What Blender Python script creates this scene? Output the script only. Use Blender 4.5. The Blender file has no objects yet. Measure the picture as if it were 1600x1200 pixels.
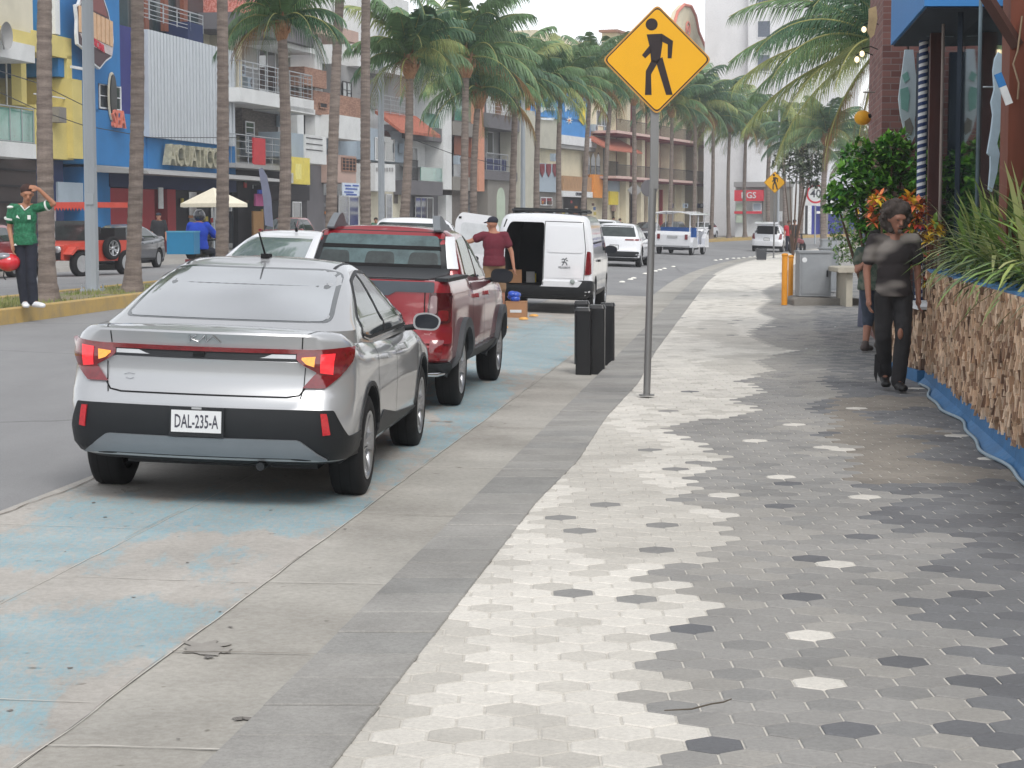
import bpy, bmesh, math, random
from mathutils import Vector, Matrix, noise
from mathutils.bvhtree import BVHTree
R = math.radians
random.seed(7)
S = bpy.context.scene
COL = S.collection
# ------------------------------------------------------------ camera, sky, sun
F, HZ, CH = 3000.0, 345.0, 1.75          # focal in px of a 1600 wide picture, horizon row, eye height
PITCH = math.atan((600 - HZ) / F)
cam_d = bpy.data.cameras.new('camera'); cam = bpy.data.objects.new('camera', cam_d); COL.objects.link(cam)
cam_d.sensor_width = 36; cam_d.lens = 36 * F / 1600 / 1.0; cam_d.clip_end = 3000; cam_d.clip_start = .1
cam.location = (0, 0, CH); cam.rotation_euler = (math.pi / 2 - PITCH, 0, 0)
S.camera = cam
W = bpy.data.worlds.new('World'); S.world = W; W.use_nodes = True
wn = W.node_tree.nodes; wl = W.node_tree.links
SUN_EL, SUN_AZ = R(50), R(160)           # azimuth clockwise from +Y
sky = wn.new('ShaderNodeTexSky'); sky.sky_type = 'NISHITA'; sky.sun_disc = False
sky.sun_elevation = SUN_EL; sky.sun_rotation = SUN_AZ; sky.air_density = 1.0; sky.dust_density = 1.0; sky.ozone_density = 1.0
hs = wn.new('ShaderNodeHueSaturation'); hs.inputs['Saturation'].default_value = .22; hs.inputs['Value'].default_value = 1.0
bg = wn['Background']; bg.inputs['Strength'].default_value = .15
veil = wn.new('ShaderNodeMix'); veil.data_type = 'RGBA'; veil.blend_type = 'ADD'; veil.inputs[0].default_value = 1; veil.inputs[7].default_value = (2.4, 2.4, 2.4, 1)   # thin bright cloud
wl.new(sky.outputs[0], hs.inputs['Color']); wl.new(hs.outputs[0], veil.inputs[6]); wl.new(veil.outputs[2], bg.inputs['Color'])
sun_d = bpy.data.lights.new('sun', 'SUN'); sun_d.energy = 1.5; sun_d.angle = R(24); sun_d.color = (1, .96, .9)
sun = bpy.data.objects.new('sun', sun_d); COL.objects.link(sun)
sv = Vector((math.sin(SUN_AZ) * math.cos(SUN_EL), math.cos(SUN_AZ) * math.cos(SUN_EL), math.sin(SUN_EL)))
sun.rotation_euler = sv.to_track_quat('Z', 'Y').to_euler(); sun.location = (0, 0, 60)
S.view_settings.view_transform = 'Standard'; S.view_settings.look = 'None'
S.view_settings.exposure = .12; S.view_settings.gamma = 1
S.cycles.max_bounces = 6; S.cycles.diffuse_bounces = 2; S.cycles.glossy_bounces = 3
S.cycles.transparent_max_bounces = 8; S.cycles.transmission_bounces = 4

# ------------------------------------------------------------ geometry of the street
cp, sp = math.cos(PITCH), math.sin(PITCH)
def at(u, v, Y):
    """point seen at pixel u,v (1600x1200) at distance Y along the street"""
    a = (u - 800) / F; b = (600 - v) / F
    y = cp + b * sp; z = -sp + b * cp
    return Vector((a * Y / y, Y, CH + z * Y / y))
def gp(u, v, z=0.0):
    a = (u - 800) / F; b = (600 - v) / F
    y = cp + b * sp; k = -sp + b * cp
    s = (z - CH) / k
    return Vector((a * s, y * s, z))
def pix(p):
    d = Vector(p) - Vector((0, 0, CH))
    f = d.y * cp - d.z * sp; up = d.y * sp + d.z * cp
    return 800 + F * d.x / f, 600 - F * up / f
def xk(d):
    return -1.7 + .125 * d + (.0012 * (d - 50) ** 2 if d > 50 else 0)
def sk(d):
    return .125 + (.0024 * (d - 50) if d > 50 else 0)
def P(d, t, z=None):
    th = math.atan(sk(d))
    return Vector((xk(d) + t * math.cos(th), d - t * math.sin(th), zr(t) if z is None else z))
def zr(t):
    pts = [(-60, .34), (-27, .32), (-19.8, .30), (-19.7, .16), (-10.7, .30), (-8.7, .30), (-2.6, .08), (-.62, .012), (0, 0), (.02, .05), (3.5, .10), (8, .14), (60, .14)]
    for (a, za), (b, zb) in zip(pts, pts[1:]):
        if a <= t <= b: return za + (zb - za) * (t - a) / (b - a)
    return .14
def heading(d): return -math.atan(sk(d))
def tof(x, y):
    d = y
    for _ in range(4):
        th = math.atan(sk(d)); t = (x - xk(d)) * math.cos(th) + (y - d) * -math.sin(th)
        d = y + t * math.sin(th)
    return d, t
def ray_t(u, t):
    """the point on the line of offset t that stands in column u"""
    lo, hi = 12.0, 400.0
    g = lambda d: (P(d, t).x / P(d, t).y - (u - 800) / F)
    for _ in range(50):
        m = (lo + hi) / 2
        if g(m) < 0: lo = m
        else: hi = m
    return lo

# ------------------------------------------------------------ materials
MATS = {}
def lin(c):
    return tuple(((x / 255) / 12.92 if x <= 10.3 else (((x / 255) + .055) / 1.055) ** 2.4) for x in c)
def mat(name, c, rough=.6, metal=0, var=.12, scale=4, bump=0, bscale=40, coat=0, spec=.5, alpha=1, trans=0, emit=0, stretch=(1, 1, 1), ior=1.45, c2=None, thr=None, isl=0, speck=0, det=6):
    if name in MATS: return MATS[name]
    m = bpy.data.materials.new(name); m.use_nodes = True; MATS[name] = m
    nt = m.node_tree; N = nt.nodes; L = nt.links; b = N['Principled BSDF']
    b.inputs['Roughness'].default_value = rough; b.inputs['Metallic'].default_value = metal
    b.inputs['Specular IOR Level'].default_value = spec; b.inputs['Coat Weight'].default_value = coat
    b.inputs['Coat Roughness'].default_value = .04
    b.inputs['Alpha'].default_value = alpha; b.inputs['Transmission Weight'].default_value = trans; b.inputs['IOR'].default_value = ior
    tc = N.new('ShaderNodeTexCoord'); mp = N.new('ShaderNodeMapping'); mp.inputs['Scale'].default_value = stretch
    L.new(tc.outputs['Object'], mp.inputs['Vector'])
    n1 = N.new('ShaderNodeTexNoise'); n1.inputs['Scale'].default_value = scale; n1.inputs['Detail'].default_value = det; n1.inputs['Roughness'].default_value = .65
    L.new(mp.outputs[0], n1.inputs['Vector'])
    rp = N.new('ShaderNodeValToRGB')
    if c2 is None:
        lo = [max(0, x * (1 - var)) for x in c]; hi = [min(1, x * (1 + var)) for x in c]
        e0, e1 = .3, .7
    else:
        lo, hi = c, c2; e0, e1 = thr or (.4, .6)
    rp.color_ramp.elements[0].color = (*lo, 1); rp.color_ramp.elements[1].color = (*hi, 1)
    rp.color_ramp.elements[0].position = e0; rp.color_ramp.elements[1].position = e1
    L.new(n1.outputs['Fac'], rp.inputs[0]); col = rp.outputs[0]
    def mulv(col, val, lo_, hi_, a0=0, a1=1):
        mr = N.new('ShaderNodeMapRange'); mr.inputs[1].default_value = a0; mr.inputs[2].default_value = a1; mr.inputs[3].default_value = lo_; mr.inputs[4].default_value = hi_
        L.new(val, mr.inputs[0]); mx = N.new('ShaderNodeMix'); mx.data_type = 'RGBA'; mx.blend_type = 'MULTIPLY'; mx.inputs[0].default_value = 1
        L.new(col, mx.inputs[6]); L.new(mr.outputs[0], mx.inputs[7]); return mx.outputs[2]
    if isl:
        ge = N.new('ShaderNodeNewGeometry'); col = mulv(col, ge.outputs['Random Per Island'], 1 - isl, 1 + isl)
    if speck:
        n3 = N.new('ShaderNodeTexNoise'); n3.inputs['Scale'].default_value = 55; n3.inputs['Detail'].default_value = 4; n3.inputs['Roughness'].default_value = .8
        L.new(tc.outputs['Object'], n3.inputs['Vector']); col = mulv(col, n3.outputs['Fac'], 1 - speck, 1 + speck * .6, .3, .65)
        n4 = N.new('ShaderNodeTexNoise'); n4.inputs['Scale'].default_value = .9; n4.inputs['Detail'].default_value = 5
        L.new(tc.outputs['Object'], n4.inputs['Vector']); col = mulv(col, n4.outputs['Fac'], 1 - speck * .7, 1.02, .35, .55)
    L.new(col, b.inputs['Base Color'])
    if emit:
        b.inputs['Emission Color'].default_value = (*c, 1); b.inputs['Emission Strength'].default_value = emit
    if bump:
        n2 = N.new('ShaderNodeTexNoise'); n2.inputs['Scale'].default_value = bscale; n2.inputs['Detail'].default_value = 8; n2.inputs['Roughness'].default_value = .7
        L.new(mp.outputs[0], n2.inputs['Vector'])
        bp = N.new('ShaderNodeBump'); bp.inputs['Strength'].default_value = bump; bp.inputs['Distance'].default_value = .01
        L.new(n2.outputs['Fac'], bp.inputs['Height']); L.new(bp.outputs[0], b.inputs['Normal'])
    return m
def paint(name, rgb, rough=.35, **k):
    return mat(name, lin(rgb), rough, var=k.pop('var', .05), **k)

# ------------------------------------------------------------ mesh builder
class MB:
    def __init__(s): s.v = []; s.f = []; s.m = []; s.sm = []
    def add(s, vs, fs, m=0, sm=False):
        o = len(s.v); s.v += [tuple(p) for p in vs]
        for f in fs: s.f.append([i + o for i in f]); s.m.append(m); s.sm.append(sm)
    def box(s, c, d, m=0, rz=0, mx=None):
        x, y, z = [k / 2 for k in d]
        vs = [Vector((sx * x, sy * y, sz * z)) for sz in (-1, 1) for sy in (-1, 1) for sx in (-1, 1)]
        if rz: vs = [Matrix.Rotation(rz, 3, 'Z') @ p for p in vs]
        if mx: vs = [mx @ p for p in vs]
        s.add([p + Vector(c) for p in vs], [(0, 2, 3, 1), (4, 5, 7, 6), (0, 1, 5, 4), (2, 6, 7, 3), (0, 4, 6, 2), (1, 3, 7, 5)], m)
    def bx(s, x0, x1, y0, y1, z0, z1, m=0):
        s.box(((x0 + x1) / 2, (y0 + y1) / 2, (z0 + z1) / 2), (abs(x1 - x0), abs(y1 - y0), abs(z1 - z0)), m)
    def tube(s, pts, rad, n=8, m=0, cap=True, sm=True):
        pts = [Vector(p) for p in pts]
        if not hasattr(rad, '__len__'): rad = [rad] * len(pts)
        rings = []; up = None
        for i, p in enumerate(pts):
            a = pts[min(i + 1, len(pts) - 1)] - pts[max(i - 1, 0)]
            if a.length < 1e-9: a = Vector((0, 0, 1))
            a.normalize()
            if up is None: up = Vector((1, 0, 0)) if abs(a.x) < .9 else Vector((0, 1, 0))
            e = a.cross(up).normalized(); up = e.cross(a).normalized()
            rings.append([p + (e * math.cos(2 * math.pi * k / n) + up * math.sin(2 * math.pi * k / n)) * rad[i] for k in range(n)])
        vs = [q for r in rings for q in r]; fs = []
        for i in range(len(pts) - 1):
            for k in range(n): fs.append((i * n + k, i * n + (k + 1) % n, (i + 1) * n + (k + 1) % n, (i + 1) * n + k))
        s.add(vs, fs, m, sm)
        if cap: s.add(rings[0], [tuple(range(n))], m); s.add(rings[-1], [tuple(range(n))[::-1]], m)
    def lathe(s, prof, n=24, m=0, c=(0, 0, 0), axis='Z', sm=True, m_of=None):
        vs = []; fs = []; 
        for (r, z) in prof:
            for k in range(n):
                a = 2 * math.pi * k / n; x, y = r * math.cos(a), r * math.sin(a)
                p = (x, y, z) if axis == 'Z' else ((z, x, y) if axis == 'X' else (x, z, y))
                vs.append(Vector(p) + Vector(c))
        for i in range(len(prof) - 1):
            for k in range(n): fs.append((i * n + k, i * n + (k + 1) % n, (i + 1) * n + (k + 1) % n, (i + 1) * n + k))
        s.add(vs, fs, m, sm)
    def prism(s, poly, fn, d0, d1, m=0):
        """2D polygon extruded: fn(a,b,depth)->point"""
        n = len(poly)
        vs = [fn(a, b, d0) for a, b in poly] + [fn(a, b, d1) for a, b in poly]
        s.add(vs, [tuple(range(n))[::-1], tuple(range(n, 2 * n))] + [(i, (i + 1) % n, n + (i + 1) % n, n + i) for i in range(n)], m)
    def sphere(s, c, r, m=0, nu=12, nv=8, sc=(1, 1, 1)):
        vs = []; fs = []
        for j in range(nv + 1):
            th = math.pi * j / nv
            for i in range(nu):
                ph = 2 * math.pi * i / nu
                vs.append(Vector((c[0] + r * sc[0] * math.sin(th) * math.cos(ph), c[1] + r * sc[1] * math.sin(th) * math.sin(ph), c[2] + r * sc[2] * math.cos(th))))
        for j in range(nv):
            for i in range(nu): fs.append((j * nu + i, (j + 1) * nu + i, (j + 1) * nu + (i + 1) % nu, j * nu + (i + 1) % nu))
        s.add(vs, fs, m, True)
    def build(s, name, mats, parent=None, loc=None, rz=0, fix=False, angle=None):
        me = bpy.data.meshes.new(name); me.from_pydata(s.v, [], s.f)
        if not isinstance(mats, (list, tuple)): mats = [mats]
        for m in mats: me.materials.append(m)
        me.polygons.foreach_set('material_index', s.m); me.polygons.foreach_set('use_smooth', s.sm)
        if fix:
            bm = bmesh.new(); bm.from_mesh(me); bmesh.ops.remove_doubles(bm, verts=bm.verts, dist=1e-5)
            bmesh.ops.recalc_face_normals(bm, faces=bm.faces); bm.to_mesh(me); bm.free()
        if angle is not None: sharpen(me, angle)
        me.update(); return link(name, me, parent, loc, rz)
def sharpen(me, ang):
    bm = bmesh.new(); bm.from_mesh(me)
    for f in bm.faces: f.smooth = True
    for e in bm.edges:
        e.smooth = not (len(e.link_faces) == 2 and e.calc_face_angle(0) > R(ang))
    bm.to_mesh(me); bm.free()
def link(name, me, parent=None, loc=None, rz=0):
    o = bpy.data.objects.new(name, me); COL.objects.link(o)
    if parent: o.parent = parent
    if loc is not None: o.location = loc
    if rz: o.rotation_euler[2] = rz
    return o
def tag(o, label=None, cat=None, group=None, kind=None):
    if label: o['label'] = label
    if cat: o['category'] = cat
    if group: o['group'] = group
    if kind: o['kind'] = kind
    return o
def thing(name, label, cat, loc=(0, 0, 0), rz=0, group=None, roll=0):
    o = bpy.data.objects.new(name, None); COL.objects.link(o); o.empty_display_size = .2
    o.location = loc; o.rotation_mode = 'ZXY' if False else 'XYZ'
    if roll: o.rotation_mode = 'QUATERNION'; o.rotation_quaternion = (Matrix.Rotation(rz, 3, 'Z') @ Matrix.Rotation(roll, 3, 'Y')).to_quaternion()
    else: o.rotation_euler = (0, 0, rz)
    return tag(o, label, cat, group)
def dup(o, loc=None, rz=None, label=None, parent=None):
    c = o.copy(); COL.objects.link(c); c.parent = parent
    if loc is not None: c.location = loc
    if rz is not None: c.rotation_euler = (0, 0, rz)
    if label: c['label'] = label
    for ch in list(o.children): dup(ch, parent=c)
    return c
def text_mb(mb, s, fn, size, m=0, depth=.004, font_w=1.0):
    """lettering as real geometry; fn(a,b,depth)->point, text centred on 0,0"""
    cu = bpy.data.curves.new('t', 'FONT'); cu.body = s; cu.size = size; cu.align_x = 'CENTER'; cu.align_y = 'CENTER'; cu.resolution_u = 2
    cu.offset = size * .012
    o = bpy.data.objects.new('t', cu); COL.objects.link(o)
    dg = bpy.context.evaluated_depsgraph_get(); me = bpy.data.meshes.new_from_object(o.evaluated_get(dg))
    vs = [v.co.copy() for v in me.vertices]; n = len(vs)
    allv = [fn(p.x * font_w, p.y, depth) for p in vs] + [fn(p.x * font_w, p.y, 0) for p in vs]
    fs = [tuple(p.vertices) for p in me.polygons]
    ec = {}
    for p in me.polygons:
        for k in p.edge_keys: ec[k] = ec.get(k, 0) + 1
    fs += [(a, b, b + n, a + n) for (a, b), c in ec.items() if c == 1]
    mb.add(allv, fs, m)
    COL.objects.unlink(o); bpy.data.objects.remove(o); bpy.data.curves.remove(cu); bpy.data.meshes.remove(me)
def fbm(p, oct=4): return noise.fractal(Vector(p), 1.0, 2.0, oct)

# ------------------------------------------------------------ ground
def strip(mb, ts, ds, m=0, dz=0, zf=None):
    """a sheet between offsets ts over stations ds"""
    n = len(ts); vs = []
    for d in ds:
        for t in ts:
            p = P(d, t); p.z = (zf(t) if zf else zr(t)) + dz; vs.append(p)
    fs = [(i * n + j, i * n + j + 1, (i + 1) * n + j + 1, (i + 1) * n + j) for i in range(len(ds) - 1) for j in range(n - 1)]
    mb.add(vs, fs, m)
def rng(a, b, n): return [a + (b - a) * i / (n - 1) for i in range(n)]
M_earth = mat('earth', (.16, .14, .12), .95, var=.2, scale=.3)
g = MB(); g.add([(-900, -60, -.12), (900, -60, -.12), (900, 1500, -.12), (-900, 1500, -.12)], [(0, 1, 2, 3)])
tag(g.build('ground', M_earth), kind='structure')

def asphalt():
    m = mat('asphalt', lin((142, 142, 143)), .88, var=.16, scale=.5, bump=.5, bscale=120, stretch=(1, .35, 1))
    nt = m.node_tree; N = nt.nodes; L = nt.links; b = N['Principled BSDF']
    src = b.inputs['Base Color'].links[0].from_socket
    tc = N.new('ShaderNodeTexCoord'); n = N.new('ShaderNodeTexNoise'); n.inputs['Scale'].default_value = 180; n.inputs['Detail'].default_value = 2
    L.new(tc.outputs['Object'], n.inputs['Vector'])
    mx = N.new('ShaderNodeMix'); mx.data_type = 'RGBA'; mx.blend_type = 'MULTIPLY'; mx.inputs[0].default_value = .5
    mr = N.new('ShaderNodeMapRange'); mr.inputs[1].default_value = .3; mr.inputs[2].default_value = .7; mr.inputs[3].default_value = .6; mr.inputs[4].default_value = 1.2
    L.new(n.outputs['Fac'], mr.inputs[0]); L.new(src, mx.inputs[6]); L.new(mr.outputs[0], mx.inputs[7]); L.new(mx.outputs[2], b.inputs['Base Color'])
    v = N.new('ShaderNodeTexVoronoi'); v.feature = 'DISTANCE_TO_EDGE'; v.inputs['Scale'].default_value = .22
    nd = N.new('ShaderNodeTexNoise'); nd.inputs['Scale'].default_value = 1.5; nd.inputs['Detail'].default_value = 6
    L.new(tc.outputs['Object'], nd.inputs['Vector'])
    ad = N.new('ShaderNodeMix'); ad.data_type = 'RGBA'; ad.inputs[0].default_value = .25
    L.new(tc.outputs['Object'], ad.inputs[6]); L.new(nd.outputs['Color'], ad.inputs[7]); L.new(ad.outputs[2], v.inputs['Vector'])
    cr = N.new('ShaderNodeMapRange'); cr.inputs[1].default_value = .0; cr.inputs[2].default_value = .006; cr.inputs[3].default_value = .55; cr.inputs[4].default_value = 1
    L.new(v.outputs['Distance'], cr.inputs[0])
    m2 = N.new('ShaderNodeMix'); m2.data_type = 'RGBA'; m2.blend_type = 'MULTIPLY'; m2.inputs[0].default_value = 1
    L.new(mx.outputs[2], m2.inputs[6]); L.new(cr.outputs[0], m2.inputs[7]); L.new(m2.outputs[2], b.inputs['Base Color'])
    return m
DS = rng(2, 60, 30) + rng(64, 300, 60)
r_ = MB(); strip(r_, [-19.7, -15, -10.8, -8.6, -5, -2.6, -.62], DS)
tag(r_.build('road', asphalt()), kind='structure')
M_conc = mat('pavement_concrete', lin((160, 157, 152)), .9, var=.1, scale=1.2, bump=.3, bscale=60)
fp = MB()
strip(fp, [-60, -27, -19.8], DS); vs = []
for d in DS: vs += [P(d, -19.8, .30), P(d, -19.7, .16)]
fp.add(vs, [(2 * i, 2 * i + 1, 2 * i + 3, 2 * i + 2) for i in range(len(DS) - 1)])
tag(fp.build('far_pavement', M_conc), kind='structure')

# parking lane, concrete slabs with worn blue paint
BLOB = [(40, 860, 150, 30, .75), (180, 812, 110, 30, .95), (420, 800, 170, 26, 1.1), (90, 1000, 190, 48, .72), (240, 970, 60, 26, 1.1), (15, 1100, 60, 60, .9),
        (330, 880, 120, 40, .3), (520, 785, 70, 20, .6), (590, 740, 60, 26, .45), (680, 690, 90, 40, .5), (730, 620, 80, 60, .55), (810, 555, 90, 30, .7), (850, 520, 60, 24, .6), (380, 980, 90, 40, .45), (300, 1040, 120, 40, .35)]
def lane_mask(p):
    u, v = pix(p); s = 0
    for (a, b, ru, rv, k) in BLOB:
        q = ((u - a) / ru) ** 2 + ((v - b) / rv) ** 2
        if q < 4: s = max(s, k * math.exp(-q * .8))
    return s
def concrete_mat(name, base, painted):
    m = bpy.data.materials.new(name); m.use_nodes = True; nt = m.node_tree; N = nt.nodes; L = nt.links; b = N['Principled BSDF']
    b.inputs['Roughness'].default_value = .85
    tc = N.new('ShaderNodeTexCoord')
    def nz(sc, det=6, st=(1, 1, 1), rough=.6):
        mp = N.new('ShaderNodeMapping'); mp.inputs['Scale'].default_value = st; L.new(tc.outputs['Object'], mp.inputs[0])
        n = N.new('ShaderNodeTexNoise'); n.inputs['Scale'].default_value = sc; n.inputs['Detail'].default_value = det; n.inputs['Roughness'].default_value = rough
        L.new(mp.outputs[0], n.inputs['Vector']); return n.outputs['Fac']
    def ramp(f, p0, c0, p1, c1):
        r = N.new('ShaderNodeValToRGB'); e = r.color_ramp.elements; e[0].position = p0; e[1].position = p1; e[0].color = (*c0, 1); e[1].color = (*c1, 1); L.new(f, r.inputs[0]); return r.outputs[0]
    def mul(a, c, f=1):
        x = N.new('ShaderNodeMix'); x.data_type = 'RGBA'; x.blend_type = 'MULTIPLY'; x.inputs[0].default_value = f; L.new(a, x.inputs[6]); L.new(c, x.inputs[7]); return x.outputs[2]
    lo = [c * .82 for c in base]; hi = [min(1, c * 1.12) for c in base]
    col = ramp(nz(1.1, 8), .32, lo, .68, hi)
    col = mul(col, ramp(nz(28, 3, rough=.8), .35, (.86, .85, .84), .65, (1.06, 1.06, 1.06)))
    col = mul(col, ramp(nz(.55, 5, (1, .5, 1)), .38, (.8, .79, .78), .55, (1, 1, 1)))
    col = mul(col, ramp(nz(9, 2, (1, 1, 1)), .24, (.55, .53, .5), .3, (1, 1, 1)))
    if painted:
        at_ = N.new('ShaderNodeAttribute'); at_.attribute_name = 'paintmask'
        a = N.new('ShaderNodeMath'); a.operation = 'ADD'; L.new(at_.outputs['Fac'], a.inputs[0]); L.new(nz(5.5, 12, (1, .3, 1), .78), a.inputs[1])
        mr = N.new('ShaderNodeMapRange'); mr.inputs[1].default_value = .80; mr.inputs[2].default_value = .90; L.new(a.outputs[0], mr.inputs[0])
        mm = N.new('ShaderNodeMath'); mm.operation = 'MULTIPLY'; mm.use_clamp = True; L.new(mr.outputs[0], mm.inputs[0])
        L.new(ramp(nz(34, 10, (1, .25, 1), .9), .40, (.05,) * 3, .58, (.72,) * 3), mm.inputs[1])
        x = N.new('ShaderNodeMix'); x.data_type = 'RGBA'; L.new(mm.outputs[0], x.inputs[0]); L.new(col, x.inputs[6])
        L.new(ramp(nz(2), .3, lin((104, 160, 180)), .7, lin((134, 182, 195))), x.inputs[7]); col = x.outputs[2]
    L.new(col, b.inputs['Base Color'])
    bp = N.new('ShaderNodeBump'); bp.inputs['Strength'].default_value = .35; bp.inputs['Distance'].default_value = .006
    L.new(nz(90, 6), bp.inputs['Height']); L.new(bp.outputs[0], b.inputs['Normal'])
    return m
M_lane = concrete_mat('lane_concrete', lin((178, 174, 168)), True)
M_gut = concrete_mat('gutter_concrete', lin((176, 173, 166)), False)
M_joint = mat('joint_mortar', lin((196, 192, 184)), .9, var=.15, scale=20)
M_crack = mat('crack_dirt', lin((122, 114, 104)), .95, var=.3, scale=8)
pl = MB(); ds = [4.0 + i * .06 for i in range(0, 400)] + rng(28.2, 44, 60); ts = rng(-2.6, -.62, 36)
strip(pl, ts, ds, 0, .004)
o = pl.build('parking_lane', M_lane)
a = o.data.attributes.new('paintmask', 'FLOAT', 'POINT')
a.data.foreach_set('value', [min(1, lane_mask(v.co) * (1 if v.co.y < 30 else max(0, (44 - v.co.y) / 14)) * .60 + .155) for v in o.data.vertices])
tag(o, kind='structure')
gt = MB(); DG = rng(3, 12, 60) + rng(12.2, 60, 80) + rng(64, 260, 50)
strip(gt, [-.62, -.3, 0], DG, 0, .001)
tag(gt.build('gutter', M_gut), kind='structure')
# joints: long seams between slabs and short cross seams
jn = MB()
def seam(t, d0, d1, w, mi, wob=.012, dz=.009, seed=0, gaps=0):
    n = int((d1 - d0) / .12) + 2; pr = None
    for i in range(n):
        d = d0 + (d1 - d0) * i / (n - 1)
        o_ = fbm((d * 1.3, seed * 7.1, 0), 3) * wob; ww = w * (.5 + 1.1 * abs(fbm((d * 3.1, seed, 4), 2)))
        a_, b_ = P(d, t + o_ - ww / 2), P(d, t + o_ + ww / 2); a_.z += dz; b_.z += dz
        if pr and not (gaps and fbm((d * .9, seed, 9), 2) > gaps): jn.add([pr[0], pr[1], b_, a_], [(0, 1, 2, 3)], mi)
        pr = (a_, b_)
seam(-.62, 4, 60, .008, 0, seed=1, dz=.0065); seam(-.626, 4, 60, .003, 1, seed=2, gaps=-.15, dz=.008)
seam(-1.62, 4, 40, .007, 0, seed=3, dz=.0065); seam(-1.63, 4, 40, .004, 1, seed=4, gaps=-.1, dz=.011)
seam(-2.55, 4, 44, .01, 1, seed=5, wob=.05)
seam(-.01, 4, 60, .016, 1, seed=6, wob=.01, dz=.006)
def cross(d, t0, t1, w, mi, dz=.009, seed=0, sl=0):
    n = 14; pr = None
    for i in range(n + 1):
        t = t0 + (t1 - t0) * i / n; p = P(d, t); p.y = P(d, t0).y + sl * (t - t0) + fbm((t * 3, d, seed), 3) * .015
        p.z = zr(t) + dz; ww = w * (.4 + abs(fbm((t * 6, d, 3), 2)) * 1.6); q = p + Vector((0, ww, 0))
        if pr: jn.add([pr[0], p, q, pr[1]], [(0, 1, 2, 3)], mi)
        pr = (p, q)
for i, d in enumerate([6.15, 7.55, 9.05, 11.2, 13.4, 16, 19, 22.5]): cross(d, -.62, -.02, .01, i % 2, seed=i)
for i, d in enumerate([6.6, 8.9, 11.4, 14.2, 17.5, 21, 25]): cross(d, -1.6, -.64, .008, 0, seed=i + 20)
for i, d in enumerate([7.8, 10.2, 13.2, 16.6, 20.4]): cross(d, -2.5, -1.64, .008, 0, seed=i + 40)
tag(jn.build('slab_joints', [M_joint, M_crack]), kind='structure')
# stains
stn = MB()
def blot(c, rx, ry, seed, m=0, n=40, dz=.0065):
    vs = [Vector((c.x, c.y, c.z + dz))]
    for i in range(n):
        a_ = 2 * math.pi * i / n; k = 1 + .9 * fbm((math.cos(a_) * 1.7, math.sin(a_) * 1.7, seed), 4)
        x, y = c.x + rx * k * math.cos(a_), c.y + ry * k * math.sin(a_)
        d_, t_ = tof(x, y); vs.append(Vector((x, y, zr(t_) + dz)))
    stn.add(vs, [(0, i + 1, (i + 1) % n + 1) for i in range(n)], m)
M_st1 = mat('oil_stain', lin((150, 146, 140)), .8, var=.12, scale=14); M_st2 = mat('dark_oil', lin((112, 108, 104)), .6, var=.2, scale=20)
blot(gp(322, 1012, .01), .09, .10, 3, 0); blot(gp(345, 1018, .01), .05, .05, 8, 0); blot(gp(325, 1029, .01), .02, .02, 5, 1, dz=.009); blot(gp(378, 1122, .01), .035, .022, 9, 1)
blot(gp(690, 660, .02), .1, .05, 13, 0); blot(gp(205, 772, .04), .05, .08, 15, 0)
for i in range(60):
    d_ = random.uniform(6, 20); t_ = random.uniform(-2.5, -.1); p = P(d_, t_); blot(p, random.uniform(.003, .012), random.uniform(.003, .02), i, 1, 7)
tag(stn.build('road_stains', [M_st1, M_st2]), kind='structure')

# kerb slabs (flush grey stones along the gutter)
M_slab = [mat('kerb_stone_%d' % i, lin(c), .8, var=.12, scale=3, bump=.3, bscale=90, isl=.05, speck=.2) for i, c in enumerate([(152, 150, 146), (158, 156, 152), (144, 143, 140)])]
kb = MB(); strip(kb, [.002, .4], [4.2 + .5 * i for i in range(112)], 3, 0, zf=lambda t: .03); y = 4.2
def slab_w(d):
    T = [(4, .42), (11.5, .42), (13.5, .49), (16.5, .46), (20, .53), (25, .46), (300, .46)]
    for (a, x), (b, y) in zip(T, T[1:]):
        if d <= b: return x + (y - x) * max(0, d - a) / (b - a)
    return .46
kb2 = MB(); 
i = 0
while y < 60:
    L_ = .40 if y < 30 else 1.2
    w = slab_w(y); w2 = slab_w(y + L_)
    x0, x1 = xk(y), xk(y + L_); g_ = .008; tl = random.uniform(-.003, .003)
    b0 = [(x0 + .004, y + g_), (x0 + w - g_, y + g_), (x1 + w2 - g_, y + L_ - g_), (x1 + .004, y + L_ - g_)]
    vs = [Vector((a_, b_, .01)) for a_, b_ in b0] + [Vector((a_, b_, .058 + tl)) for a_, b_ in b0]
    cx = sum(v.x for v in vs) / 8; cy = sum(v.y for v in vs) / 8
    vs += [Vector((cx + (v.x - cx) * .97, cy + (v.y - cy) * .97, v.z + .005)) for v in vs[4:8]]
    kb.add(vs, [(0, 1, 5, 4), (1, 2, 6, 5), (2, 3, 7, 6), (3, 0, 4, 7), (4, 5, 9, 8), (5, 6, 10, 9), (6, 7, 11, 10), (7, 4, 8, 11), (8, 9, 10, 11)], random.choice([0, 0, 1, 2]))
    y += L_
strip(kb, [.004, .46], rng(60, 260, 60), 1, 0, zf=lambda t: .05)
tag(kb.build('kerb', M_slab + [M_crack]), kind='structure')

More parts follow.
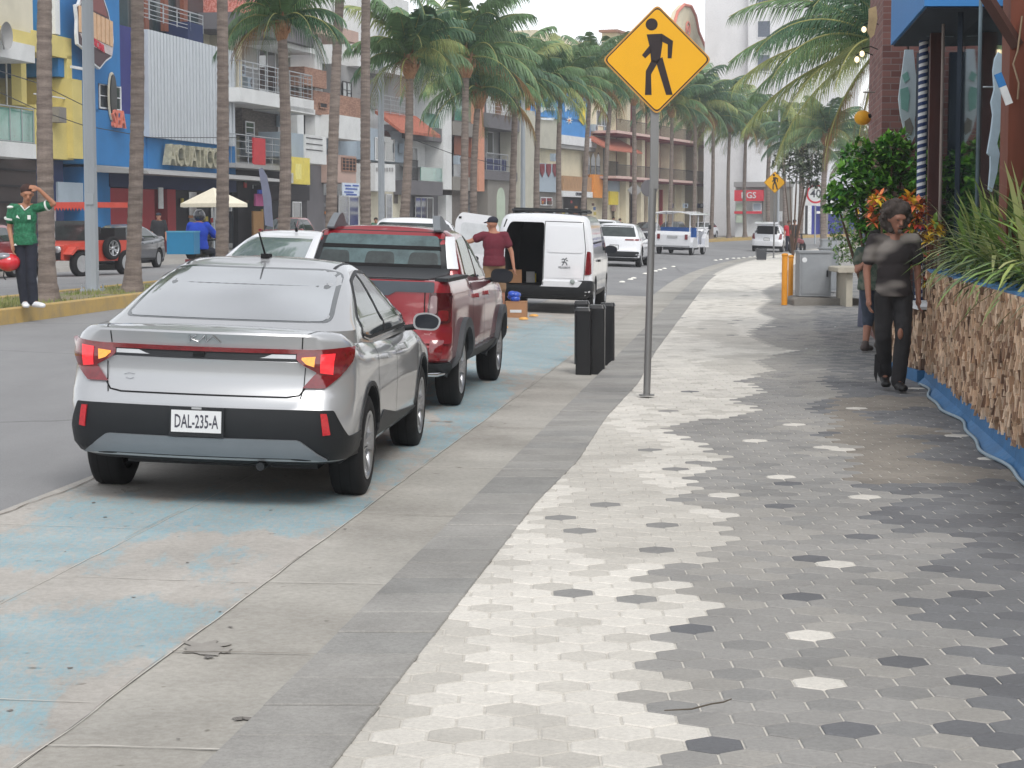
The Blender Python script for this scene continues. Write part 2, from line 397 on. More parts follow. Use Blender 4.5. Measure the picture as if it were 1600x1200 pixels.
# pavement of hexagonal pavers: white next to the kerb, then grey, then dark
M_grout = mat('paver_joint', lin((196, 192, 184)), .95, var=.12, scale=30)
pb = MB(); strip(pb, [.30, 3.5, 10.5], DG, 0, -.0038)
tag(pb.build('pavement_bed', M_grout), kind='structure')
ZP = lambda x, d: zr(max(.03, (x - xk(d))))
B1 = [(1200, 1000), (1192, 998), (1172, 955), (1165, 1090), (1150, 1082), (1135, 1050), (1112, 1010), (1100, 975), (1087, 942), (1072, 1060), (1057, 1030), (1045, 992), (1030, 1030), (1017, 1000), (1005, 1105), (995, 1010), (985, 1045), (972, 1080), (960, 1105), (945, 1142), (930, 1080), (915, 1060), (900, 1000), (890, 1025), (877, 1115), (860, 1075), (845, 1150), (835, 1130), (825, 1125), (810, 1150), (795, 1120), (780, 1040), (765, 1085), (755, 1085), (745, 1060), (735, 1100), (715, 1130), (700, 1110), (685, 1065), (670, 1040), (655, 1110), (640, 1190), (625, 1140), (610, 1200), (595, 1150), (580, 1215), (565, 1180), (550, 1235), (535, 1190), (520, 1170), (500, 1210), (485, 1180), (470, 1205), (455, 1190), (440, 1225), (420, 1215), (405, 1250), (396, 1275)]
B2 = [(1200, 1580), (1175, 1580), (1155, 1535), (1140, 1485), (1125, 1540), (1115, 1465), (1100, 1500), (1085, 1500), (1070, 1455), (1057, 1570), (1042, 1525), (1027, 1475), (1015, 1590), (995, 1500), (982, 1455), (960, 1445), (945, 1405), (935, 1500), (925, 1595), (905, 1465), (892, 1420), (875, 1475), (850, 1545), (837, 1420), (817, 1365), (802, 1335), (780, 1450), (765, 1320), (750, 1330), (735, 1330), (720, 1340), (700, 1340), (680, 1260), (660, 1330), (640, 1250), (620, 1320), (600, 1280), (560, 1300), (520, 1280), (480, 1270), (440, 1300), (396, 1290)]
def bu(T, v):
    for (a_, ua), (b_, ub) in zip(T, T[1:]):
        if b_ <= v <= a_: return ua + (ub - ua) * (a_ - v) / (a_ - b_ + 1e-6)
    return T[-1][1] if v < T[-1][0] else T[0][1]
ODD = {(1297, 888): 'w', (1247, 994): 'w', (1254, 1074): 'w', (1132, 771): 'w', (1222, 743): 'w', (1265, 880): 'd', (1272, 937): 'd', (1405, 1043): 'd', (1348, 1138): 'd', (1342, 842): 'd', (1080, 983): 'd', (903, 917): 'g', (990, 927): 'g', (943, 790): 'g', (887, 804): 'g', (900, 824): 'g', (1050, 822): 'g', (1013, 857): 'g', (1047, 729): 'g', (1092, 720): 'g', (1015, 703): 'g', (1203, 793): 'd', (1225, 755): 'd', (1090, 1166): 'd', (1135, 735): 'g', (1350, 780): 'w', (1300, 700): 'w', (1190, 690): 'w', (1330, 640): 'w', (1240, 668): 'w'}
oddw = {}
hx = MB(); TW = .186; RP = TW * .866; SIDE = TW / math.sqrt(3)
hexm = [mat('paver_white', lin((214, 210, 202)), .85, var=.05, scale=2.5, bump=.3, bscale=120, isl=.055, speck=.16), mat('paver_white_grey', lin((196, 192, 184)), .85, var=.07, scale=2.5, bump=.3, bscale=120, isl=.055, speck=.16),
        mat('paver_grey', lin((150, 148, 145)), .8, var=.08, scale=2.5, bump=.3, bscale=120, isl=.055, speck=.16), mat('paver_grey_warm', lin((158, 155, 150)), .8, var=.08, scale=2.5, bump=.3, bscale=120, isl=.055, speck=.16), mat('paver_grey_mid', lin((140, 139, 137)), .8, var=.08, scale=2.5, bump=.3, bscale=120, isl=.055, speck=.16),
        mat('paver_dark', lin((118, 119, 121)), .8, var=.1, scale=2.5, bump=.3, bscale=120, isl=.055, speck=.16), mat('paver_darker', lin((106, 107, 110)), .75, var=.1, scale=2.5, bump=.3, bscale=120, isl=.055, speck=.16), mat('paver_stained', lin((136, 130, 122)), .8, var=.16, scale=2.5, bump=.3, bscale=120, isl=.055, speck=.16)]
rows = []
yy = 4.6; j = 0
while yy < 62:
    x0 = xk(yy) + slab_w(yy) - .1; x1 = xk(yy) + 6.2
    k0 = int(math.floor(x0 / TW)); k1 = int(x1 / TW)
    for k in range(k0, k1):
        cx = k * TW + (TW / 2 if j % 2 else 0)
        if cx < xk(yy) + slab_w(yy) - .085: continue
        u, v = pix((cx, yy, .07))
        if u > 1660 or (v > 1250): continue
        rows.append((cx, yy, u, v))
    yy += RP; j += 1
for (ou, ov), kk in ODD.items():
    bi = min(range(len(rows)), key=lambda i: (rows[i][2] - ou) ** 2 + 9 * (rows[i][3] - ov) ** 2); oddw[bi] = kk
for i, (cx, cy, u, v) in enumerate(rows):
    n1 = fbm((cx * .8, cy * .25, 5), 3)
    if u < bu(B1, v): mi = 0 if (n1 < .3 and random.random() < .85) else 1
    elif u < bu(B2, v): mi = 3 if (n1 + random.uniform(-.25, .25)) > .12 else (2 if random.random() < .75 else 4)
    else:
        mi = 5 if random.random() < .7 else 6
        if v < 760 and u > 1300 and fbm((cx, cy * .5, 2), 3) > -.05: mi = 7
        if v < 600: mi = 4 if random.random() < .6 else 5
    if random.random() < .012 and v < 800: mi = random.choice([0, 5, 2])
    if i in oddw: mi = {'w': 0, 'd': 6, 'g': 4}[oddw[i]]
    z = ZP(cx, cy) + random.uniform(-.0012, .0012); gx = .0038; tx, ty = random.uniform(-.006, .006), random.uniform(-.006, .006)
    top = []; rim = []; bot = []
    for q in range(6):
        a_ = R(60 * q + 30); c_, s_ = math.cos(a_), math.sin(a_)
        r1, r2 = SIDE - gx, SIDE - gx - .006
        rim.append((cx + r1 * c_, cy + r1 * s_, z - .003)); top.append((cx + r2 * c_, cy + r2 * s_, z + .001 + tx * c_ * r2 + ty * s_ * r2)); bot.append((cx + r1 * c_, cy + r1 * s_, z - .012))
    fs = [tuple(range(6))] + [(6 + q, 6 + (q + 1) % 6, (q + 1) % 6, q) for q in range(6)]
    if v > 560: fs += [(12 + q, 12 + (q + 1) % 6, 6 + (q + 1) % 6, 6 + q) for q in range(6)]
    hx.add(top + rim + bot, fs, mi)
strip(hx, [.46, 2.6], rng(62, 260, 60), 0, .0); strip(hx, [2.6, 6.5], rng(62, 260, 60), 2, .0)
tag(hx.build('pavement', hexm), kind='structure')
# median with painted kerbs
M_ykerb = mat('kerb_paint_yellow', lin((190, 160, 98)), .8, scale=3, c2=lin((164, 144, 106)), thr=(.42, .7), bump=.4, bscale=40)
M_soil = mat('median_soil', lin((134, 122, 104)), .95, scale=1.6, c2=lin((120, 128, 78)), thr=(.45, .62), bump=.8, bscale=60)
md = MB(); DM = rng(10, 60, 50) + rng(64, 250, 60)
for t0, t1 in ((-8.7, -8.92), (-10.48, -10.7)):
    a0, a1 = max(t0, t1), min(t0, t1)
    vs = []
    for d in DM: vs += [P(d, a0, .2), P(d, a0 - .02, .50), P(d, a0 - .05, .515), P(d, a1 + .02, .51), P(d, a1, .2)]
    md.add(vs, [(5 * i + k, 5 * i + k + 1, 5 * i + k + 6, 5 * i + k + 5) for i in range(len(DM) - 1) for k in range(4)])
tag(md.build('median_kerb', M_ykerb), kind='structure')
ms = MB(); strip(ms, [-10.6, -10.2, -9.7, -9.2, -8.8], rng(10, 60, 90) + rng(64, 250, 40), 0, 0, zf=lambda t: .49)
tag(ms.build('median_soil', M_soil), kind='structure')
gr = MB()
for i in range(9000):
    d_ = 26 + 60 * random.random() ** 2; t_ = random.uniform(-10.4, -8.95)
    if fbm((d_ * .5, t_, 1), 3) < -.08: continue
    p = P(d_, t_, .485); a_ = random.uniform(0, 6.28); h_ = random.uniform(.03, .09); w_ = .012
    q = Vector((math.cos(a_) * w_, math.sin(a_) * w_, 0)); tip = p + Vector((random.uniform(-.03, .03), random.uniform(-.03, .03), h_))
    gr.add([p - q, p + q, tip], [(0, 1, 2)])
tag(gr.build('grass', mat('grass_blade', lin((118, 132, 72)), .8, scale=2, c2=lin((150, 148, 96)))), 'short green and yellowing grass growing in patches on the median', 'grass', kind='stuff')
# ------------------------------------------------------------ vehicle library
RUB = mat('tyre_rubber', (.009, .009, .01), .8, var=.2, scale=8, bump=.2)
BLK = mat('black_plastic', (.012, .014, .017), .5, var=.1, scale=10, bump=.15, bscale=300)
GAP = mat('panel_gap', (.008, .008, .009), .9)
ALU = mat('alloy_wheel', (.5, .51, .53), .3, .8)
GLS = mat('car_glass', (.035, .045, .045), .04, spec=.6, ior=1.5, var=.4, scale=5)
GLS2 = mat('car_glass_sky', (.46, .48, .50), .05, .6, spec=1, ior=2.2, coat=1, var=.28, scale=1.3, det=1)  # pale mottled base colour stands in for the reflected sky
RED = mat('lamp_red', (.17, .005, .01), .12, coat=1, spec=.8, var=.3, scale=30)
REDL = mat('lamp_red_lit', (.9, .03, .04), .2, coat=1, emit=.5, var=.3, scale=60)
AMBL = mat('lamp_amber_lit', (.9, .33, .04), .2, coat=1, emit=.45, var=.3, scale=60)
LENS = mat('lamp_clear', (.5, .51, .52), .08, coat=1, spec=1, metal=.4)
CHR = mat('chrome', (.65, .66, .68), .12, 1)
PLT = mat('plate_white', (.72, .73, .74), .4, var=.04)
INK = mat('ink_dark', (.06, .06, .08), .5)
SILV = mat('paint_silver', lin((178, 180, 183)), .32, .4, var=.02, coat=1, scale=1)
REDP = mat('paint_red', lin((142, 28, 38)), .28, .25, var=.05, coat=1, scale=1)
WHT = mat('paint_white', lin((226, 228, 232)), .3, coat=1, var=.02, scale=1)
GRY = mat('paint_grey', lin((70, 73, 80)), .3, .4, var=.03, coat=1, scale=1)
DGR = mat('paint_dark', lin((52, 54, 60)), .3, .4, var=.03, coat=1, scale=1)
SKID = mat('skid_plate', lin((132, 138, 144)), .4, .3, var=.04)
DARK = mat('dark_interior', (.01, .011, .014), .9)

def interp(T, x):
    if x <= T[0][0]: return T[0][1]
    for (a, za), (b, zb) in zip(T, T[1:]):
        if x <= b:
            k = (x - a) / (b - a); k = k * k * (3 - 2 * k) if len(T) > 3 else k
            return za + (zb - za) * k
    return T[-1][1]
def half(lv, taper, ns=26):
    z, w, yr, yf, rr, rf, br, bf = lv; pts = []
    for i in range(10):
        x = (w - rr) * i / 9; pts.append((x, yr + br * (x / w) ** 2))
    yc = pts[-1][1]; ry = rr * 1.25
    for i in range(1, 9):
        a = math.pi / 2 * i / 8; pts.append((w - rr + rr * math.sin(a), yc + ry * (1 - math.cos(a)) + .06 * rr * math.sin(a)))
    y0 = pts[-1][1]; yfc = yf - bf * ((w - rf) / w) ** 2; ryf = rf * 1.25; y1 = yfc - ryf
    for i in range(1, ns): pts.append((w, y0 + (y1 - y0) * i / ns))
    for i in range(0, 9):
        a = math.pi / 2 * i / 8; pts.append((w - rf + rf * math.cos(a), y1 + ryf * math.sin(a)))
    for i in range(1, 8):
        x = (w - rf) * (1 - i / 7); pts.append((x, yf - bf * (x / w) ** 2))
    return [(x * taper(y), y) for x, y in pts]
def loft(levels, taper, zf, crown=.02, capn=8, open_top=False):
    mb = MB(); H = []; 
    for lv in levels: H.append(half(lv, taper))
    n = len(H[0]); ring = 2 * n - 2
    vs = []
    for li, h in enumerate(H):
        z = levels[li][0]
        row = [(x, y) for x, y in h] + [(-x, y) for x, y in h[-2:0:-1]]
        vs += [(x, y, zf(z, y, abs(x))) for x, y in row]
    fs = []
    for i in range(len(H) - 1):
        for k in range(ring): fs.append((i * ring + k, i * ring + (k + 1) % ring, (i + 1) * ring + (k + 1) % ring, (i + 1) * ring + k))
    def cap(h, z, cr, flip):
        rows_ = []
        for x, y in h:
            r_ = []
            for q in range(capn + 1):
                xx = x - 2 * x * q / capn; e = 1 - (xx / x) ** 2 if x > 1e-6 else 1
                r_.append((xx, y, zf(z, y, abs(xx)) + cr * e * min(1, (x / (levels[-1][1] or 1)) ** 2)))
            rows_.append(r_)
        o = len(vs); 
        for r_ in rows_: vs.extend(r_)
        m = capn + 1
        for i in range(len(rows_) - 1):
            for q in range(capn):
                f = (o + i * m + q, o + i * m + q + 1, o + (i + 1) * m + q + 1, o + (i + 1) * m + q)
                fs.append(f if flip else f[::-1])
    cap(H[0], levels[0][0], 0, True)
    if not open_top: cap(H[-1], levels[-1][0], crown, False)
    mb.add(vs, fs, 0, True)
    me = bpy.data.meshes.new('body'); me.from_pydata(mb.v, [], mb.f)
    bm = bmesh.new(); bm.from_mesh(me); bmesh.ops.remove_doubles(bm, verts=bm.verts, dist=2e-4)
    bmesh.ops.dissolve_degenerate(bm, edges=bm.edges, dist=1e-5)
    bmesh.ops.recalc_face_normals(bm, faces=bm.faces); bm.to_mesh(me); bm.free()
    return me
def bvh_of(*mes):
    vs = []; fs = []
    for me in mes:
        o = len(vs); vs += [v.co.copy() for v in me.vertices]; fs += [[i + o for i in p.vertices] for p in me.polygons]
    return BVHTree.FromPolygons(vs, fs)
def caster(bvh, axis, far=9):
    D = {'rear': (lambda a, b: Vector((a, -far, b)), Vector((0, 1, 0))), 'front': (lambda a, b: Vector((a, far, b)), Vector((0, -1, 0))),
         'right': (lambda a, b: Vector((far, a, b)), Vector((-1, 0, 0))), 'left': (lambda a, b: Vector((-far, a, b)), Vector((1, 0, 0))),
         'top': (lambda a, b: Vector((a, b, far)), Vector((0, 0, -1)))}[axis]
    def f(a, b):
        o = D[0](a, b); h = bvh.ray_cast(o, D[1])
        if h[0] is None:
            best = None
            for k in range(1, 13):
                for da, db in ((1, 0), (-1, 0), (0, 1), (0, -1)):
                    h2 = bvh.ray_cast(D[0](a + da * .01 * k, b + db * .01 * k), D[1])
                    if h2[0]: best = h2; break
                if best: break
            if best is None: return None
            p = best[0].copy(); n = best[1]
            q = D[0](a, b); ax = [i for i in range(3) if abs(D[1][i]) < .5]
            for i in ax: p[i] = q[i]
            return p, n
        n = h[1] if h[1].dot(D[1]) < 0 else -h[1]
        return h[0], n
    return f, D[1]
def rnd(poly, r=.02, n=4):
    out = []; L = len(poly)
    for i in range(L):
        p = Vector(poly[i]); a = Vector(poly[i - 1]); b = Vector(poly[(i + 1) % L])
        da, db = (a - p), (b - p); ra = min(r, da.length * .45); rb = min(r, db.length * .45)
        pa = p + da.normalized() * ra; pb = p + db.normalized() * rb
        for k in range(n + 1):
            t = k / n; q = pa * (1 - t) ** 2 + p * 2 * t * (1 - t) + pb * t * t; out.append((q.x, q.y))
    return out
def conform(mb, bvh, poly, axis, m=0, off=.004, res=.05, depth=.012, far=9):
    f, D = caster(bvh, axis, far)
    bm = bmesh.new(); vs = [bm.verts.new((a, b, 0)) for a, b in poly]
    try: bm.faces.new(vs)
    except Exception: bm.free(); return
    xs = [a for a, b in poly]; ys = [b for a, b in poly]
    for lo, hi, no in ((min(xs), max(xs), (1, 0, 0)), (min(ys), max(ys), (0, 1, 0))):
        n = int((hi - lo) / res)
        for i in range(1, n + 1):
            c = lo + (hi - lo) * i / (n + 1)
            bmesh.ops.bisect_plane(bm, geom=bm.verts[:] + bm.edges[:] + bm.faces[:], plane_co=(c * no[0], c * no[1], 0), plane_no=no, dist=1e-6)
    bm.verts.ensure_lookup_table(); bm.verts.index_update(); P_ = []; B_ = []
    for v in bm.verts:
        h = f(v.co.x, v.co.y)
        if h is None: h = (Vector((0, 0, 0)), Vector((0, 0, 1)))
        P_.append(h[0] + h[1] * off - D * off * .3); B_.append(h[0] + D * depth * .3 - h[1] * 0)
    n = len(P_); fs = []
    for fc in bm.faces:
        idx = [v.index for v in fc.verts]; nn = (P_[idx[1]] - P_[idx[0]]).cross(P_[idx[2]] - P_[idx[1]])
        if nn.dot(D) > 0: idx = idx[::-1]
        fs.append(tuple(idx))
    mb.add(P_, fs, m, True)
    sk_ = [(e.verts[0].index, e.verts[1].index) for e in bm.edges if len(e.link_faces) == 1]
    mb.add(P_ + B_, [(a, b, b + n, a + n) for a, b in sk_], m)
    bm.free()
def seamline(mb, bvh, pts, axis, w=.006, m=0, off=.002, step=.03, far=9):
    f, D = caster(bvh, axis, far); S_ = []
    for p, q in zip(pts, pts[1:]):
        p, q = Vector(p), Vector(q); n = max(1, int((q - p).length / step))
        for i in range(n + (1 if q == Vector(pts[-1]) else 0)): S_.append(p.lerp(q, i / n))
    prev = None
    for i, p in enumerate(S_):
        d = (S_[min(i + 1, len(S_) - 1)] - S_[max(i - 1, 0)]); 
        if d.length == 0: continue
        d.normalize(); nrm = Vector((-d.y, d.x)) * w / 2
        a, b = f(*(p + nrm)), f(*(p - nrm))
        if a is None or b is None: prev = None; continue
        a, b = a[0] + a[1] * off, b[0] + b[1] * off
        if prev: mb.add([prev[0], prev[1], b, a], [(0, 1, 2, 3)], m)
        prev = (a, b)
def sym(poly): return [(-a, b) for a, b in poly][::-1]
def cut_arches(me, wheels, r, w, inner=.62):
    """boolean the wheel wells out of a body mesh"""
    o = link('tmp', me); cs = []
    for y, z in wheels:
        for s in (-1, 1):
            mb = MB(); mb.lathe([(0, s * inner), (r, s * inner), (r, s * (w + .3)), (0, s * (w + .3))], 28, 0, (0, y, z), 'X', sm=False)
            c = mb.build('cut', DARK, fix=True); cs.append(c)
            md_ = o.modifiers.new('b', 'BOOLEAN'); md_.operation = 'DIFFERENCE'; md_.solver = 'EXACT'; md_.object = c
    dg = bpy.context.evaluated_depsgraph_get(); dg.update()
    m2 = bpy.data.meshes.new_from_object(o.evaluated_get(dg))
    for c in cs + [o]: bpy.data.objects.remove(c)
    return m2
def finish_body(me, mats, wheels=(), r=.37, ang=32, dark_under=.30):
    """materials: 0 paint, 1 dark (wells and underside)"""
    me.materials.clear()
    for m in mats: me.materials.append(m)
    for p in me.polygons:
        c = p.center; k = 0
        for y, z in wheels:
            if abs(math.hypot(c.y - y, c.z - z) - r) < .02 and abs(c.x) > .5 and abs(p.normal.x) < .4: k = 1
            if math.hypot(c.y - y, c.z - z) < r + .01 and abs(abs(c.x) - .62) < .02: k = 1
        if p.normal.z < -.8 and c.z < dark_under + .1: k = 1
        p.material_index = k
    sharpen(me, ang)
def wheel(parent, x, y, r, w=.21, side=1, spokes=5, rimm=None, simple=False):
    mb = MB(); rim = r * .66
    prof = [(rim, -w * .42), (rim + .02, -w * .5), (r - .05, -w * .5), (r - .012, -w * .42), (r, -w * .3), (r, w * .3), (r - .012, w * .42), (r - .05, w * .5), (rim + .02, w * .5), (rim, w * .42)]
    mb.lathe(prof, 32, 0, (0, 0, 0), 'X')
    if not simple:
        for k in (-.15, .15): mb.lathe([(r + .0015, k * w - .004), (r + .0015, k * w + .004)], 32, 1, (0, 0, 0), 'X')
    t = mb.build('wheel', [RUB, GAP], parent, (x, y, r))
    if simple:
        b = MB(); b.lathe([(0.001, side * w * .42), (rim, side * w * .42)], 20, 0, (0, 0, 0), 'X'); b.build('rim', rimm or ALU, t); return t
    b = MB()
    b.lathe([(rim + .004, side * w * .49), (rim - .012, side * w * .50), (rim - .02, side * w * .3), (rim - .03, -side * w * .3)], 32, 0, (0, 0, 0), 'X')
    b.lathe([(.001, side * w * .05), (rim - .02, side * w * .05)], 24, 1, (0, 0, 0), 'X')
    b.lathe([(.001, side * w * .40), (.035, side * w * .40), (.06, side * w * .33), (.065, side * w * .1)], 16, 0, (0, 0, 0), 'X')
    for k in range(spokes):
        for dlt in (-.16, .16):
            a = 2 * math.pi * k / spokes + dlt; 
            p0 = Vector((side * w * .34, math.cos(a) * .05, math.sin(a) * .05)); a2 = a + dlt * .3
            p1 = Vector((side * w * .46, math.cos(a2) * (rim - .012), math.sin(a2) * (rim - .012)))
            tn = Vector((0, -math.sin(a), math.cos(a))) * .013; th = Vector((-side * .03, 0, 0))
            b.add([p0 - tn, p0 + tn, p1 + tn * 1.25, p1 - tn * 1.25, p0 - tn + th, p0 + tn + th, p1 + tn * 1.25 + th, p1 - tn * 1.25 + th], [(0, 1, 2, 3), (0, 4, 5, 1), (1, 5, 6, 2), (3, 2, 6, 7), (0, 3, 7, 4)], 0)
    b.build('rim', [rimm or ALU, GAP], t, fix=False)
    return t
def mirror_part(parent, x, y, z, s, paint_m, sc=1.0):
    b = MB(); c = (x + s * .11 * sc, y, z)
    b.prism(rnd([(c[0] - s * .10 * sc, c[2] - .055 * sc), (c[0] + s * .085 * sc, c[2] - .06 * sc), (c[0] + s * .115 * sc, c[2] + .035 * sc), (c[0] + s * .02 * sc, c[2] + .078 * sc), (c[0] - s * .10 * sc, c[2] + .06 * sc)], .05 * sc), lambda a, q, d: Vector((c[0] + (a - c[0]) * (1 - .35 * max(0, d) / .1), y + d, c[2] + (q - c[2]) * (1 - .35 * max(0, d) / .1))), -.05 * sc, .07 * sc); b.tube([(x - s * .06, y + .01, z - .05), (x + s * .04, y + .01, z - .035)], .022 * sc, 8, 1)
    o = b.build('wing_mirror', [paint_m, BLK], parent)
    g_ = MB(); n = 14
    vs = [(c[0] + s * a * sc, y - .054 * sc, c[2] + q * sc) for a, q in rnd([(-.085, -.042), (.075, -.047), (.10, .03), (.018, .066), (-.085, .048)], .04)]; n = len(vs)
    g_.add(vs, [tuple(range(n))]); g_.build('mirror_glass', mat('mirror_dark', (.02, .024, .032), .12, spec=.3), o)
    return o
def plate(parent, bvh, x, z, txt, w=.30, h=.13, off=.02, frame=True, axis='rear'):
    f, D = caster(bvh, axis); p, n = f(x, z); s = -D.y
    yb = p.y + s * off; b = MB()
    if frame: b.box((x, yb - s * .002, z), (w + .03, .012, h + .045), 1)
    b.box((x, yb + s * .006, z + .004), (w, .006, h), 0)
    fn = lambda a, c, d: Vector((x + a if axis == 'rear' else x - a, yb + s * (.0095 + d), z + c))
    if txt: text_mb(b, txt, fn, h * .86, 2, .001, .5)
    b.build('licence_plate', [PLT, BLK, INK], parent)

def vehicle(name, label, cat, loc, rz, roll, sp, group=None):
    """build a car from a spec; returns the root and the bvh"""
    root = thing(name, label, cat, loc, rz, group, roll)
    body = loft(sp['body'], sp['taper'], sp['zf'], sp.get('crown', .02))
    cab = loft(sp['cab'], sp.get('ctaper', sp['taper']), sp.get('czf', lambda z, y, x: z), sp.get('ccrown', .03)) if sp.get('cab') else None
    bv = bvh_of(body, cab) if cab else bvh_of(body)
    wh = sp['wheels']; r = sp['r']
    if sp.get('arch', True): body = cut_arches(body, [(y, r) for y in wh], r + sp.get('ag', .055), sp['w'])
    finish_body(body, [sp['paint'], BLK], [(y, r) for y in wh], r + sp.get('ag', .055))
    bo = link('body', body, root)
    if cab:
        finish_body(cab, [sp.get('cpaint', sp['paint']), BLK], ()); link('cabin', cab, root)
    simple = sp.get('simple', False)
    for y in wh:
        for s in (-1, 1): wheel(root, s * (sp['w'] - .115), y, r, .215 if not simple else .2, s, sp.get('spokes', 5), sp.get('rim'), simple)
    return root, bv, bo

def sedan_spec(pm, L=4.54, w=.882, H=1.0, hatch=False):
    def ztop(y): return interp([(0, 1.062), (.3, 1.075), (.8, 1.0), (1.6, .965), (2.6, .93), (3.3, .955), (4.0, .86), (L, .66)], y)
    def zf(z, y, x):
        k = min(1, max(0, (z - .62) / .44)); k = k * k * (3 - 2 * k)
        d = ztop(y) - 1.062
        return z + d * k - (.02 * k * (x / w) ** 3)
    body = [(.27, .74, .16, L - .12, .22, .3, .1, .2), (.30, .83, .07, L - .05, .2, .3, .1, .22), (.36, .868, .035, L - .02, .2, .3, .1, .25), (.44, .878, .012, L, .2, .32, .1, .28),
            (.52, .880, .0, L, .2, .32, .1, .3), (.612, .882, .0, L - .01, .2, .33, .1, .3), (.625, .882, .012, L - .01, .2, .33, .1, .3), (.68, .882, .022, L - .02, .2, .33, .1, .3), (.70, .88, .04, L - .03, .2, .33, .1, .3),
            (.76, .879, .062, L - .04, .2, .33, .1, .32), (.83, .877, .078, L - .05, .2, .33, .1, .32), (.895, .874, .062, L - .08, .19, .33, .1, .32), (.92, .872, .075, L - .1, .18, .33, .1, .32), (.975, .862, .072, L - .14, .18, .33, .11, .33),
            (1.02, .835, .052, L - .2, .18, .33, .12, .35), (1.05, .80, .035, L - .28, .18, .33, .13, .36), (1.062, .78, .04, L - .32, .18, .33, .13, .38), (1.066, .74, .075, L - .4, .18, .3, .13, .4)]
    tp = lambda y: 1 - .035 * max(0, (1.2 - y) / 1.2) ** 2 - .05 * max(0, (y - 3.2) / 1.3) ** 2
    ct = lambda y: 1.0
    cab = [(.93, .80, .40, 3.62, .30, .35, .10, .42), (1.06, .785, .42, 3.45, .28, .34, .10, .42), (1.12, .745, .58, 3.26, .26, .33, .10, .42), (1.22, .695, .86, 3.02, .24, .3, .10, .40), (1.32, .635, 1.16, 2.78, .22, .28, .10, .36),
           (1.385, .585, 1.40, 2.58, .2, .25, .09, .3), (1.425, .545, 1.58, 2.42, .18, .22, .08, .25), (1.445, .50, 1.72, 2.3, .16, .2, .06, .2)]
    def czf(z, y, x): return z
    return dict(body=body, cab=cab, taper=tp, ctaper=ct, zf=zf, czf=czf, wheels=(.90, 3.55), r=.325, w=w, paint=pm, crown=.012, ccrown=.03, L=L)

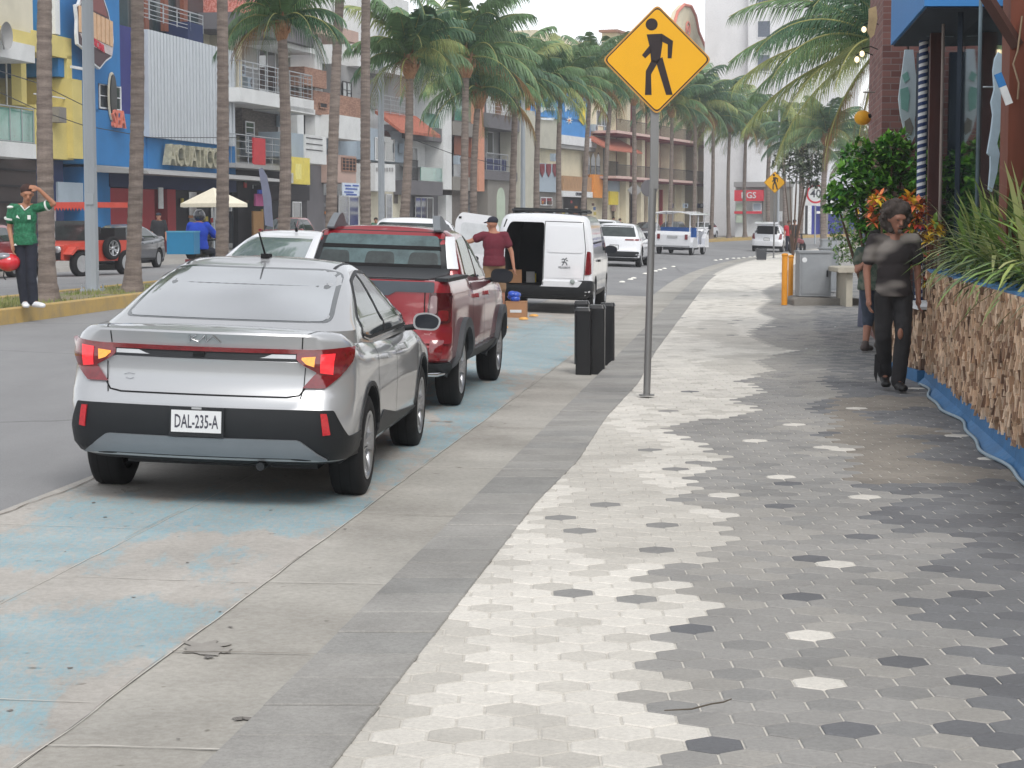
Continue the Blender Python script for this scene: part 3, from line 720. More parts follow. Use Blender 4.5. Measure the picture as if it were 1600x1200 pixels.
# ---------------------------------------------------------------- the silver saloon in front
def silver_car():
    sp_ = sedan_spec(SILV); sp_['spokes'] = 5
    root, bv, bo = vehicle('parked_car', 'silver saloon with lit tail lamps and a red light bar, nearest car', 'car', (-1.86, 11.3, .035), -.078, .033, sp_)
    b = MB(); conform(b, bv, rnd([(-.63, 1.112), (.63, 1.112), (.56, 1.36), (.46, 1.398), (-.46, 1.398), (-.56, 1.36)], .05), 'rear', 0, .003, .06)
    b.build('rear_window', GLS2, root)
    b = MB(); conform(b, bv, rnd([(-.66, 1.105), (.66, 1.105), (.58, 1.385), (.45, 1.41), (-.45, 1.41), (-.58, 1.385)], .05), 'rear', 0, .0015, .06); b.build('window_surround', mat('glass_border', (.07, .08, .085), .1, spec=1, ior=1.8), root)
    sw = rnd([(1.02, 1.02), (1.10, 1.13), (1.55, 1.335), (1.95, 1.385), (2.35, 1.37), (2.75, 1.25), (3.22, .985), (1.3, .985)], .05)
    for s in ('right', 'left'):
        b = MB(); conform(b, bv, sw, s, 0, .003, .07); w_ = b.build('side_window', GLS, root)
        t = MB(); seamline(t, bv, sw + [sw[0]], s, .02, 0, .006); seamline(t, bv, [(1.98, .985), (1.90, 1.385)], s, .06, 0, .006); t.build('window_trim', BLK, w_)
        t = MB(); seamline(t, bv, [(1.06, 1.0), (1.3, .968), (3.3, .968)], s, .012, 0, .008); t.build('chrome_strip', CHR, root)
        g_ = MB()
        seamline(g_, bv, [(1.30, .95), (1.22, .8), (1.27, .55), (1.42, .36)], s, .008); seamline(g_, bv, [(2.12, .96), (2.08, .7), (2.10, .36)], s, .008); seamline(g_, bv, [(3.25, .9), (3.18, .6), (3.2, .36)], s, .008)
        seamline(g_, bv, [(1.42, .355), (3.2, .355)], s, .008); g_.build('door_gaps', GAP, root)
        for y0 in (1.42, 2.35): h = MB(); conform(h, bv, rnd([(y0, .835), (y0 + .2, .83), (y0 + .2, .865), (y0, .87)], .015), s, 0, .03, .05, .03); h.build('door_handle', SILV, root)
        c = MB(); conform(c, bv, rnd([(.06, .455), (.56, .455), (.56, .31), (.1, .31)], .02), s, 0, .006, .05); c.build('bumper_corner', BLK, root)
        c = MB(); conform(c, bv, rnd([(1.26, .27), (3.2, .27), (3.2, .36), (2.1, .42), (1.45, .5), (1.24, .42)], .03), s, 0, .006, .08, far=9); c.build('sill_cladding', BLK, root)
        sg = 1 if s == 'right' else -1
        for y in sp_['wheels']:
            ar = [(y + .41 * math.cos(R(a)), .325 + .41 * math.sin(R(a))) for a in range(-10, 191, 10)]; ai = [(y + .382 * math.cos(R(a)), .325 + .382 * math.sin(R(a))) for a in range(190, -11, -10)]
            c = MB(); conform(c, bv, ar + ai, s, 0, .007, .08); c.build('wheel_arch_trim', BLK, root)
    # rear bumper and lights
    b = MB(); conform(b, bv, rnd([(-.775, .615), (.775, .615), (.845, .455), (.868, .45), (.862, .315), (.74, .285), (-.74, .285), (-.862, .315), (-.868, .45), (-.845, .455)], .012), 'rear', 0, .006, .045); bp_ = b.build('rear_bumper', BLK, root)
    b = MB(); conform(b, bv, rnd([(-.58, .44), (.58, .44), (.74, .318), (.58, .335), (-.58, .335), (-.74, .318)], .02), 'rear', 0, .022, .045, .05)
    sk1 = b.build('skid_plate', SKID, root)
    b = MB(); 
    for a0, a1 in ((-.56, .56),): conform(b, bv, rnd([(a0, .338), (a0 + .05, .395), (a1 - .05, .395), (a1, .338)], .02), 'rear', 0, .012, .05, .02)
    b.build('skid_recess', mat('skid_dark', lin((92, 98, 104)), .5), sk1)
    for s in (1, -1):
        rp_ = [(.70, .60), (.735, .60), (.755, .475), (.715, .47)]
        b = MB(); conform(b, bv, rp_ if s == 1 else sym(rp_), 'rear', 0, .013, .04, .02); b.build('reflector', mat('reflector_red', (.55, .02, .03), .25, coat=1, var=.2, scale=60), root)
        lp = rnd([(.545, .972), (.855, .985), (.845, .90), (.79, .815), (.715, .742), (.585, .742), (.665, .84), (.545, .905)], .008)
        b = MB(); conform(b, bv, lp if s == 1 else sym(lp), 'rear', 0, .012, .03, .02); t = b.build('tail_lamp', RED, root)
        b = MB(); q = [(.575, .925), (.655, .932), (.65, .875), (.61, .888), (.575, .905)]; conform(b, bv, q if s == 1 else sym(q), 'rear', 0, .017, .03, .01); b.build('indicator', AMBL, t)
        q = [(.685, .945), (.76, .952), (.75, .83), (.685, .84)]; b = MB(); conform(b, bv, q if s == 1 else sym(q), 'rear', 0, .017, .03, .01); b.build('brake_light', REDL, t)
        q = [(.33, .912), (.54, .912), (.54, .94), (.40, .94)]; b = MB(); conform(b, bv, q if s == 1 else sym(q), 'rear', 0, .010, .03, .01); b.build('reverse_light', LENS, root)
    b = MB(); conform(b, bv, [(-.56, .90), (.56, .90), (.56, .946), (-.56, .946)], 'rear', 0, .006, .06, .01); b.build('trunk_recess', BLK, root)
    b = MB(); conform(b, bv, [(-.56, .946), (.56, .946), (.56, .973), (-.56, .973)], 'rear', 0, .014, .06, .02); b.build('light_bar', RED, root)
    g_ = MB(); seamline(g_, bv, [(-.60, .74), (-.57, .70), (-.5, .688), (.5, .688), (.57, .70), (.60, .74)], 'rear', .009)
    for s in (1, -1): seamline(g_, bv, [(.575 * s, .975), (.58 * s, 1.045)], 'rear', .007)
    for s in (1, -1): seamline(g_, bv, [(.58 * s, .07), (.62 * s, .18), (.66 * s, .38)], 'top', .006)
    g_.build('trunk_gap', GAP, root)
    # rounded emblem letters on the lid and small script
    f, D = caster(bv, 'rear'); lg = MB()
    def stroke(pts, w=.008, off=.006):
        for p, q in zip(pts, pts[1:]):
            a, c = f(*p), f(*q)
            if a and c: lg.tube([a[0] + Vector((0, -off, 0)), c[0] + Vector((0, -off, 0))], w / 2, 6, 0)
    x0 = -.085; z0 = 1.0; h = .042
    stroke([(x0, z0 + h), (x0, z0)]); stroke([(x0 + .045, z0 + h), (x0 + .005, z0 + .018), (x0 + .05, z0), (x0 + .095, z0 + h), (x0 + .095, z0)])
    stroke([(x0 + .095, z0), (x0 + .14, z0 + h), (x0 + .185, z0)])
    x1, z1 = -.46, .782; stroke([(x1 - .03, z1 + .008), (x1, z1 + .016), (x1 + .035, z1 + .01)], .004); stroke([(x1 - .02, z1 - .012), (x1 + .01, z1 - .018), (x1 + .03, z1 - .01)], .004)
    lg.build('emblem', CHR, root)
    plate(root, bv, -.02, .53, 'DAL-235-A')
    b = MB(); b.box((-.02, -.022, .612), (.06, .004, .012), 0); b.build('frame_script', mat('script_grey', (.4, .41, .42), .5), root)
    b = MB(); b.box((-.03, -.01 + .07, .93), (.07, .03, .022), 0); b.build('reversing_camera', GAP, root)
    # aerial
    p, n = caster(bv, 'top')[0](.0, 1.78); b = MB(); b.box(p + Vector((0, .02, .012)), (.055, .11, .03), 0); b.tube([p + Vector((0, -.02, .02)), p + Vector((-.025, -.12, .17))], [.008, .005], 8, 0)
    b.build('aerial', GAP, root)
    for s in (1, -1): g_ = MB(); seamline(g_, bv, [(.50 * s, 1.62), (.52 * s, 2.0), (.52 * s, 2.4)], 'top', .02); g_.build('roof_channel', BLK, root)
    for s in (1, -1): mirror_part(root, s * .86, 3.0, 1.0, s, SILV)
    x = MB(); x.tube([(.35, .06, .27), (.35, .3, .27)], .025, 10); x.box((0, .75, .27), (1.2, .4, .06)); x.box((0, 2.2, .22), (1.2, 3.2, .05)); x.build('underbody', BLK, root)
silver_car()
# ---------------------------------------------------------------- generic dressing for the other cars
def one(nm, bv, poly, axis, m, root, off=.004, res=.07, lab=None):
    b = MB(); conform(b, bv, poly, axis, 0, off, res); o = b.build(nm, m, root)
    if lab: o['label'] = lab
    return o
def hatch_spec(pm, L=4.2, w=.90, H=1.56, r=.34, belt=1.0, rake=.35, nose=.85):
    zf = lambda z, y, x: z + (interp([(0, 0), (.5, 0), (2.8, -.02), (3.1, -.03), (L, nose - belt)], y)) * min(1, max(0, (z - .62) / (belt - .62)))
    body = [(.26, w * .85, .14, L - .12, .2, .3, .08, .2), (.34, w * .96, .03, L - .03, .2, .3, .08, .24), (.45, w * .995, 0, L, .2, .3, .08, .26), (.60, w, 0, L, .2, .3, .08, .28), (.64, w, .03, L - .02, .2, .3, .08, .3),
            (.80, w * .995, .05, L - .04, .2, .3, .08, .3), (belt - .06, w * .975, .06, L - .1, .2, .3, .08, .3), (belt, w * .94, .08, L - .2, .2, .3, .08, .32), (belt + .008, w * .9, .12, L - .3, .2, .3, .08, .35)]
    k = (H - belt); q = lambda f: belt - .05 + (k + .01) * f
    cab = [(belt - .06, w * .92, .10, L - .95, .22, .3, .08, .35), (q(.15), w * .9, .12, L - 1.05, .2, .28, .08, .35), (q(.5), w * .82, .12 + rake * .35, L - 1.45, .18, .26, .07, .32), (q(.82), w * .72, .12 + rake * .75, L - 1.85, .17, .24, .06, .28),
           (q(.94), w * .66, .12 + rake, L - 2.05, .16, .22, .05, .24), (q(1), w * .58, .12 + rake * 1.3, L - 2.2, .14, .2, .04, .2)]
    return dict(body=body, cab=cab, taper=lambda y: 1 - .03 * max(0, (1 - y)) ** 2 - .05 * max(0, y - (L - 1.1)) ** 2, ctaper=lambda y: 1, zf=zf, wheels=(.80, L - .82), r=r, w=w, paint=pm, crown=.01, ccrown=.03, L=L, H=H, belt=belt, rake=rake, simple=True)
def dress(root, bv, sp, rear=True, front=False, lamps='std', glass=GLS, pl=None, dark_bumper=True, sides=('right', 'left')):
    w, L, H, be = sp['w'], sp['L'], sp['H'], sp['belt']; x0, x1 = w * .80, w * .64; zt = H - .10
    one('rear_window', bv, rnd([(-x0, be + .06), (x0, be + .06), (x1, zt), (-x1, zt)], .05), 'rear', glass, root)
    one('windscreen', bv, rnd([(-x0 - .02, be - .0), (x0 + .02, be - .0), (x1, zt), (-x1, zt)], .05), 'front', glass, root, far=9) if False else one('windscreen', bv, rnd([(-x0 - .02, be + .02), (x0 + .02, be + .02), (x1, zt + .02), (-x1, zt + .02)], .05), 'front', glass, root)
    rk = sp['rake']
    for s in sides:
        o = one('side_window', bv, rnd([(.38 + rk * .2, be + .02), (.50 + rk, zt - .03), (L - 2.2, zt), (L - 1.25, be + .02)], .05), s, glass, root)
        t = MB(); seamline(t, bv, [(L * .42, be), (L * .42, zt)], s, .07, 0, .006); t.build('window_pillar', BLK, o)
        one('sill_cladding', bv, rnd([(.95 + .2, .24), (L - 1.2, .24), (L - 1.2, .36), (1.15, .36)], .02), s, BLK, root, .006)
        for y in (L * .27, L * .50): one('door_handle', bv, rnd([(y, be - .15), (y + .2, be - .15), (y + .2, be - .11), (y, be - .11)], .01), s, sp['paint'], root, .02)
    if rear:
        if dark_bumper: one('rear_bumper', bv, rnd([(-w * .96, .30), (w * .96, .30), (w * .93, .56), (-w * .93, .56)], .04), 'rear', BLK, root, .006)
        for s in (1, -1):
            if lamps == 'std': q = rnd([(w * .62, be - .16), (w * .95, be - .12), (w * .97, be + .0), (w * .64, be - .03)], .02)
            elif lamps == 'thin': q = rnd([(w * .40, be - .07), (w * .96, be - .07), (w * .97, be - .01), (w * .40, be - .02)], .01)
            else: q = rnd([(w * .74, be - .28), (w * .93, be - .26), (w * .92, be + .04), (w * .80, be + .04)], .03)
            one('tail_lamp', bv, q if s == 1 else sym(q), 'rear', RED, root, .01)
        plate(root, bv, 0, pl[1] if pl else .70, pl[0] if pl else '', off=.015)
    if front:
        for s in (1, -1):
            q = rnd([(w * .52, .62), (w * .95, .66), (w * .94, .78), (w * .60, .72)], .02)
            one('headlight', bv, q if s == 1 else sym(q), 'front', LENS, root, .01)
        one('grille', bv, rnd([(-w * .48, .52), (w * .48, .52), (w * .50, .68), (-w * .50, .68)], .03), 'front', GAP, root, .006)
        one('front_bumper', bv, rnd([(-w * .9, .25), (w * .9, .25), (w * .8, .42), (-w * .8, .42)], .03), 'front', BLK, root, .006)
        plate(root, bv, 0, .42, '', off=.01, axis='front')
    for s in (1, -1): mirror_part(root, s * w * .96, L - 1.45, be + .04, s, sp['paint'], .95)
    x = MB(); x.box((0, L / 2, .23), (w * 1.5, L - .9, .08)); x.build('underbody', BLK, root)

# ---------------------------------------------------------------- red pickup
def pickup():
    zf = lambda z, y, x: z + interp([(0, 0), (1.4, 0), (1.7, -.06), (3.3, -.08), (3.8, -.10), (4.7, -.26)], y) * min(1, max(0, (z - .7) / .45))
    w = .912
    bl = lambda f: f
    body = [(.36, .78, .12, 4.58, .2, .3, .06, .2), (.42, .86, .05, 4.66, .18, .3, .06, .24), (.50, .905, .0, 4.7, .16, .3, .06, .26), (.60, .912, 0, 4.7, .14, .3, .06, .28), (.615, .912, .01, 4.7, .14, .3, .06, .28), (.66, .912, .04, 4.68, .14, .3, .05, .3), (.70, .912, .05, 4.66, .14, .3, .05, .3),
            (.92, .908, .055, 4.6, .13, .3, .04, .3), (1.06, .895, .06, 4.54, .13, .3, .04, .3), (1.14, .880, .065, 4.45, .12, .3, .04, .32), (1.185, .86, .075, 4.3, .12, .3, .04, .34), (1.195, .82, .10, 4.2, .12, .3, .04, .34)]
    cab = [(1.05, .82, 1.40, 3.85, .10, .3, .04, .36), (1.20, .795, 1.46, 3.6, .10, .28, .04, .34), (1.35, .745, 1.54, 3.32, .10, .26, .05, .32), (1.50, .69, 1.62, 3.02, .10, .22, .05, .28), (1.585, .64, 1.69, 2.82, .12, .2, .04, .24), (1.625, .56, 1.80, 2.7, .14, .2, .03, .2)]
    sp_ = dict(body=body, cab=cab, taper=lambda y: 1 - .04 * max(0, y - 3.6) ** 2 * 1.0, ctaper=lambda y: 1, zf=zf, wheels=(1.03, 3.86), r=.345, ag=.05, w=w, paint=REDP, crown=.0, ccrown=.03)
    root, bv, bo = vehicle('pickup_truck', 'red double cab pickup with grey roof horns and black wheel flares', 'pickup', (-1.49, 17.0, .055), -.115, .033, sp_)
    GL3 = mat('glass_teal_reflection', (.06, .10, .105), .06, spec=.7, coat=.4, var=.6, scale=3)  # teal base colour stands in for the reflection and the view through
    one('window_surround', bv, rnd([(-.70, 1.19), (.70, 1.19), (.60, 1.60), (-.60, 1.60)], .05), 'rear', BLK, root, .004)
    rw = one('rear_window', bv, rnd([(-.60, 1.26), (.60, 1.26), (.54, 1.56), (-.54, 1.56)], .04), 'rear', GL3, root, .008)
    for x0 in (-.44, .0, .42): one('headrest', bv, rnd([(x0 - .15, 1.27), (x0 + .15, 1.27), (x0 + .13, 1.40), (x0 - .13, 1.40)], .04), 'rear', GLS, rw, .010, lab=None)
    one('cross_bar', bv, [(-.58, 1.425), (.58, 1.425), (.575, 1.46), (-.575, 1.46)], 'rear', GAP, rw, .012)
    one('window_lower_edge', bv, [(-.60, 1.255), (.60, 1.255), (.597, 1.285), (-.597, 1.285)], 'rear', GAP, rw, .013)
    for s in (1, -1):
        q = [(.66, 1.25), (.75, 1.25), (.665, 1.55), (.60, 1.55)]; one('bar_leg_reflection', bv, q if s == 1 else sym(q), 'rear', WHT, root, .02)  # white strip paints the reflection on pillar and sport bar
        b = MB(); b.prism(rnd([(1.66, 1.60), (2.45, 1.63), (2.2, 1.665), (1.98, 1.755), (1.84, 1.765), (1.74, 1.70)], .08), lambda a, c, d: Vector((s * (.53 + d) - s * .25 * (c - 1.6), a, c)), -.035, .035); b.build('roof_horn', mat('grey_trim', lin((112, 117, 122)), .5), root)
    b = MB(); b.bx(-.70, .70, .14, 1.46, 1.19, 1.205); b.build('bed_cover', BLK, root)
    one('tailgate_cap', bv, rnd([(-.76, 1.085), (-.42, 1.085), (-.36, 1.05), (.36, 1.05), (.42, 1.085), (.76, 1.085), (.76, 1.175), (-.76, 1.175)], .015), 'rear', mat('trim_slate', lin((74, 82, 90)), .5), root, .012)
    b = MB(); b.lathe([(.001, .02), (.022, .02), (.026, .045)], 12, 0, (-.02, 0, 1.115), 'Y'); b.build('tailgate_lock', CHR, root)
    for s in (1, -1):
        q = rnd([(.70, .80), (.895, .82), (.895, 1.085), (.72, 1.085)], .02); t = one('tail_lamp', bv, q if s == 1 else sym(q), 'rear', mat('lamp_dark_red', (.06, .004, .008), .1, coat=1), root, .012, .03)
        q = rnd([(.725, .90), (.79, .90), (.79, 1.06), (.735, 1.06)], .02); one('lamp_lens', bv, q if s == 1 else sym(q), 'rear', mat('lamp_lens_dull', (.25, .16, .17), .1, coat=1), t, .016, .03)
        q = rnd([(.80, .835), (.875, .84), (.875, .93), (.80, .93)], .02); one('lamp_lens', bv, q if s == 1 else sym(q), 'rear', RED, t, .016, .03)
        q = rnd([(.66, .63), (.90, .63), (.90, .79), (.66, .77)], .02); one('bumper_wing', bv, q if s == 1 else sym(q), 'rear', REDP, root, .02, .04)
        q = rnd([(.735, .50), (.83, .50), (.85, .66), (.74, .655)], .01); one('reflector', bv, q if s == 1 else sym(q), 'rear', RED, root, .026, .04)
        q = rnd([(1.20, 1.20), (1.42, 1.17)], .01) if False else None
        sd = 'right' if s == 1 else 'left'
        o = one('side_window', bv, rnd([(1.78, 1.20), (1.92, 1.53), (2.42, 1.565), (2.42, 1.16)], .04), sd, mat('glass_green_reflection', (.06, .075, .045), .05, spec=.5, var=.6, scale=6), root, .006)  # mottled green base colour stands in for greenish reflections in the rear side window
        o = one('side_window', bv, rnd([(2.50, 1.16), (2.50, 1.565), (2.72, 1.56), (3.36, 1.15)], .04), sd, GLS, root, .006)
        g_ = MB(); seamline(g_, bv, [(1.72, 1.16), (1.6, .8), (1.7, .5)], sd, .01); seamline(g_, bv, [(2.46, 1.12), (2.46, .46)], sd, .01); seamline(g_, bv, [(3.42, 1.1), (3.36, .5)], sd, .01); g_.build('door_gaps', GAP, root)
        for y in (1.85, 2.6): one('door_handle', bv, rnd([(y, .98), (y + .2, .98), (y + .2, 1.02), (y, 1.02)], .01), sd, REDP, root, .025)
        one('sill_step', bv, rnd([(1.45, .38), (3.42, .38), (3.42, .50), (1.45, .50)], .02), sd, BLK, root, .02)
        for y in (1.03, 3.86):
            ar = [(y + .50 * math.cos(R(a)), .345 + .485 * math.sin(R(a))) for a in range(-4, 185, 8)]; ai = [(y + .397 * math.cos(R(a)), .345 + .397 * math.sin(R(a))) for a in range(184, -5, -8)]
            b = MB(); conform(b, bv, ar + ai, sd, 0, .035, .07, .1); b.build('wheel_flare', mat('flare_grey', lin((72, 76, 80)), .6), root)
        mirror_part(root, s * .86, 3.25, 1.15, s, BLK, 1.15)
    one('tailgate_stripe', bv, [(-.60, .70), (.60, .70), (.60, .735), (-.60, .735)], 'rear', CHR, root, .012)
    one('lower_bumper', bv, rnd([(-.88, .37), (.88, .37), (.90, .47), (-.90, .47)], .02), 'rear', BLK, root, .02)
    g_ = MB(); seamline(g_, bv, [(.68, 1.17), (.68, .66), (.66, .64), (-.66, .64), (-.68, .66), (-.68, 1.17)], 'rear', .01, 0, .004); g_.build('tailgate_gap', GAP, root)
    b = MB(); b.tube([(.55, .06, .36), (.80, .09, .36), (.83, .3, .36)], .022, 10); b.build('exhaust_pipe', CHR, root)
    for s in (1, -1): b = MB(); b.bx(s * .76, s * .875, .12, 1.40, 1.185, 1.215); b.build('bed_rail', BLK, root)
    x = MB(); x.box((0, 2.3, .36), (1.3, 4.0, .1)); x.build('underbody', BLK, root)
pickup()

# ---------------------------------------------------------------- white van with one rear door open
def van():
    zf = lambda z, y, x: z
    w = .905
    body = [(.28, .78, .14, 4.28, .16, .3, .04, .2), (.34, .86, .05, 4.36, .14, .3, .04, .24), (.42, .90, .0, 4.4, .12, .3, .04, .26), (.60, .905, 0, 4.4, .12, .3, .04, .28), (.63, .905, .035, 4.38, .12, .3, .03, .3),
            (.95, .905, .045, 4.3, .11, .3, .03, .3), (1.05, .90, .05, 4.0, .11, .3, .03, .34), (1.30, .875, .065, 3.6, .11, .3, .03, .36), (1.55, .835, .085, 3.2, .12, .28, .03, .36), (1.70, .80, .105, 2.95, .14, .26, .03, .34), (1.77, .75, .14, 2.8, .15, .24, .03, .3), (1.80, .68, .2, 2.65, .16, .2, .03, .25)]
    sp_ = dict(body=body, taper=lambda y: 1 - .05 * max(0, y - 3.4) ** 2, zf=zf, wheels=(.86, 3.6), r=.33, ag=.045, w=w, paint=WHT, crown=.02)
    loc = P(35.0, -2.12); root = thing('delivery_van', 'white panel van with its left rear door open', 'van', (loc.x - .04, 35.0, loc.z), -.125, None, .033)
    me = loft(sp_['body'], sp_['taper'], zf, .03); bv = bvh_of(me)
    me = cut_arches(me, [(y, .33) for y in (.86, 3.6)], .375, w)
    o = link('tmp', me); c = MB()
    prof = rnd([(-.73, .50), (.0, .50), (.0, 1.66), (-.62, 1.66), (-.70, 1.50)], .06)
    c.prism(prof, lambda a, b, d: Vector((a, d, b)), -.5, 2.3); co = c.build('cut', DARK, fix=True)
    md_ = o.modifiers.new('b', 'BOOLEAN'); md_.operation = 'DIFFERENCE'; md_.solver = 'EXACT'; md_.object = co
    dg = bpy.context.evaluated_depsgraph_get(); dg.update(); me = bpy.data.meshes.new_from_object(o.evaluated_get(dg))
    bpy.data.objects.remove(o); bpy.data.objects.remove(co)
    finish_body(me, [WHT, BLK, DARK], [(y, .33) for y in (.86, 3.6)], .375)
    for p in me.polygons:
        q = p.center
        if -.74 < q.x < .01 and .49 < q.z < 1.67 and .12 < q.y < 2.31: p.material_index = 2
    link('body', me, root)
    for y in (.86, 3.6):
        for s in (-1, 1): wheel(root, s * .79, y, .33, .2, s)
    one('rear_bumper', bv, rnd([(-.89, .33), (.89, .33), (.895, .62), (.74, .62), (.66, .50), (-.66, .50), (-.74, .62), (-.895, .62)], .03), 'rear', BLK, root, .012)
    for s, sd in ((1, 'right'), (-1, 'left')):
        one('bumper_corner', bv, rnd([(.03, .33), (.45, .33), (.45, .60), (.03, .62)], .02), sd, BLK, root, .012)
        q = rnd([(.76, .72), (.875, .74), (.86, 1.14), (.79, 1.16)], .025); one('tail_lamp', bv, q if s == 1 else sym(q), 'rear', RED, root, .015, .04)
        g_ = MB(); seamline(g_, bv, [(.35, 1.3), (2.3, 1.32)], sd, .03); seamline(g_, bv, [(2.35, 1.6), (2.3, .45)], sd, .012); seamline(g_, bv, [(1.3, 1.55), (1.3, .5)], sd, .01); g_.build('door_gaps', GAP, root)
        one('side_window', bv, rnd([(2.45, 1.14), (2.45, 1.60), (2.75, 1.58), (3.35, 1.14)], .04), sd, GLS, root)
        b = MB(); conform(b, bv, rnd([(1.22, .95), (1.45, .95), (1.45, .99), (1.22, .99)], .01), sd, 0, .03, .05); b.build('door_handle', BLK, root)
        one('sill_cladding', bv, rnd([(1.3, .30), (3.15, .30), (3.15, .42), (1.3, .42)], .02), sd, BLK, root, .01)
        mirror_part(root, s * .88, 3.05, 1.15, s, BLK, 1.2)
    one('door_panel_upper', bv, rnd([(.07, 1.12), (.72, 1.12), (.66, 1.60), (.07, 1.60)], .06), 'rear', WHT, root, .012)
    one('door_panel_lower', bv, rnd([(.04, .66), (.72, .66), (.74, 1.08), (.04, 1.08)], .04), 'rear', WHT, root, .006)
    g_ = MB(); seamline(g_, bv, [(.01, .52), (.01, 1.68), (.70, 1.68), (.765, 1.2), (.75, .63)], 'rear', .012); g_.build('door_gap', GAP, root)
    # small rampant emblem and script on the closed door
    e = MB(); f, D = caster(bv, 'rear')
    def pt(a, b, off=.012): p, n = f(a, b); return p + Vector((0, -off, 0))
    for st in ([(.37, .92), (.385, .96), (.40, 1.0), (.43, 1.03)], [(.40, 1.0), (.36, 1.01), (.34, .99)], [(.385, .96), (.34, .95)], [(.385, .96), (.42, .94), (.44, .90)], [(.37, .92), (.35, .89)], [(.42, .985), (.45, .98)]):
        e.tube([pt(*q) for q in st], .009, 6)
    e.build('emblem', mat('emblem_grey', (.12, .13, .14), .3, .6), root)
    e = MB(); text_mb(e, 'PEUGEOT', lambda a, b, d: Vector((.39 + a, pt(.39, .86).y - d, .85 + b)), .05, 0, .003); e.build('door_script', mat('emblem_grey', (.12,) * 3), root)
    e = MB(); e.lathe([(.001, 0), (.045, 0), (.045, .01)], 16, 0, (.55, pt(.55, .60).y - .01, .60), 'Y'); e.build('round_sticker', mat('sticker', lin((150, 160, 158)), .5), root)
    # open door
    dr = bpy.data.objects.new('rear_door', None); COL.objects.link(dr); dr.parent = root; dr.location = (-.82, .02, 0); dr.rotation_euler = (0, 0, R(180 + 4))
    b = MB(); outl = rnd([(.0, .52), (.80, .52), (.84, 1.0), (.80, 1.66), (.70, 1.80), (.12, 1.74), (.0, 1.55)], .06)
    b.prism(outl, lambda a, c, d: Vector((a, d, c)), -.015, .03, 0)
    o = b.build('door_skin', WHT, dr)
    b = MB(); b.prism(rnd([(.12, 1.05), (.72, 1.05), (.70, 1.62), (.18, 1.58)], .08), lambda a, c, d: Vector((a, d, c)), .03, .036, 0); b.build('door_recess', mat('door_inner', lin((206, 210, 213)), .5), dr)
    b = MB(); b.box((.72, .036, 1.70), (.05, .01, .04)); b.build('door_latch', GAP, dr)
    b = MB(); 
    for x in (-.62, .62): b.tube([(x, .45, 1.83), (x, 2.6, 1.86)], .02, 8)
    for y in (.5, 1.4, 2.4): b.tube([(-.66, y, 1.87), (.66, y, 1.87)], .022, 8)
    b.box((0, 1.5, 1.90), (1.25, 2.0, .03)); b.build('roof_rack', BLK, root)
    x = MB(); x.box((0, 2.2, .30), (1.4, 3.6, .1)); x.build('underbody', BLK, root)
    return root
vanroot = van()

def car_at(d, t, u, spec, label, name='parked_car', face=1, group=None, dz=0, heading_off=0, roll=.033, **k):
    if u is not None:
        x = (u - 800) / F * d; dd, t = tof(x, d)
    else: dd = d; p = P(d, t); x, d = p.x, p.y
    hd = heading(dd) + heading_off; L = spec['L']
    if face == -1: hd += math.pi
    root, bv, bo = vehicle(name, label, 'car', (x, d, zr(t) + dz), hd, roll * (1 if face == 1 else -1) * (1 if t > -9 else 0), spec, group)
    dress(root, bv, spec, rear=(face == 1), front=(face == -1), **k); return root
# white saloon just ahead of the silver one (only roof and rear glass in view)
def sal(pm):
    s_ = sedan_spec(pm); s_.update(H=1.49, belt=1.08, rake=.8, simple=True); return s_
def sal_dress(root, bv, s_, front):
    one('rear_window', bv, rnd([(-.62, 1.12), (.62, 1.12), (.55, 1.37), (-.55, 1.37)], .05), 'rear', mat('glass_pale', (.17, .22, .225), .06, spec=1, coat=1, ior=2, var=.1, scale=2), root)
    one('windscreen', bv, rnd([(-.70, 1.0), (.70, 1.0), (.55, 1.38), (-.55, 1.38)], .05), 'front', GLS, root)
    for s in ('right', 'left'):
        one('side_window', bv, rnd([(1.1, 1.0), (1.6, 1.34), (2.35, 1.37), (3.2, .985)], .04), s, GLS, root); one('sill_cladding', bv, rnd([(1.3, .27), (3.1, .27), (3.1, .36), (1.3, .36)], .02), s, BLK, root)
        for y in (1.4, 2.3): one('door_handle', bv, rnd([(y, .83), (y + .2, .83), (y + .2, .865), (y, .865)], .01), s, s_['paint'], root, .02)
    for s in (1, -1):
        q = rnd([(.55, .80), (.85, .82), (.85, .95), (.55, .93)], .02); one('tail_lamp', bv, q if s == 1 else sym(q), 'rear', RED, root, .01)
        q = rnd([(.48, .58), (.82, .64), (.82, .73), (.52, .68)], .02); one('headlight', bv, q if s == 1 else sym(q), 'front', LENS, root, .01)
        mirror_part(root, s * .86, 3.0, 1.0, s, s_['paint'])
    one('grille', bv, rnd([(-.42, .42), (.42, .42), (.46, .62), (-.46, .62)], .03), 'front', GAP, root, .006)
    one('front_bumper', bv, rnd([(-.75, .26), (.75, .26), (.7, .38), (-.7, .38)], .03), 'front', BLK, root, .006)
    plate(root, bv, 0, .53, '', off=.01) if not front else plate(root, bv, 0, .40, '', off=.01, axis='front')
    x = MB(); x.box((0, 2.2, .22), (1.3, 3.4, .08)); x.build('underbody', BLK, root)
def saloon(d, u, pm, label, face=1, name='parked_car', group=None, t=None, hoff=0):
    s_ = sal(pm)
    if u is not None: x = (u - 800) / F * d; dd, t = tof(x, d)
    else: dd = d; p = P(d, t); x, d = p.x, p.y
    root, bv, bo = vehicle(name, label, 'car', (x, d, zr(t)), heading(dd) + hoff + (math.pi if face == -1 else 0), .033 * face * (1 if t > -9 else 0), s_, group)
    sal_dress(root, bv, s_, face == -1); return root, bv
r0, bv0 = saloon(24.4, 408, WHT, 'white saloon half hidden behind the silver car roof, small aerial', name='white_saloon')
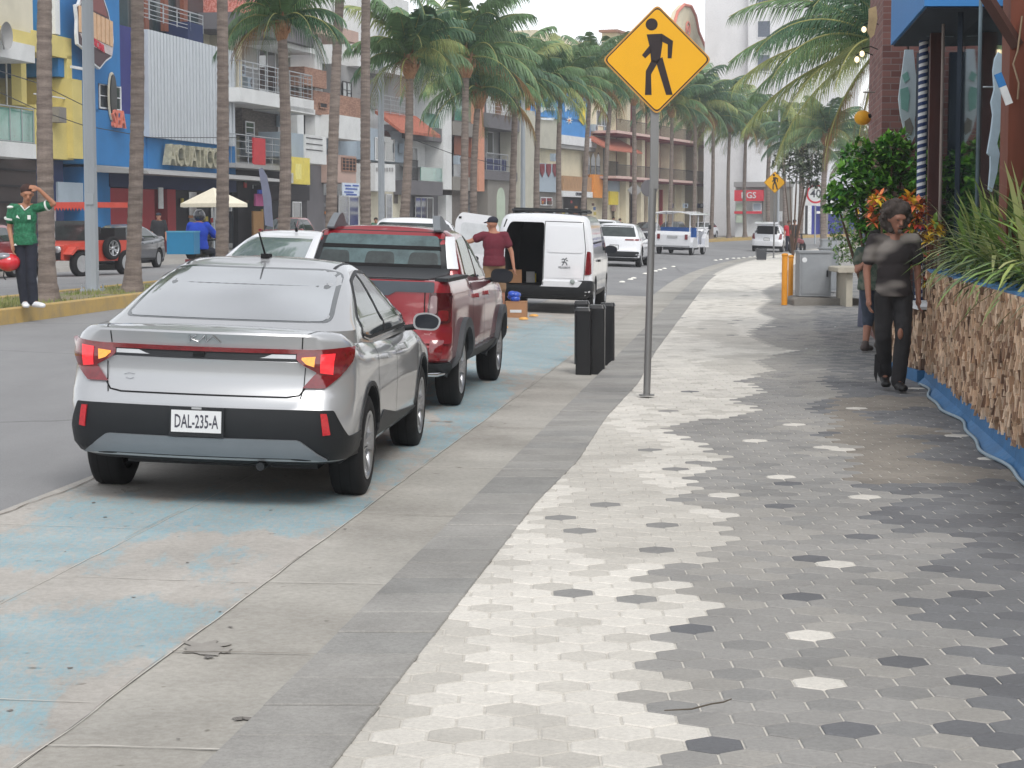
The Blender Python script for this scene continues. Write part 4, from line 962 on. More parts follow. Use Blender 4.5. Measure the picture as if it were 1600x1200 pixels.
b = MB(); b.tube([(0, 1.75, 1.46), (0, 1.73, 1.50)], .02, 8); b.tube([(0, 1.73, 1.50), (-.01, 1.66, 1.58)], .006, 6); b.build('aerial', GAP, r0)
car_at(29.6, None, 640, hatch_spec(WHT, 3.6, .85, 1.70, rake=.3), 'white hatchback of which only roof and dark rear glass show above the pickup', 'white_hatchback', lamps='tall', heading_off=.13)
ev = car_at(68.5, None, 958, hatch_spec(WHT, 4.3, .94, 1.57, .36, 1.02, .55), 'white crossover with black lower bumper driving away beside the van', 'white_crossover', lamps='thin')
car_at(83, None, 934, hatch_spec(WHT, 4.4, .92, 1.62, .35, 1.02, .35), 'white estate car ahead of the crossover, mostly hidden by the van', 'white_estate_car', lamps='std')
G2 = 'cars parked along the far pavement'
saloon(66, 226, GRY, 'dark grey saloon parked nose to camera behind the second palm trunk', -1, 'grey_saloon', None, None)
car_at(54.5, None, -4, hatch_spec(REDP, 4.0, .88, 1.52), 'red hatchback at the left edge behind the man in the green jersey', 'red_hatchback', -1)
rp = car_at(88, None, 470, hatch_spec(REDP, 4.2, .88, 1.62), 'small red car with pale windscreen parked beyond the fourth palm', 'red_car', -1)
car_at(150, -18.8, None, hatch_spec(DGR, 4.2, .9, 1.5), 'nearly black car parked across the street between two palm trunks', 'dark_car', -1)
car_at(157, -18.8, None, hatch_spec(GRY, 4.3, .9, 1.55), 'slate grey car parked right of the nearly black one', 'slate_car', -1)
car_at(166, -18.8, None, hatch_spec(WHT, 4.3, .9, 1.5), 'white car with black grille parked right of the slate grey one', 'white_car', -1)
car_at(176, -17.6, None, hatch_spec(WHT, 4.6, .92, 1.7), 'tall white car behind the taxi', 'white_minivan', 1)
car_at(178, None, 1345, hatch_spec(WHT, 4.5, .9, 1.5), 'white car at the far right end of the road', 'white_car', 1, heading_off=-1.0)
# taxi with its tailgate up
tx = car_at(106, None, 1196, hatch_spec(WHT, 4.3, .87, 1.52, .32, .98, .3), 'white taxi with a red side stripe and its tailgate raised', 'taxi', lamps='tall', dark_bumper=False)
b = MB(); b.prism([(-.05, 0), (.05, -.55), (.0, -1.0), (.06, -1.0), (.11, -.55), (.03, .02)][::1], lambda a, c, d: Vector((d, .45 + c, 1.55 + a)), -.62, .62); b.build('tailgate', WHT, tx)
b = MB(); b.box((0, .13, 1.2), (1.1, .06, .42)); b.build('load_opening', DARK, tx)
b = MB(); b.box((.875, 2.0, .86), (.012, 3.2, .06)); b.build('side_stripe', RED, tx)
# open sided white tourist cart
def cart():
    d = 92.0; x = (1049 - 800) / F * d; dd, t = tof(x, d)
    root = thing('tourist_cart', 'open sided white tourist cart with white canopy and blue seats', 'cart', (x, d, zr(t)), heading(dd) - .12, None, .033)
    w = .86
    b = MB(); b.prism(rnd([(.05, .42), (0, .95), (.08, 1.12), (.16, 1.12), (.16, .42)], .03), lambda a, c, dd_: Vector((dd_, a, c)), -w, w); b.build('rear_panel', WHT, root)
    b = MB(); b.bx(-w, w, .16, 3.3, .36, .50); b.build('floor', WHT, root)
    b = MB(); b.prism(rnd([(-w - .16, 1.93), (-w, 2.0), (-.4, 2.08), (.4, 2.08), (w, 2.0), (w + .16, 1.93), (w + .1, 1.91), (.4, 2.03), (-.4, 2.03), (-w - .1, 1.91)], .02), lambda a, c, dd_: Vector((a, dd_, c)), -.15, 3.3); b.build('canopy', WHT, root)
    for sx in (-1, 1):
        for y in (.1, 1.7, 3.0): b = MB(); b.tube([(sx * (w - .04), y, .9 if y < 1 else .5), (sx * (w - .06), y, 1.97)], .03, 8); b.build('post', WHT, root)
        b = MB(); b.prism(rnd([(.25, .35), (.2, .62), (.4, .85), (.95, .85), (1.2, .6), (1.2, .35)], .05), lambda a, c, dd_: Vector((sx * (w + dd_), a, c)), -.05, .10); b.build('fender', WHT, root)
        b = MB(); b.prism(rnd([(2.5, .35), (2.5, .8), (2.8, 1.0), (3.2, .95), (3.3, .35)], .05), lambda a, c, dd_: Vector((sx * (w + dd_), a, c)), -.05, .14); b.build('fender', WHT, root)
        b = MB(); b.box((sx * .68, -.01, .86), (.14, .03, .24)); b.build('tail_lamp', RED, root)
        b = MB(); b.tube([(sx * w, 2.9, 1.2), (sx * (w + .2), 2.9, 1.3)], .012, 6); b.box((sx * (w + .25), 2.9, 1.34), (.14, .03, .2)); b.build('wing_mirror', BLK, root)
        for y in (.65, 2.9): wheel(root, sx * (w - .06), y, .29, .17, sx, simple=True)
    for y in (.9, 1.9):
        b = MB(); b.bx(-.75, .75, y - .2, y + .25, .5, .85); b.bx(-.75, .75, y - .3, y - .2, .8, 1.3); b.build('seat', mat('seat_blue', lin((46, 98, 170)), .5), root)
    b = MB(); b.box((0, -.02, .86), (.5, .012, .1)); b.build('rear_lettering_panel', mat('script_grey', (.4,) * 3), root)
    b = MB(); b.bx(-.5, .5, .2, 3.2, .22, .36); b.build('underbody', BLK, root)
    b = MB(); b.bx(-w, w, 3.2, 3.26, .4, 1.1); b.build('dashboard', WHT, root)
cart()
# red open jeep with a canopy facing the camera
def jeep():
    d = 54.5; x = (112 - 800) / F * d; t = tof(x, d)[1]; RD = mat('jeep_red', lin((196, 74, 58)), .45, var=.08)
    root = thing('open_jeep', 'orange red open jeep taxi with a canopy and a side spare wheel', 'jeep', (x, d, zr(t)), heading(d) + math.pi - .35, None, 0)
    # local: y forward, front at y=0 side facing camera after the turn: build nose at +y
    b = MB(); b.prism(rnd([(.6, .45), (.6, .95), (1.9, 1.0), (3.1, .88), (3.15, .45)], .05), lambda a, c, dd: Vector((dd, a - 2.2, c)), -.55, .55); b.build('body', RD, root)
    b = MB(); b.bx(-.75, .75, -2.0, -.2, .42, 1.0); b.build('tub', RD, root)
    b = MB(); b.box((0, .96, .66), (.9, .04, .38)); b.build('grille', BLK, root)
    for s in (1, -1):
        b = MB(); b.lathe([(.001, 0), (.1, 0), (.1, -.05)], 14, 0, (s * .38, 1.0, .76), 'Y'); b.build('headlight', LENS, root)
        b = MB(); b.prism(rnd([(-.1, .42), (-.05, .66), (.15, .82), (.75, .84), (.98, .62), (.9, .60), (.7, .76), (.2, .75), (.05, .6), (0, .42)], .03), lambda a, c, dd: Vector((s * (.55 + dd), a, c)), 0, .3); b.build('fender', RD, root)
        for y in (-1.5, .45): wheel(root, s * .72, y, .36, .22, s, simple=True)
        for y in (-1.9, -.15): b = MB(); b.tube([(s * .7, y, .95), (s * .66, y, 1.95)], .025, 8); b.build('post', mat('cart_white', lin((214, 222, 228))), root)
        b = MB(); b.tube([(s * .72, -.1, 1.15), (s * .95, -.05, 1.25)], .012, 6); b.box((s * .98, -.05, 1.3), (.14, .03, .18)); b.build('wing_mirror', BLK, root)
    b = MB(); b.box((0, -.12, 1.28), (1.3, .03, .55)); b.build('windscreen', GLS, root)
    b = MB(); b.bx(-.82, .82, -2.15, .15, 1.93, 2.08); b.build('canopy', RD, root)
    b = MB(); 
    for i in range(14): b.prism([(-.82 + i * .117, 1.93), (-.82 + (i + 1) * .117, 1.93), (-.82 + (i + .5) * .117, 1.84)], lambda a, c, dd: Vector((a, .15 + dd, c)), 0, .01)
    b.build('fringe', RD, root)
    b = MB(); b.box((0, 1.03, .58), (.34, .02, .16)); b.build('licence_plate', mat('plate_blue', lin((70, 90, 120))), root)
    w_ = wheel(root, -.80, -.9, .33, .18, -1); w_.location = (-.86, -.75, .78); w_.name = 'spare_wheel'
    b = MB(); b.bx(-.6, .6, -1.7, -1.2, .95, 1.35); b.build('seat', BLK, root)
jeep()
# ---------------------------------------------------------------- buildings across the street
def plaster(name, rgb, **k): return mat(name, tuple(x * .92 for x in lin(rgb)), .9, var=.06, scale=.7, bump=.25, bscale=25, stretch=(1, 1, .35), speck=.13 if 'hotel' not in name else .03, **k)
M_white = plaster('plaster_white', (226, 228, 228)); M_cream = plaster('plaster_cream', (218, 212, 192)); M_yel = plaster('plaster_yellow', (222, 205, 128)); M_blue = plaster('plaster_blue', (48, 124, 186))
M_grey = plaster('plaster_grey', (160, 160, 160)); M_dgrey = plaster('plaster_dark_grey', (112, 110, 114)); M_dk = plaster('shop_dark', (46, 44, 48)); M_navy = plaster('plaster_navy', (34, 50, 92)); M_rw = plaster('plaster_red', (170, 62, 68))
M_tan = plaster('plaster_tan', (186, 168, 110)); M_pgrn = plaster('plaster_pale_green', (190, 204, 186)); M_stone = plaster('stone_grey', (140, 136, 130)); M_pink = plaster('plaster_pink', (196, 168, 156)); M_purp = plaster('plaster_purple', (60, 62, 128))
M_lcream = plaster('plaster_light_cream', (232, 222, 194)); M_drd = plaster('plaster_maroon', (128, 58, 64)); M_bg = plaster('plaster_blue_grey', (170, 184, 196)); M_shut = mat('shutter_brown', lin((58, 46, 44)), .6, stretch=(1, 1, 20), scale=1)
M_brick = mat('brick_wall', lin((168, 132, 112)), .9, scale=9, c2=lin((134, 98, 84)), thr=(.45, .55), stretch=(.5, .5, 2.2), bump=.5)
M_gbrick = mat('grey_brick', lin((120, 112, 106)), .9, scale=9, c2=lin((90, 84, 80)), thr=(.45, .55), stretch=(.5, .5, 2.2), bump=.5)
M_tile = mat('roof_tile', lin((184, 112, 90)), .85, scale=7, c2=lin((150, 84, 68)), thr=(.4, .6), bump=.6)
M_gglass = mat('green_glass', (.06, .24, .19), .08, spec=1, coat=1, var=.25, scale=1.5); M_win = mat('window_glass', (.035, .045, .055), .06, spec=1, coat=1, var=.5, scale=1.2); M_wood = mat('wood_brown', lin((126, 72, 50)), .6, stretch=(8, 8, 1), scale=2, var=.25)
M_steel = mat('rail_steel', lin((170, 174, 178)), .4, .5); M_iron = mat('rail_iron', lin((50, 48, 50)), .6); M_frame = mat('frame_white', lin((222, 224, 226)), .5); M_fin = mat('fin_metal', lin((198, 204, 210)), .45, .2, var=.06, stretch=(1, 1, .2)); M_curt = mat('curtain', lin((170, 168, 162)), .9, stretch=(14, 14, 1), scale=1.5, var=.2)
class Bld:
    def __init__(s, name, label, u0, u1, ztop, t=-26.5, core=-1.6, m=M_white, depth=9, cat='building', d0=None, d1=None, vtop=None, cu0=None, cu1=None):
        d0 = d0 or ray_t(u0, t); d1 = d1 or ray_t(u1, t)
        s.P0 = P(d0, t, .3) if d0 < 900 else None; s.P1 = P(d1, t, .3)
        s.setup(name, label, cat, u0, u1, ztop, core, m, depth, vtop, cu0, cu1)
    def setup(s, name, label, cat, u0, u1, ztop, core, m, depth, vtop=None, cu0=None, cu1=None):
        a = (s.P1 - s.P0).xy; s.len = a.length; s.a = a.normalized(); s.n = Vector((s.a.y, -s.a.x))
        s.root = thing(name, label, cat, s.P0, math.atan2(s.a.y, s.a.x)); s.core = core
        if vtop is not None: ztop = s.Z((u0 + u1) / 2, vtop)
        s.ztop = ztop; b = MB()
        x0 = s.X(cu0) if cu0 is not None else 0; x1 = s.X(cu1) if cu1 is not None else s.len
        b.bx(x0 + .02, x1 - .02, -core, -core + depth, -.3, ztop - .05); b.build('main_wall', m, s.root)
    def hit(s, u, v, off=0):
        o = Vector((0, 0, CH)); d = at(u, v, 1.0) - o
        p0 = s.P0.xy + s.n * off; k = p0.dot(s.n) / d.xy.dot(s.n); return o + d * k
    def X(s, u, off=0): return (s.hit(u, HZ, off).xy - s.P0.xy).dot(s.a)
    def Z(s, u, v, off=0): return s.hit(u, v, off).z - s.P0.z
    def r(s, nm, u0, v0, u1, v1, m, off=0, th=None, lab=None, parent=None, vu=None):
        """solid rectangle seen between the pixel corners; front face at distance off from the facade line"""
        um = vu if vu is not None else (u0 + u1) / 2; b = MB()
        th = th if th is not None else (off - s.core + .1)
        b.bx(s.X(u0, off), s.X(u1, off), -off, -off + th, s.Z(um, v1, off), s.Z(um, v0, off))
        o = b.build(nm, m, parent or s.root); 
        if lab: o['label'] = lab
        return o
    def win(s, u0, v0, u1, v1, off=None, n=2, h=0, fm=None, gm=None, nm='window'):
        off = (s.core + .0) if off is None else off; um = (u0 + u1) / 2; x0, x1 = s.X(u0, off), s.X(u1, off); z0, z1 = s.Z(um, v1, off), s.Z(um, v0, off); y = -off
        b = MB(); w = .07
        b.bx(x0, x1, y - .06, y - .02, z1 - w, z1); b.bx(x0, x1, y - .06, y - .02, z0, z0 + w)
        for i in range(n + 1):
            x = x0 + (x1 - x0 - w) * i / n; b.bx(x, x + w, y - .062, y - .022, z0, z1)
        for i in range(1, h + 1): z = z0 + (z1 - z0) * i / (h + 1); b.bx(x0, x1, y - .058, y - .024, z, z + .04)
        o = b.build(nm, fm or M_frame, s.root)
        g_ = MB(); g_.bx(x0 + .02, x1 - .02, y - .03, y - .015, z0 + .02, z1 - .02); g_.build('pane', gm or M_win, o); return o
    def rail(s, u0, v0, u1, v1, off=0, m=None, bars='v', pitch=.14, nh=4, side=True):
        um = (u0 + u1) / 2; x0, x1 = s.X(u0, off), s.X(u1, off); z0, z1 = s.Z(um, v1, off), s.Z(um, v0, off); b = MB(); y = -off
        b.bx(x0, x1, y, y + .05, z1 - .05, z1); b.bx(x0, x1, y + .01, y + .04, z0 + .05, z0 + .08)
        if bars == 'v':
            n = max(2, int((x1 - x0) / pitch))
            for i in range(n + 1): x = x0 + (x1 - x0 - .03) * i / n; b.bx(x, x + .025, y + .012, y + .038, z0, z1 - .04)
        else:
            for i in range(1, nh): z = z0 + (z1 - z0) * i / nh; b.bx(x0, x1, y + .012, y + .03, z, z + .03)
            n = max(1, int((x1 - x0) / 1.6))
            for i in range(n + 1): x = x0 + (x1 - x0 - .05) * i / n; b.bx(x, x + .05, y, y + .05, z0, z1)
        if side:
            for x in (x0, x1 - .04):
                b.bx(x, x + .04, y + .05, -s.core - .02, z1 - .05, z1)
                k = int((-s.core + off) / .25)
                for i in range(1, k): b.bx(x + .008, x + .03, y + .25 * i, y + .25 * i + .025, z0, z1 - .04)
        return b.build('railing', m or M_steel, s.root)
    def sign(s, u0, v0, u1, v1, m, off, th=.15, txt=None, tm=None, ts=.6, fw=1, nm='sign', lab=None):
        o = s.r(nm, u0, v0, u1, v1, m, off, th, lab)
        if txt:
            um = (u0 + u1) / 2; x = (s.X(u0, off) + s.X(u1, off)) / 2; z0, z1 = s.Z(um, v1, off), s.Z(um, v0, off); b = MB()
            text_mb(b, txt, lambda a, c, d: Vector((x + a, -off - .01 - d, (z0 + z1) / 2 + c)), (z1 - z0) * ts, 0, .03, fw); b.build('lettering', tm or INK, o)
        return o

# cream and white house with green glass balcony, left edge
A = Bld('corner_house', 'cream house with a green glass balcony above dark shutters at the left edge', -60, 58, 12, m=M_bg)
A.r('upper_wall', -60, -40, 58, 40, M_cream, .0); A.r('yellow_band', -60, 40, 58, 60, M_yel, .25); A.r('parapet', -60, 60, 60, 88, M_white, .5)
A.r('column', 38, 88, 46, 165, M_yel, -.2, .4); A.r('balcony_slab', -60, 220, 59, 244, M_white, .9)
o = A.r('glass_railing', -60, 166, 57, 220, M_gglass, .85, .04); A.rail(-60, 162, 57, 221, .9, m=M_steel, bars='v', pitch=1.0, side=False)
A.win(-20, 95, 30, 218, n=3); A.r('ground_shutter', -60, 246, 58, 420, M_shut, -.3)
for i in range(5): A.r('shutter_rail', -60, 262 + 26 * i, 58, 265 + 26 * i, M_dk, -.2, .1)
b = MB(); c = Vector((A.X(8, .6), -.7, A.Z(8, 58, .5))); b.lathe([(.001, .1), (.25, .05), (.42, -.05), (.5, -.14)], 18, 0, c, 'Y'); b.tube([c, c + Vector((0, 0, -.5))], .03, 6); b.build('satellite_dish', M_grey, A.root)
# yellow house
B = Bld('yellow_house', 'yellow house with an open loggia between the cream house and the blue club', 58, 132, 9.5, m=M_tan, vtop=60)
B.r('top_wall', 58, 55, 117, 88, M_yel, .1); B.r('pillar', 110, 88, 117, 172, M_yel, .1); B.r('lower_wall', 58, 168, 117, 248, M_yel, .1); B.r('side_block', 117, 125, 132, 248, M_yel, .35)
B.r('rail_bar', 58, 150, 110, 152, M_white, .05, .05); B.r('ground_wall', 58, 250, 100, 420, M_navy, -.4); B.r('shop_window', 92, 285, 131, 318, M_bg, -.3, .2)
b = MB(); x = B.X(94, .3); z = B.Z(94, 180, .3); b.bx(x - .35, x + .35, -.5, -.1, z - .3, z + .3); b.build('air_conditioner', M_stone, B.root)
# blue club
C_ = Bld('blue_club', 'bright blue club with white vertical fins and a crest sign', 132, 370, 10, m=M_blue, vtop=150)
b = C_
b.r('tower', 96, -60, 192, 128, M_blue, .0); b.r('blue_wall', 132, 172, 192, 258, M_blue, .0); b.r('wall_piece', 132, 128, 157, 174, M_blue, 0)
b.r('white_stripe', 93, -60, 100, 55, M_white, .12, .3); b.r('purple_wall', 192, 45, 233, 180, M_purp, -.3); b.r('blue_wall', 192, 180, 233, 262, M_blue, .0); b.r('fascia_band', 232, 214, 369, 272, M_blue, .05, lab='long blue fascia with metal letters')
for i in range(27):
    x0 = 234 + i * 5.02; fb = MB(); X0, X1 = b.X(x0, .3), b.X(x0 + 3.3, .3); fb.bx(X0, X1, -.35, -.05, b.Z(235, 214, .3), b.Z(235, 47, .3)); fb.build('fin', M_fin, b.root)
b.r('roof_room', 205, -60, 322, 66, mat('terrace_glass', lin((44, 62, 66)), .2, var=.4, scale=.6), -1.0); b.r('blue_parapet', 298, 38, 321, 68, M_navy, .1, lab='small dark blue parapet block'); b.rail(216, 10, 322, 40, .1, bars='h', nh=4, side=False)
for u in (232, 262, 292): b.r('terrace_post', u, -60, u + 6, 50, M_wood, -.6, .2)
b.win(157, 133, 191, 172, off=-.15, n=2, h=1)
e = MB(); X0 = b.X(178, .05); Z0 = b.Z(178, 152, .05); e.prism([(.33 * math.cos(k * .3927), .95 * math.sin(k * .3927)) for k in range(16)], lambda a, c, d: Vector((X0 + a, d, Z0 + c)), -.16, -.04, 0); e.build('oval_plaque', mat('plaque_black', (.02, .02, .02), .3), b.root)
e = MB(); e.prism([(.40 * math.cos(k * .3927), 1.05 * math.sin(k * .3927)) for k in range(16)], lambda a, c, d: Vector((X0 + a, d, Z0 + c)), -.10, -.03, 0); e.build('oval_rim', M_cream, b.root)
# crest sign
cx, cz = b.X(150, .5), b.Z(150, 52, .5)
sc = (b.X(178, .5) - b.X(122, .5)) / 56; zs = (b.Z(150, 40, .5) - b.Z(150, 60, .5)) / 20
q2 = lambda u, v: ((u - 150) * sc, (52 - v) * zs)
outl = [q2(*p) for p in [(121, 17), (126, 14), (130, 2), (140, -14), (152, -18), (164, -6), (171, 14), (174, 28), (178, 34), (179, 60), (175, 86), (166, 94), (156, 108), (146, 102), (136, 84), (123, 76), (122, 60), (123, 40)]]
fn = lambda a, c, d: Vector((cx + a, -.5 - d, cz + c))
e = MB(); e.prism(outl, fn, 0, .12, 0); sg = e.build('crest_sign', M_frame, b.root)
ins = [(a * .93, c * .94) for a, c in outl]; e = MB(); e.prism(ins, fn, .12, .15, 0); e.build('crest_field', mat('crest_dark', lin((70, 46, 52)), .5), sg)
e = MB(); e.prism([q2(*p) for p in [(128, 8), (136, -8), (150, -12), (162, 0), (168, 24), (130, 16)]], fn, .15, .17, 0); e.build('crest_top', mat('crest_maroon', lin((120, 60, 58)), .5), sg)
M_let = mat('crest_tan', lin((206, 168, 132)), .5)
for i in range(8): u = 124 + i * 6.6; e = MB(); e.prism([q2(u, 17 + i * 1.6), q2(u + 4.8, 18 + i * 1.6), q2(u + 4.8, 58 + i * 1.6), q2(u, 57 + i * 1.6)], fn, .15, .21, 0); e.build('crest_letter', M_let, sg)
e = MB(); e.prism([q2(*p) for p in [(124, 58), (176, 70), (174, 84), (130, 70)]], fn, .15, .18, 0); e.build('crest_ribbon', mat('crest_grey', lin((190, 180, 180)), .5), sg)
e = MB(); text_mb(e, 'MEXICANA', lambda a, c, d: fn(a + .0, c + q2(150, 71)[1] - a * .22, .19 + d), 1.0 * zs * 17, 0, .03, .62); e.build('crest_lettering', mat('letter_red', lin((196, 50, 70)), .5), sg)
b.r('white_pipe', 118, 105, 137, 109, M_frame, .6, .1)
e = MB(); x = b.X(186, .1); text_mb(e, 'SEA', lambda a, c, d: Vector((x + a, -.1 - d, b.Z(186, 188, .1) + c)), 1.05, 0, .12, .8); e.build('lettering', mat('letter_orange', lin((214, 120, 100)), .5), b.root)
x = b.X(300, .2); e = MB(); text_mb(e, 'ACUATICOS', lambda a, c, d: Vector((x + a, -.2 - d, b.Z(300, 247, .2) + c)), 1.35, 0, .35, .95); e.build('lettering', mat('letter_metal', lin((176, 172, 150)), .4, .4, var=.4, scale=5), b.root)
e = MB(); x0, x1 = b.X(150), b.X(372); zz = b.Z(155, 258); e.prism([(0, zz), (2.3, zz - .25), (2.4, zz - .38), (0, zz - .3)], lambda a, c, d: Vector((d, -a, c)), x0, x1 + .6, 0); e.build('canopy', M_grey, b.root)
b.r('ground_wall', 132, 262, 173, 420, M_blue, -.3, lab='blue ground floor wall'); b.r('ground_wall', 173, 295, 242, 420, M_rw, -.3, lab='red ground floor wall'); b.r('lintel', 173, 262, 370, 296, M_navy, -.25)
b.r('doorway', 242, 296, 262, 420, M_dk, -.9); b.r('door_sign', 249, 293, 256, 326, M_frame, -.2, .05); b.r('ground_pillar', 262, 296, 275, 420, M_rw, -.2); b.r('shop_front', 275, 296, 370, 420, M_dk, -.8)
for u in (296, 330, 352): b.r('glass_door', u, 300, u + 12, 400, M_win, -.7, .05)
# cream building behind the club
D_ = Bld('cream_block', 'plain weathered cream block rising behind the blue club', 300, 380, 14, t=-28.0, core=-.1, m=M_cream)
D_.r('stain_strip', 352, 40, 356, 90, M_grey, -.05, .03)
# grey balcony building
E_ = Bld('balcony_house', 'grey apartment house with stacked balconies and a red panel', 372, 505, 14, m=M_grey, t=-26.6, vtop=-40); b = E_
b.r('canopy_roof', 374, 28, 436, 53, M_dgrey, 1.2, lab='grey canopy slab over the top balcony'); b.r('roof_parapet', 376, -10, 436, 28, mat('patterned_terracotta', lin((190, 100, 88)), .8, scale=9, c2=lin((214, 150, 138)), thr=(.45, .55)), .8)
b.r('canopy_roof', 440, 42, 492, 68, M_dgrey, .8, lab='second grey canopy slab, right side'); b.r('beam', 436, 70, 495, 78, M_white, .4); b.r('side_pillar', 374, 53, 381, 150, M_cream, 0); b.r('side_pillar', 494, 20, 505, 240, M_white, -.1)
b.win(406, 68, 432, 145, n=2); b.win(384, 60, 404, 108, n=1, gm=M_curt); b.win(450, 90, 470, 145, n=1, gm=M_win)
b.rail(378, 106, 490, 146, 1.0, bars='h', nh=5); b.r('balcony_slab', 378, 147, 492, 168, M_white, 1.25, lab='white balcony slab'); b.r('slab_drop', 448, 168, 494, 176, M_white, 1.25)
b.r('brick_wall', 380, 160, 436, 214, M_gbrick, -.6); b.win(448, 176, 466, 208, n=1); b.r('white_pillar', 466, 175, 476, 210, M_white, -.2); b.win(384, 190, 398, 240, n=1, h=4, off=-.5)
b.rail(370, 213, 445, 258, .9, bars='h', nh=4); b.r('red_panel', 398, 216, 416, 258, mat('panel_red', lin((188, 48, 56)), .6), .95, .1); b.r('balcony_slab', 370, 257, 440, 264, M_grey, .95, lab='thin grey balcony slab')
b.r('grey_panel', 444, 208, 477, 246, M_bg, .8); b.r('balcony_box', 478, 212, 511, 256, M_white, .9)
for i in range(3): b.r('box_groove', 480, 216 + 9 * i, 505, 217.2 + 9 * i, M_dk, .93, .05)
o = b.sign(455, 246, 485, 288, mat('sign_yellow', lin((224, 206, 90)), .5), 1.5, .5, nm='shop_sign'); b.sign(463, 256, 472, 280, mat('sign_pale_yellow', lin((236, 224, 130)), .5), 2.05, .04, nm='menu_panel')
b.sign(446, 270, 459, 286, M_frame, 1.6, .1, 'E', mat('letter_red', lin((196, 50, 70))), .9); b.r('black_awning', 453, 290, 484, 313, M_dk, 1.6); b.r('ground_dark', 372, 266, 440, 420, M_dk, -.5); b.r('ground_wall', 480, 258, 506, 420, M_dgrey, -.4)
b.win(456, 315, 470, 365, off=-.5, n=1); b.r('blue_panel', 405, 297, 425, 303, mat('panel_blue', lin((50, 76, 170))), .3, .1); b.r('pink_panel', 400, 303, 412, 322, mat('panel_pink', lin((170, 80, 130))), .2, .1); b.r('ochre_panel', 396, 330, 412, 380, mat('panel_ochre', lin((150, 110, 60))), .1, .1)
# brick and white house
F_ = Bld('brick_house', 'white and brick house with an iron window and a pink lattice wall', 497, 566, 12, m=M_white, t=-26.7, vtop=-30); b = F_
b.r('tiled_eave', 505, 43, 562, 61, M_pink, .9); b.r('brick_wall', 478, 108, 512, 136, M_brick, .3, lab='brick parapet'); b.r('grey_wall', 528, 104, 566, 172, M_grey, -.7); b.win(536, 128, 550, 170, off=-.6, n=2, h=2, fm=M_iron)
b.r('brick_wall', 492, 148, 566, 184, M_brick, .1, lab='brick band'); b.win(500, 160, 512, 170, off=.15, n=1, gm=M_dk, fm=M_brick); b.r('white_slab', 527, 182, 566, 218, M_white, 1.0); b.r('dark_opening', 478, 182, 512, 212, M_dk, -.6)
b.r('blue_grey_wall', 527, 218, 566, 245, M_bg, -.3); b.r('lattice_wall', 526, 243, 557, 286, M_pink, .6); b.win(534, 246, 556, 268, off=.62, n=4, h=3, fm=M_brick, gm=M_dk)
b.sign(537, 286, 562, 306, mat('sign_blue_white', lin((210, 222, 236)), .5), .9, .1)
for i, (u, v, k) in enumerate([(540, 289, 9), (552, 289, 9), (541, 294, 18), (539, 299, 14), (542, 303, 16)]): b.r('sign_line', u, v, u + k, v + 2.2, mat('sign_blue', lin((60, 90, 170))), .93, .05)
b.r('ground_shop', 500, 306, 566, 420, M_dgrey, -.5); b.win(528, 306, 560, 380, off=-.4, n=2)
# white house with arch and tiled canopy
G_ = Bld('white_house', 'tall white house with an arched window, tiled canopy and green glass balconies', 566, 706, 14, m=M_white, t=-26.7, vtop=92, core=-1.4); b = G_
b.r('upper_wall', 560, -10, 640, 112, M_white, .0, lab='tall upper wall'); b.r('recess_wall', 584, 112, 642, 175, M_grey, -1.2, .2); b.rail(582, 150, 640, 178, .2, bars='h', nh=4)
e = MB(); x0, x1 = b.X(601, .4), b.X(664, .4); za, zb = b.Z(632, 176, .4), b.Z(632, 204, 1.4); e.prism([(-.2, za), (1.5, zb), (1.5, zb - .18), (-.2, za - .25)], lambda a, c, d: Vector((d, -a, c)), x0, x1); e.build('tiled_canopy', M_tile, b.root)
b.r('lower_wall', 566, 203, 640, 252, M_bg, .0); b.win(586, 216, 616, 252, off=.02, n=2, fm=M_white); 
e = MB(); cxa, cza = b.X(604, .1), b.Z(604, 222, .1); e.prism([(-.95, 0)] + [(.95 * math.cos(math.pi - k * math.pi / 10), .7 * math.sin(k * math.pi / 10)) for k in range(11)], lambda a, c, d: Vector((cxa + a, d, cza + c)), -.12, -.03); e.build('window_arch', M_win, b.root)
b.r('roof_block', 658, 96, 696, 116, M_grey, .5); b.r('olive_recess', 662, 116, 694, 178, plaster('plaster_olive', (158, 158, 136)), -1.2, .1); b.r('glass_railing', 662, 178, 693, 199, M_gglass, .3, .05); b.r('balcony_slab', 640, 198, 694, 219, M_dgrey, .5, lab='upper grey balcony slab')
b.r('right_wall', 640, 219, 695, 262, M_white, -.7); b.win(640, 230, 652, 262, off=-.6, n=1); b.rail(640, 250, 654, 282, .3, m=M_iron, side=False); b.r('glass_railing', 658, 262, 692, 283, M_gglass, .5, .05); b.r('balcony_slab', 640, 283, 692, 305, M_dgrey, .8, lab='lower grey balcony slab'); b.r('end_wall', 693, 104, 706, 296, M_white, .6)
b.r('white_balcony', 587, 256, 618, 299, M_white, .9); 
for i in range(7): b.r('baluster', 589 + i * 4, 262, 591 + i * 4, 268, M_grey, .95, .04)
b.r('ground_wall', 566, 299, 640, 420, M_cream, -.3, lab='cream ground wall'); b.win(602, 303, 612, 350, off=-.25, n=1); b.r('arch_niche', 616, 304, 622, 318, M_gbrick, -.25, .1)
b.r('ground_front', 640, 305, 706, 420, M_dgrey, -.6, lab='dark shop front'); b.win(648, 308, 676, 370, off=-.5, n=3); b.r('pillar', 697, 305, 706, 360, M_white, .0)
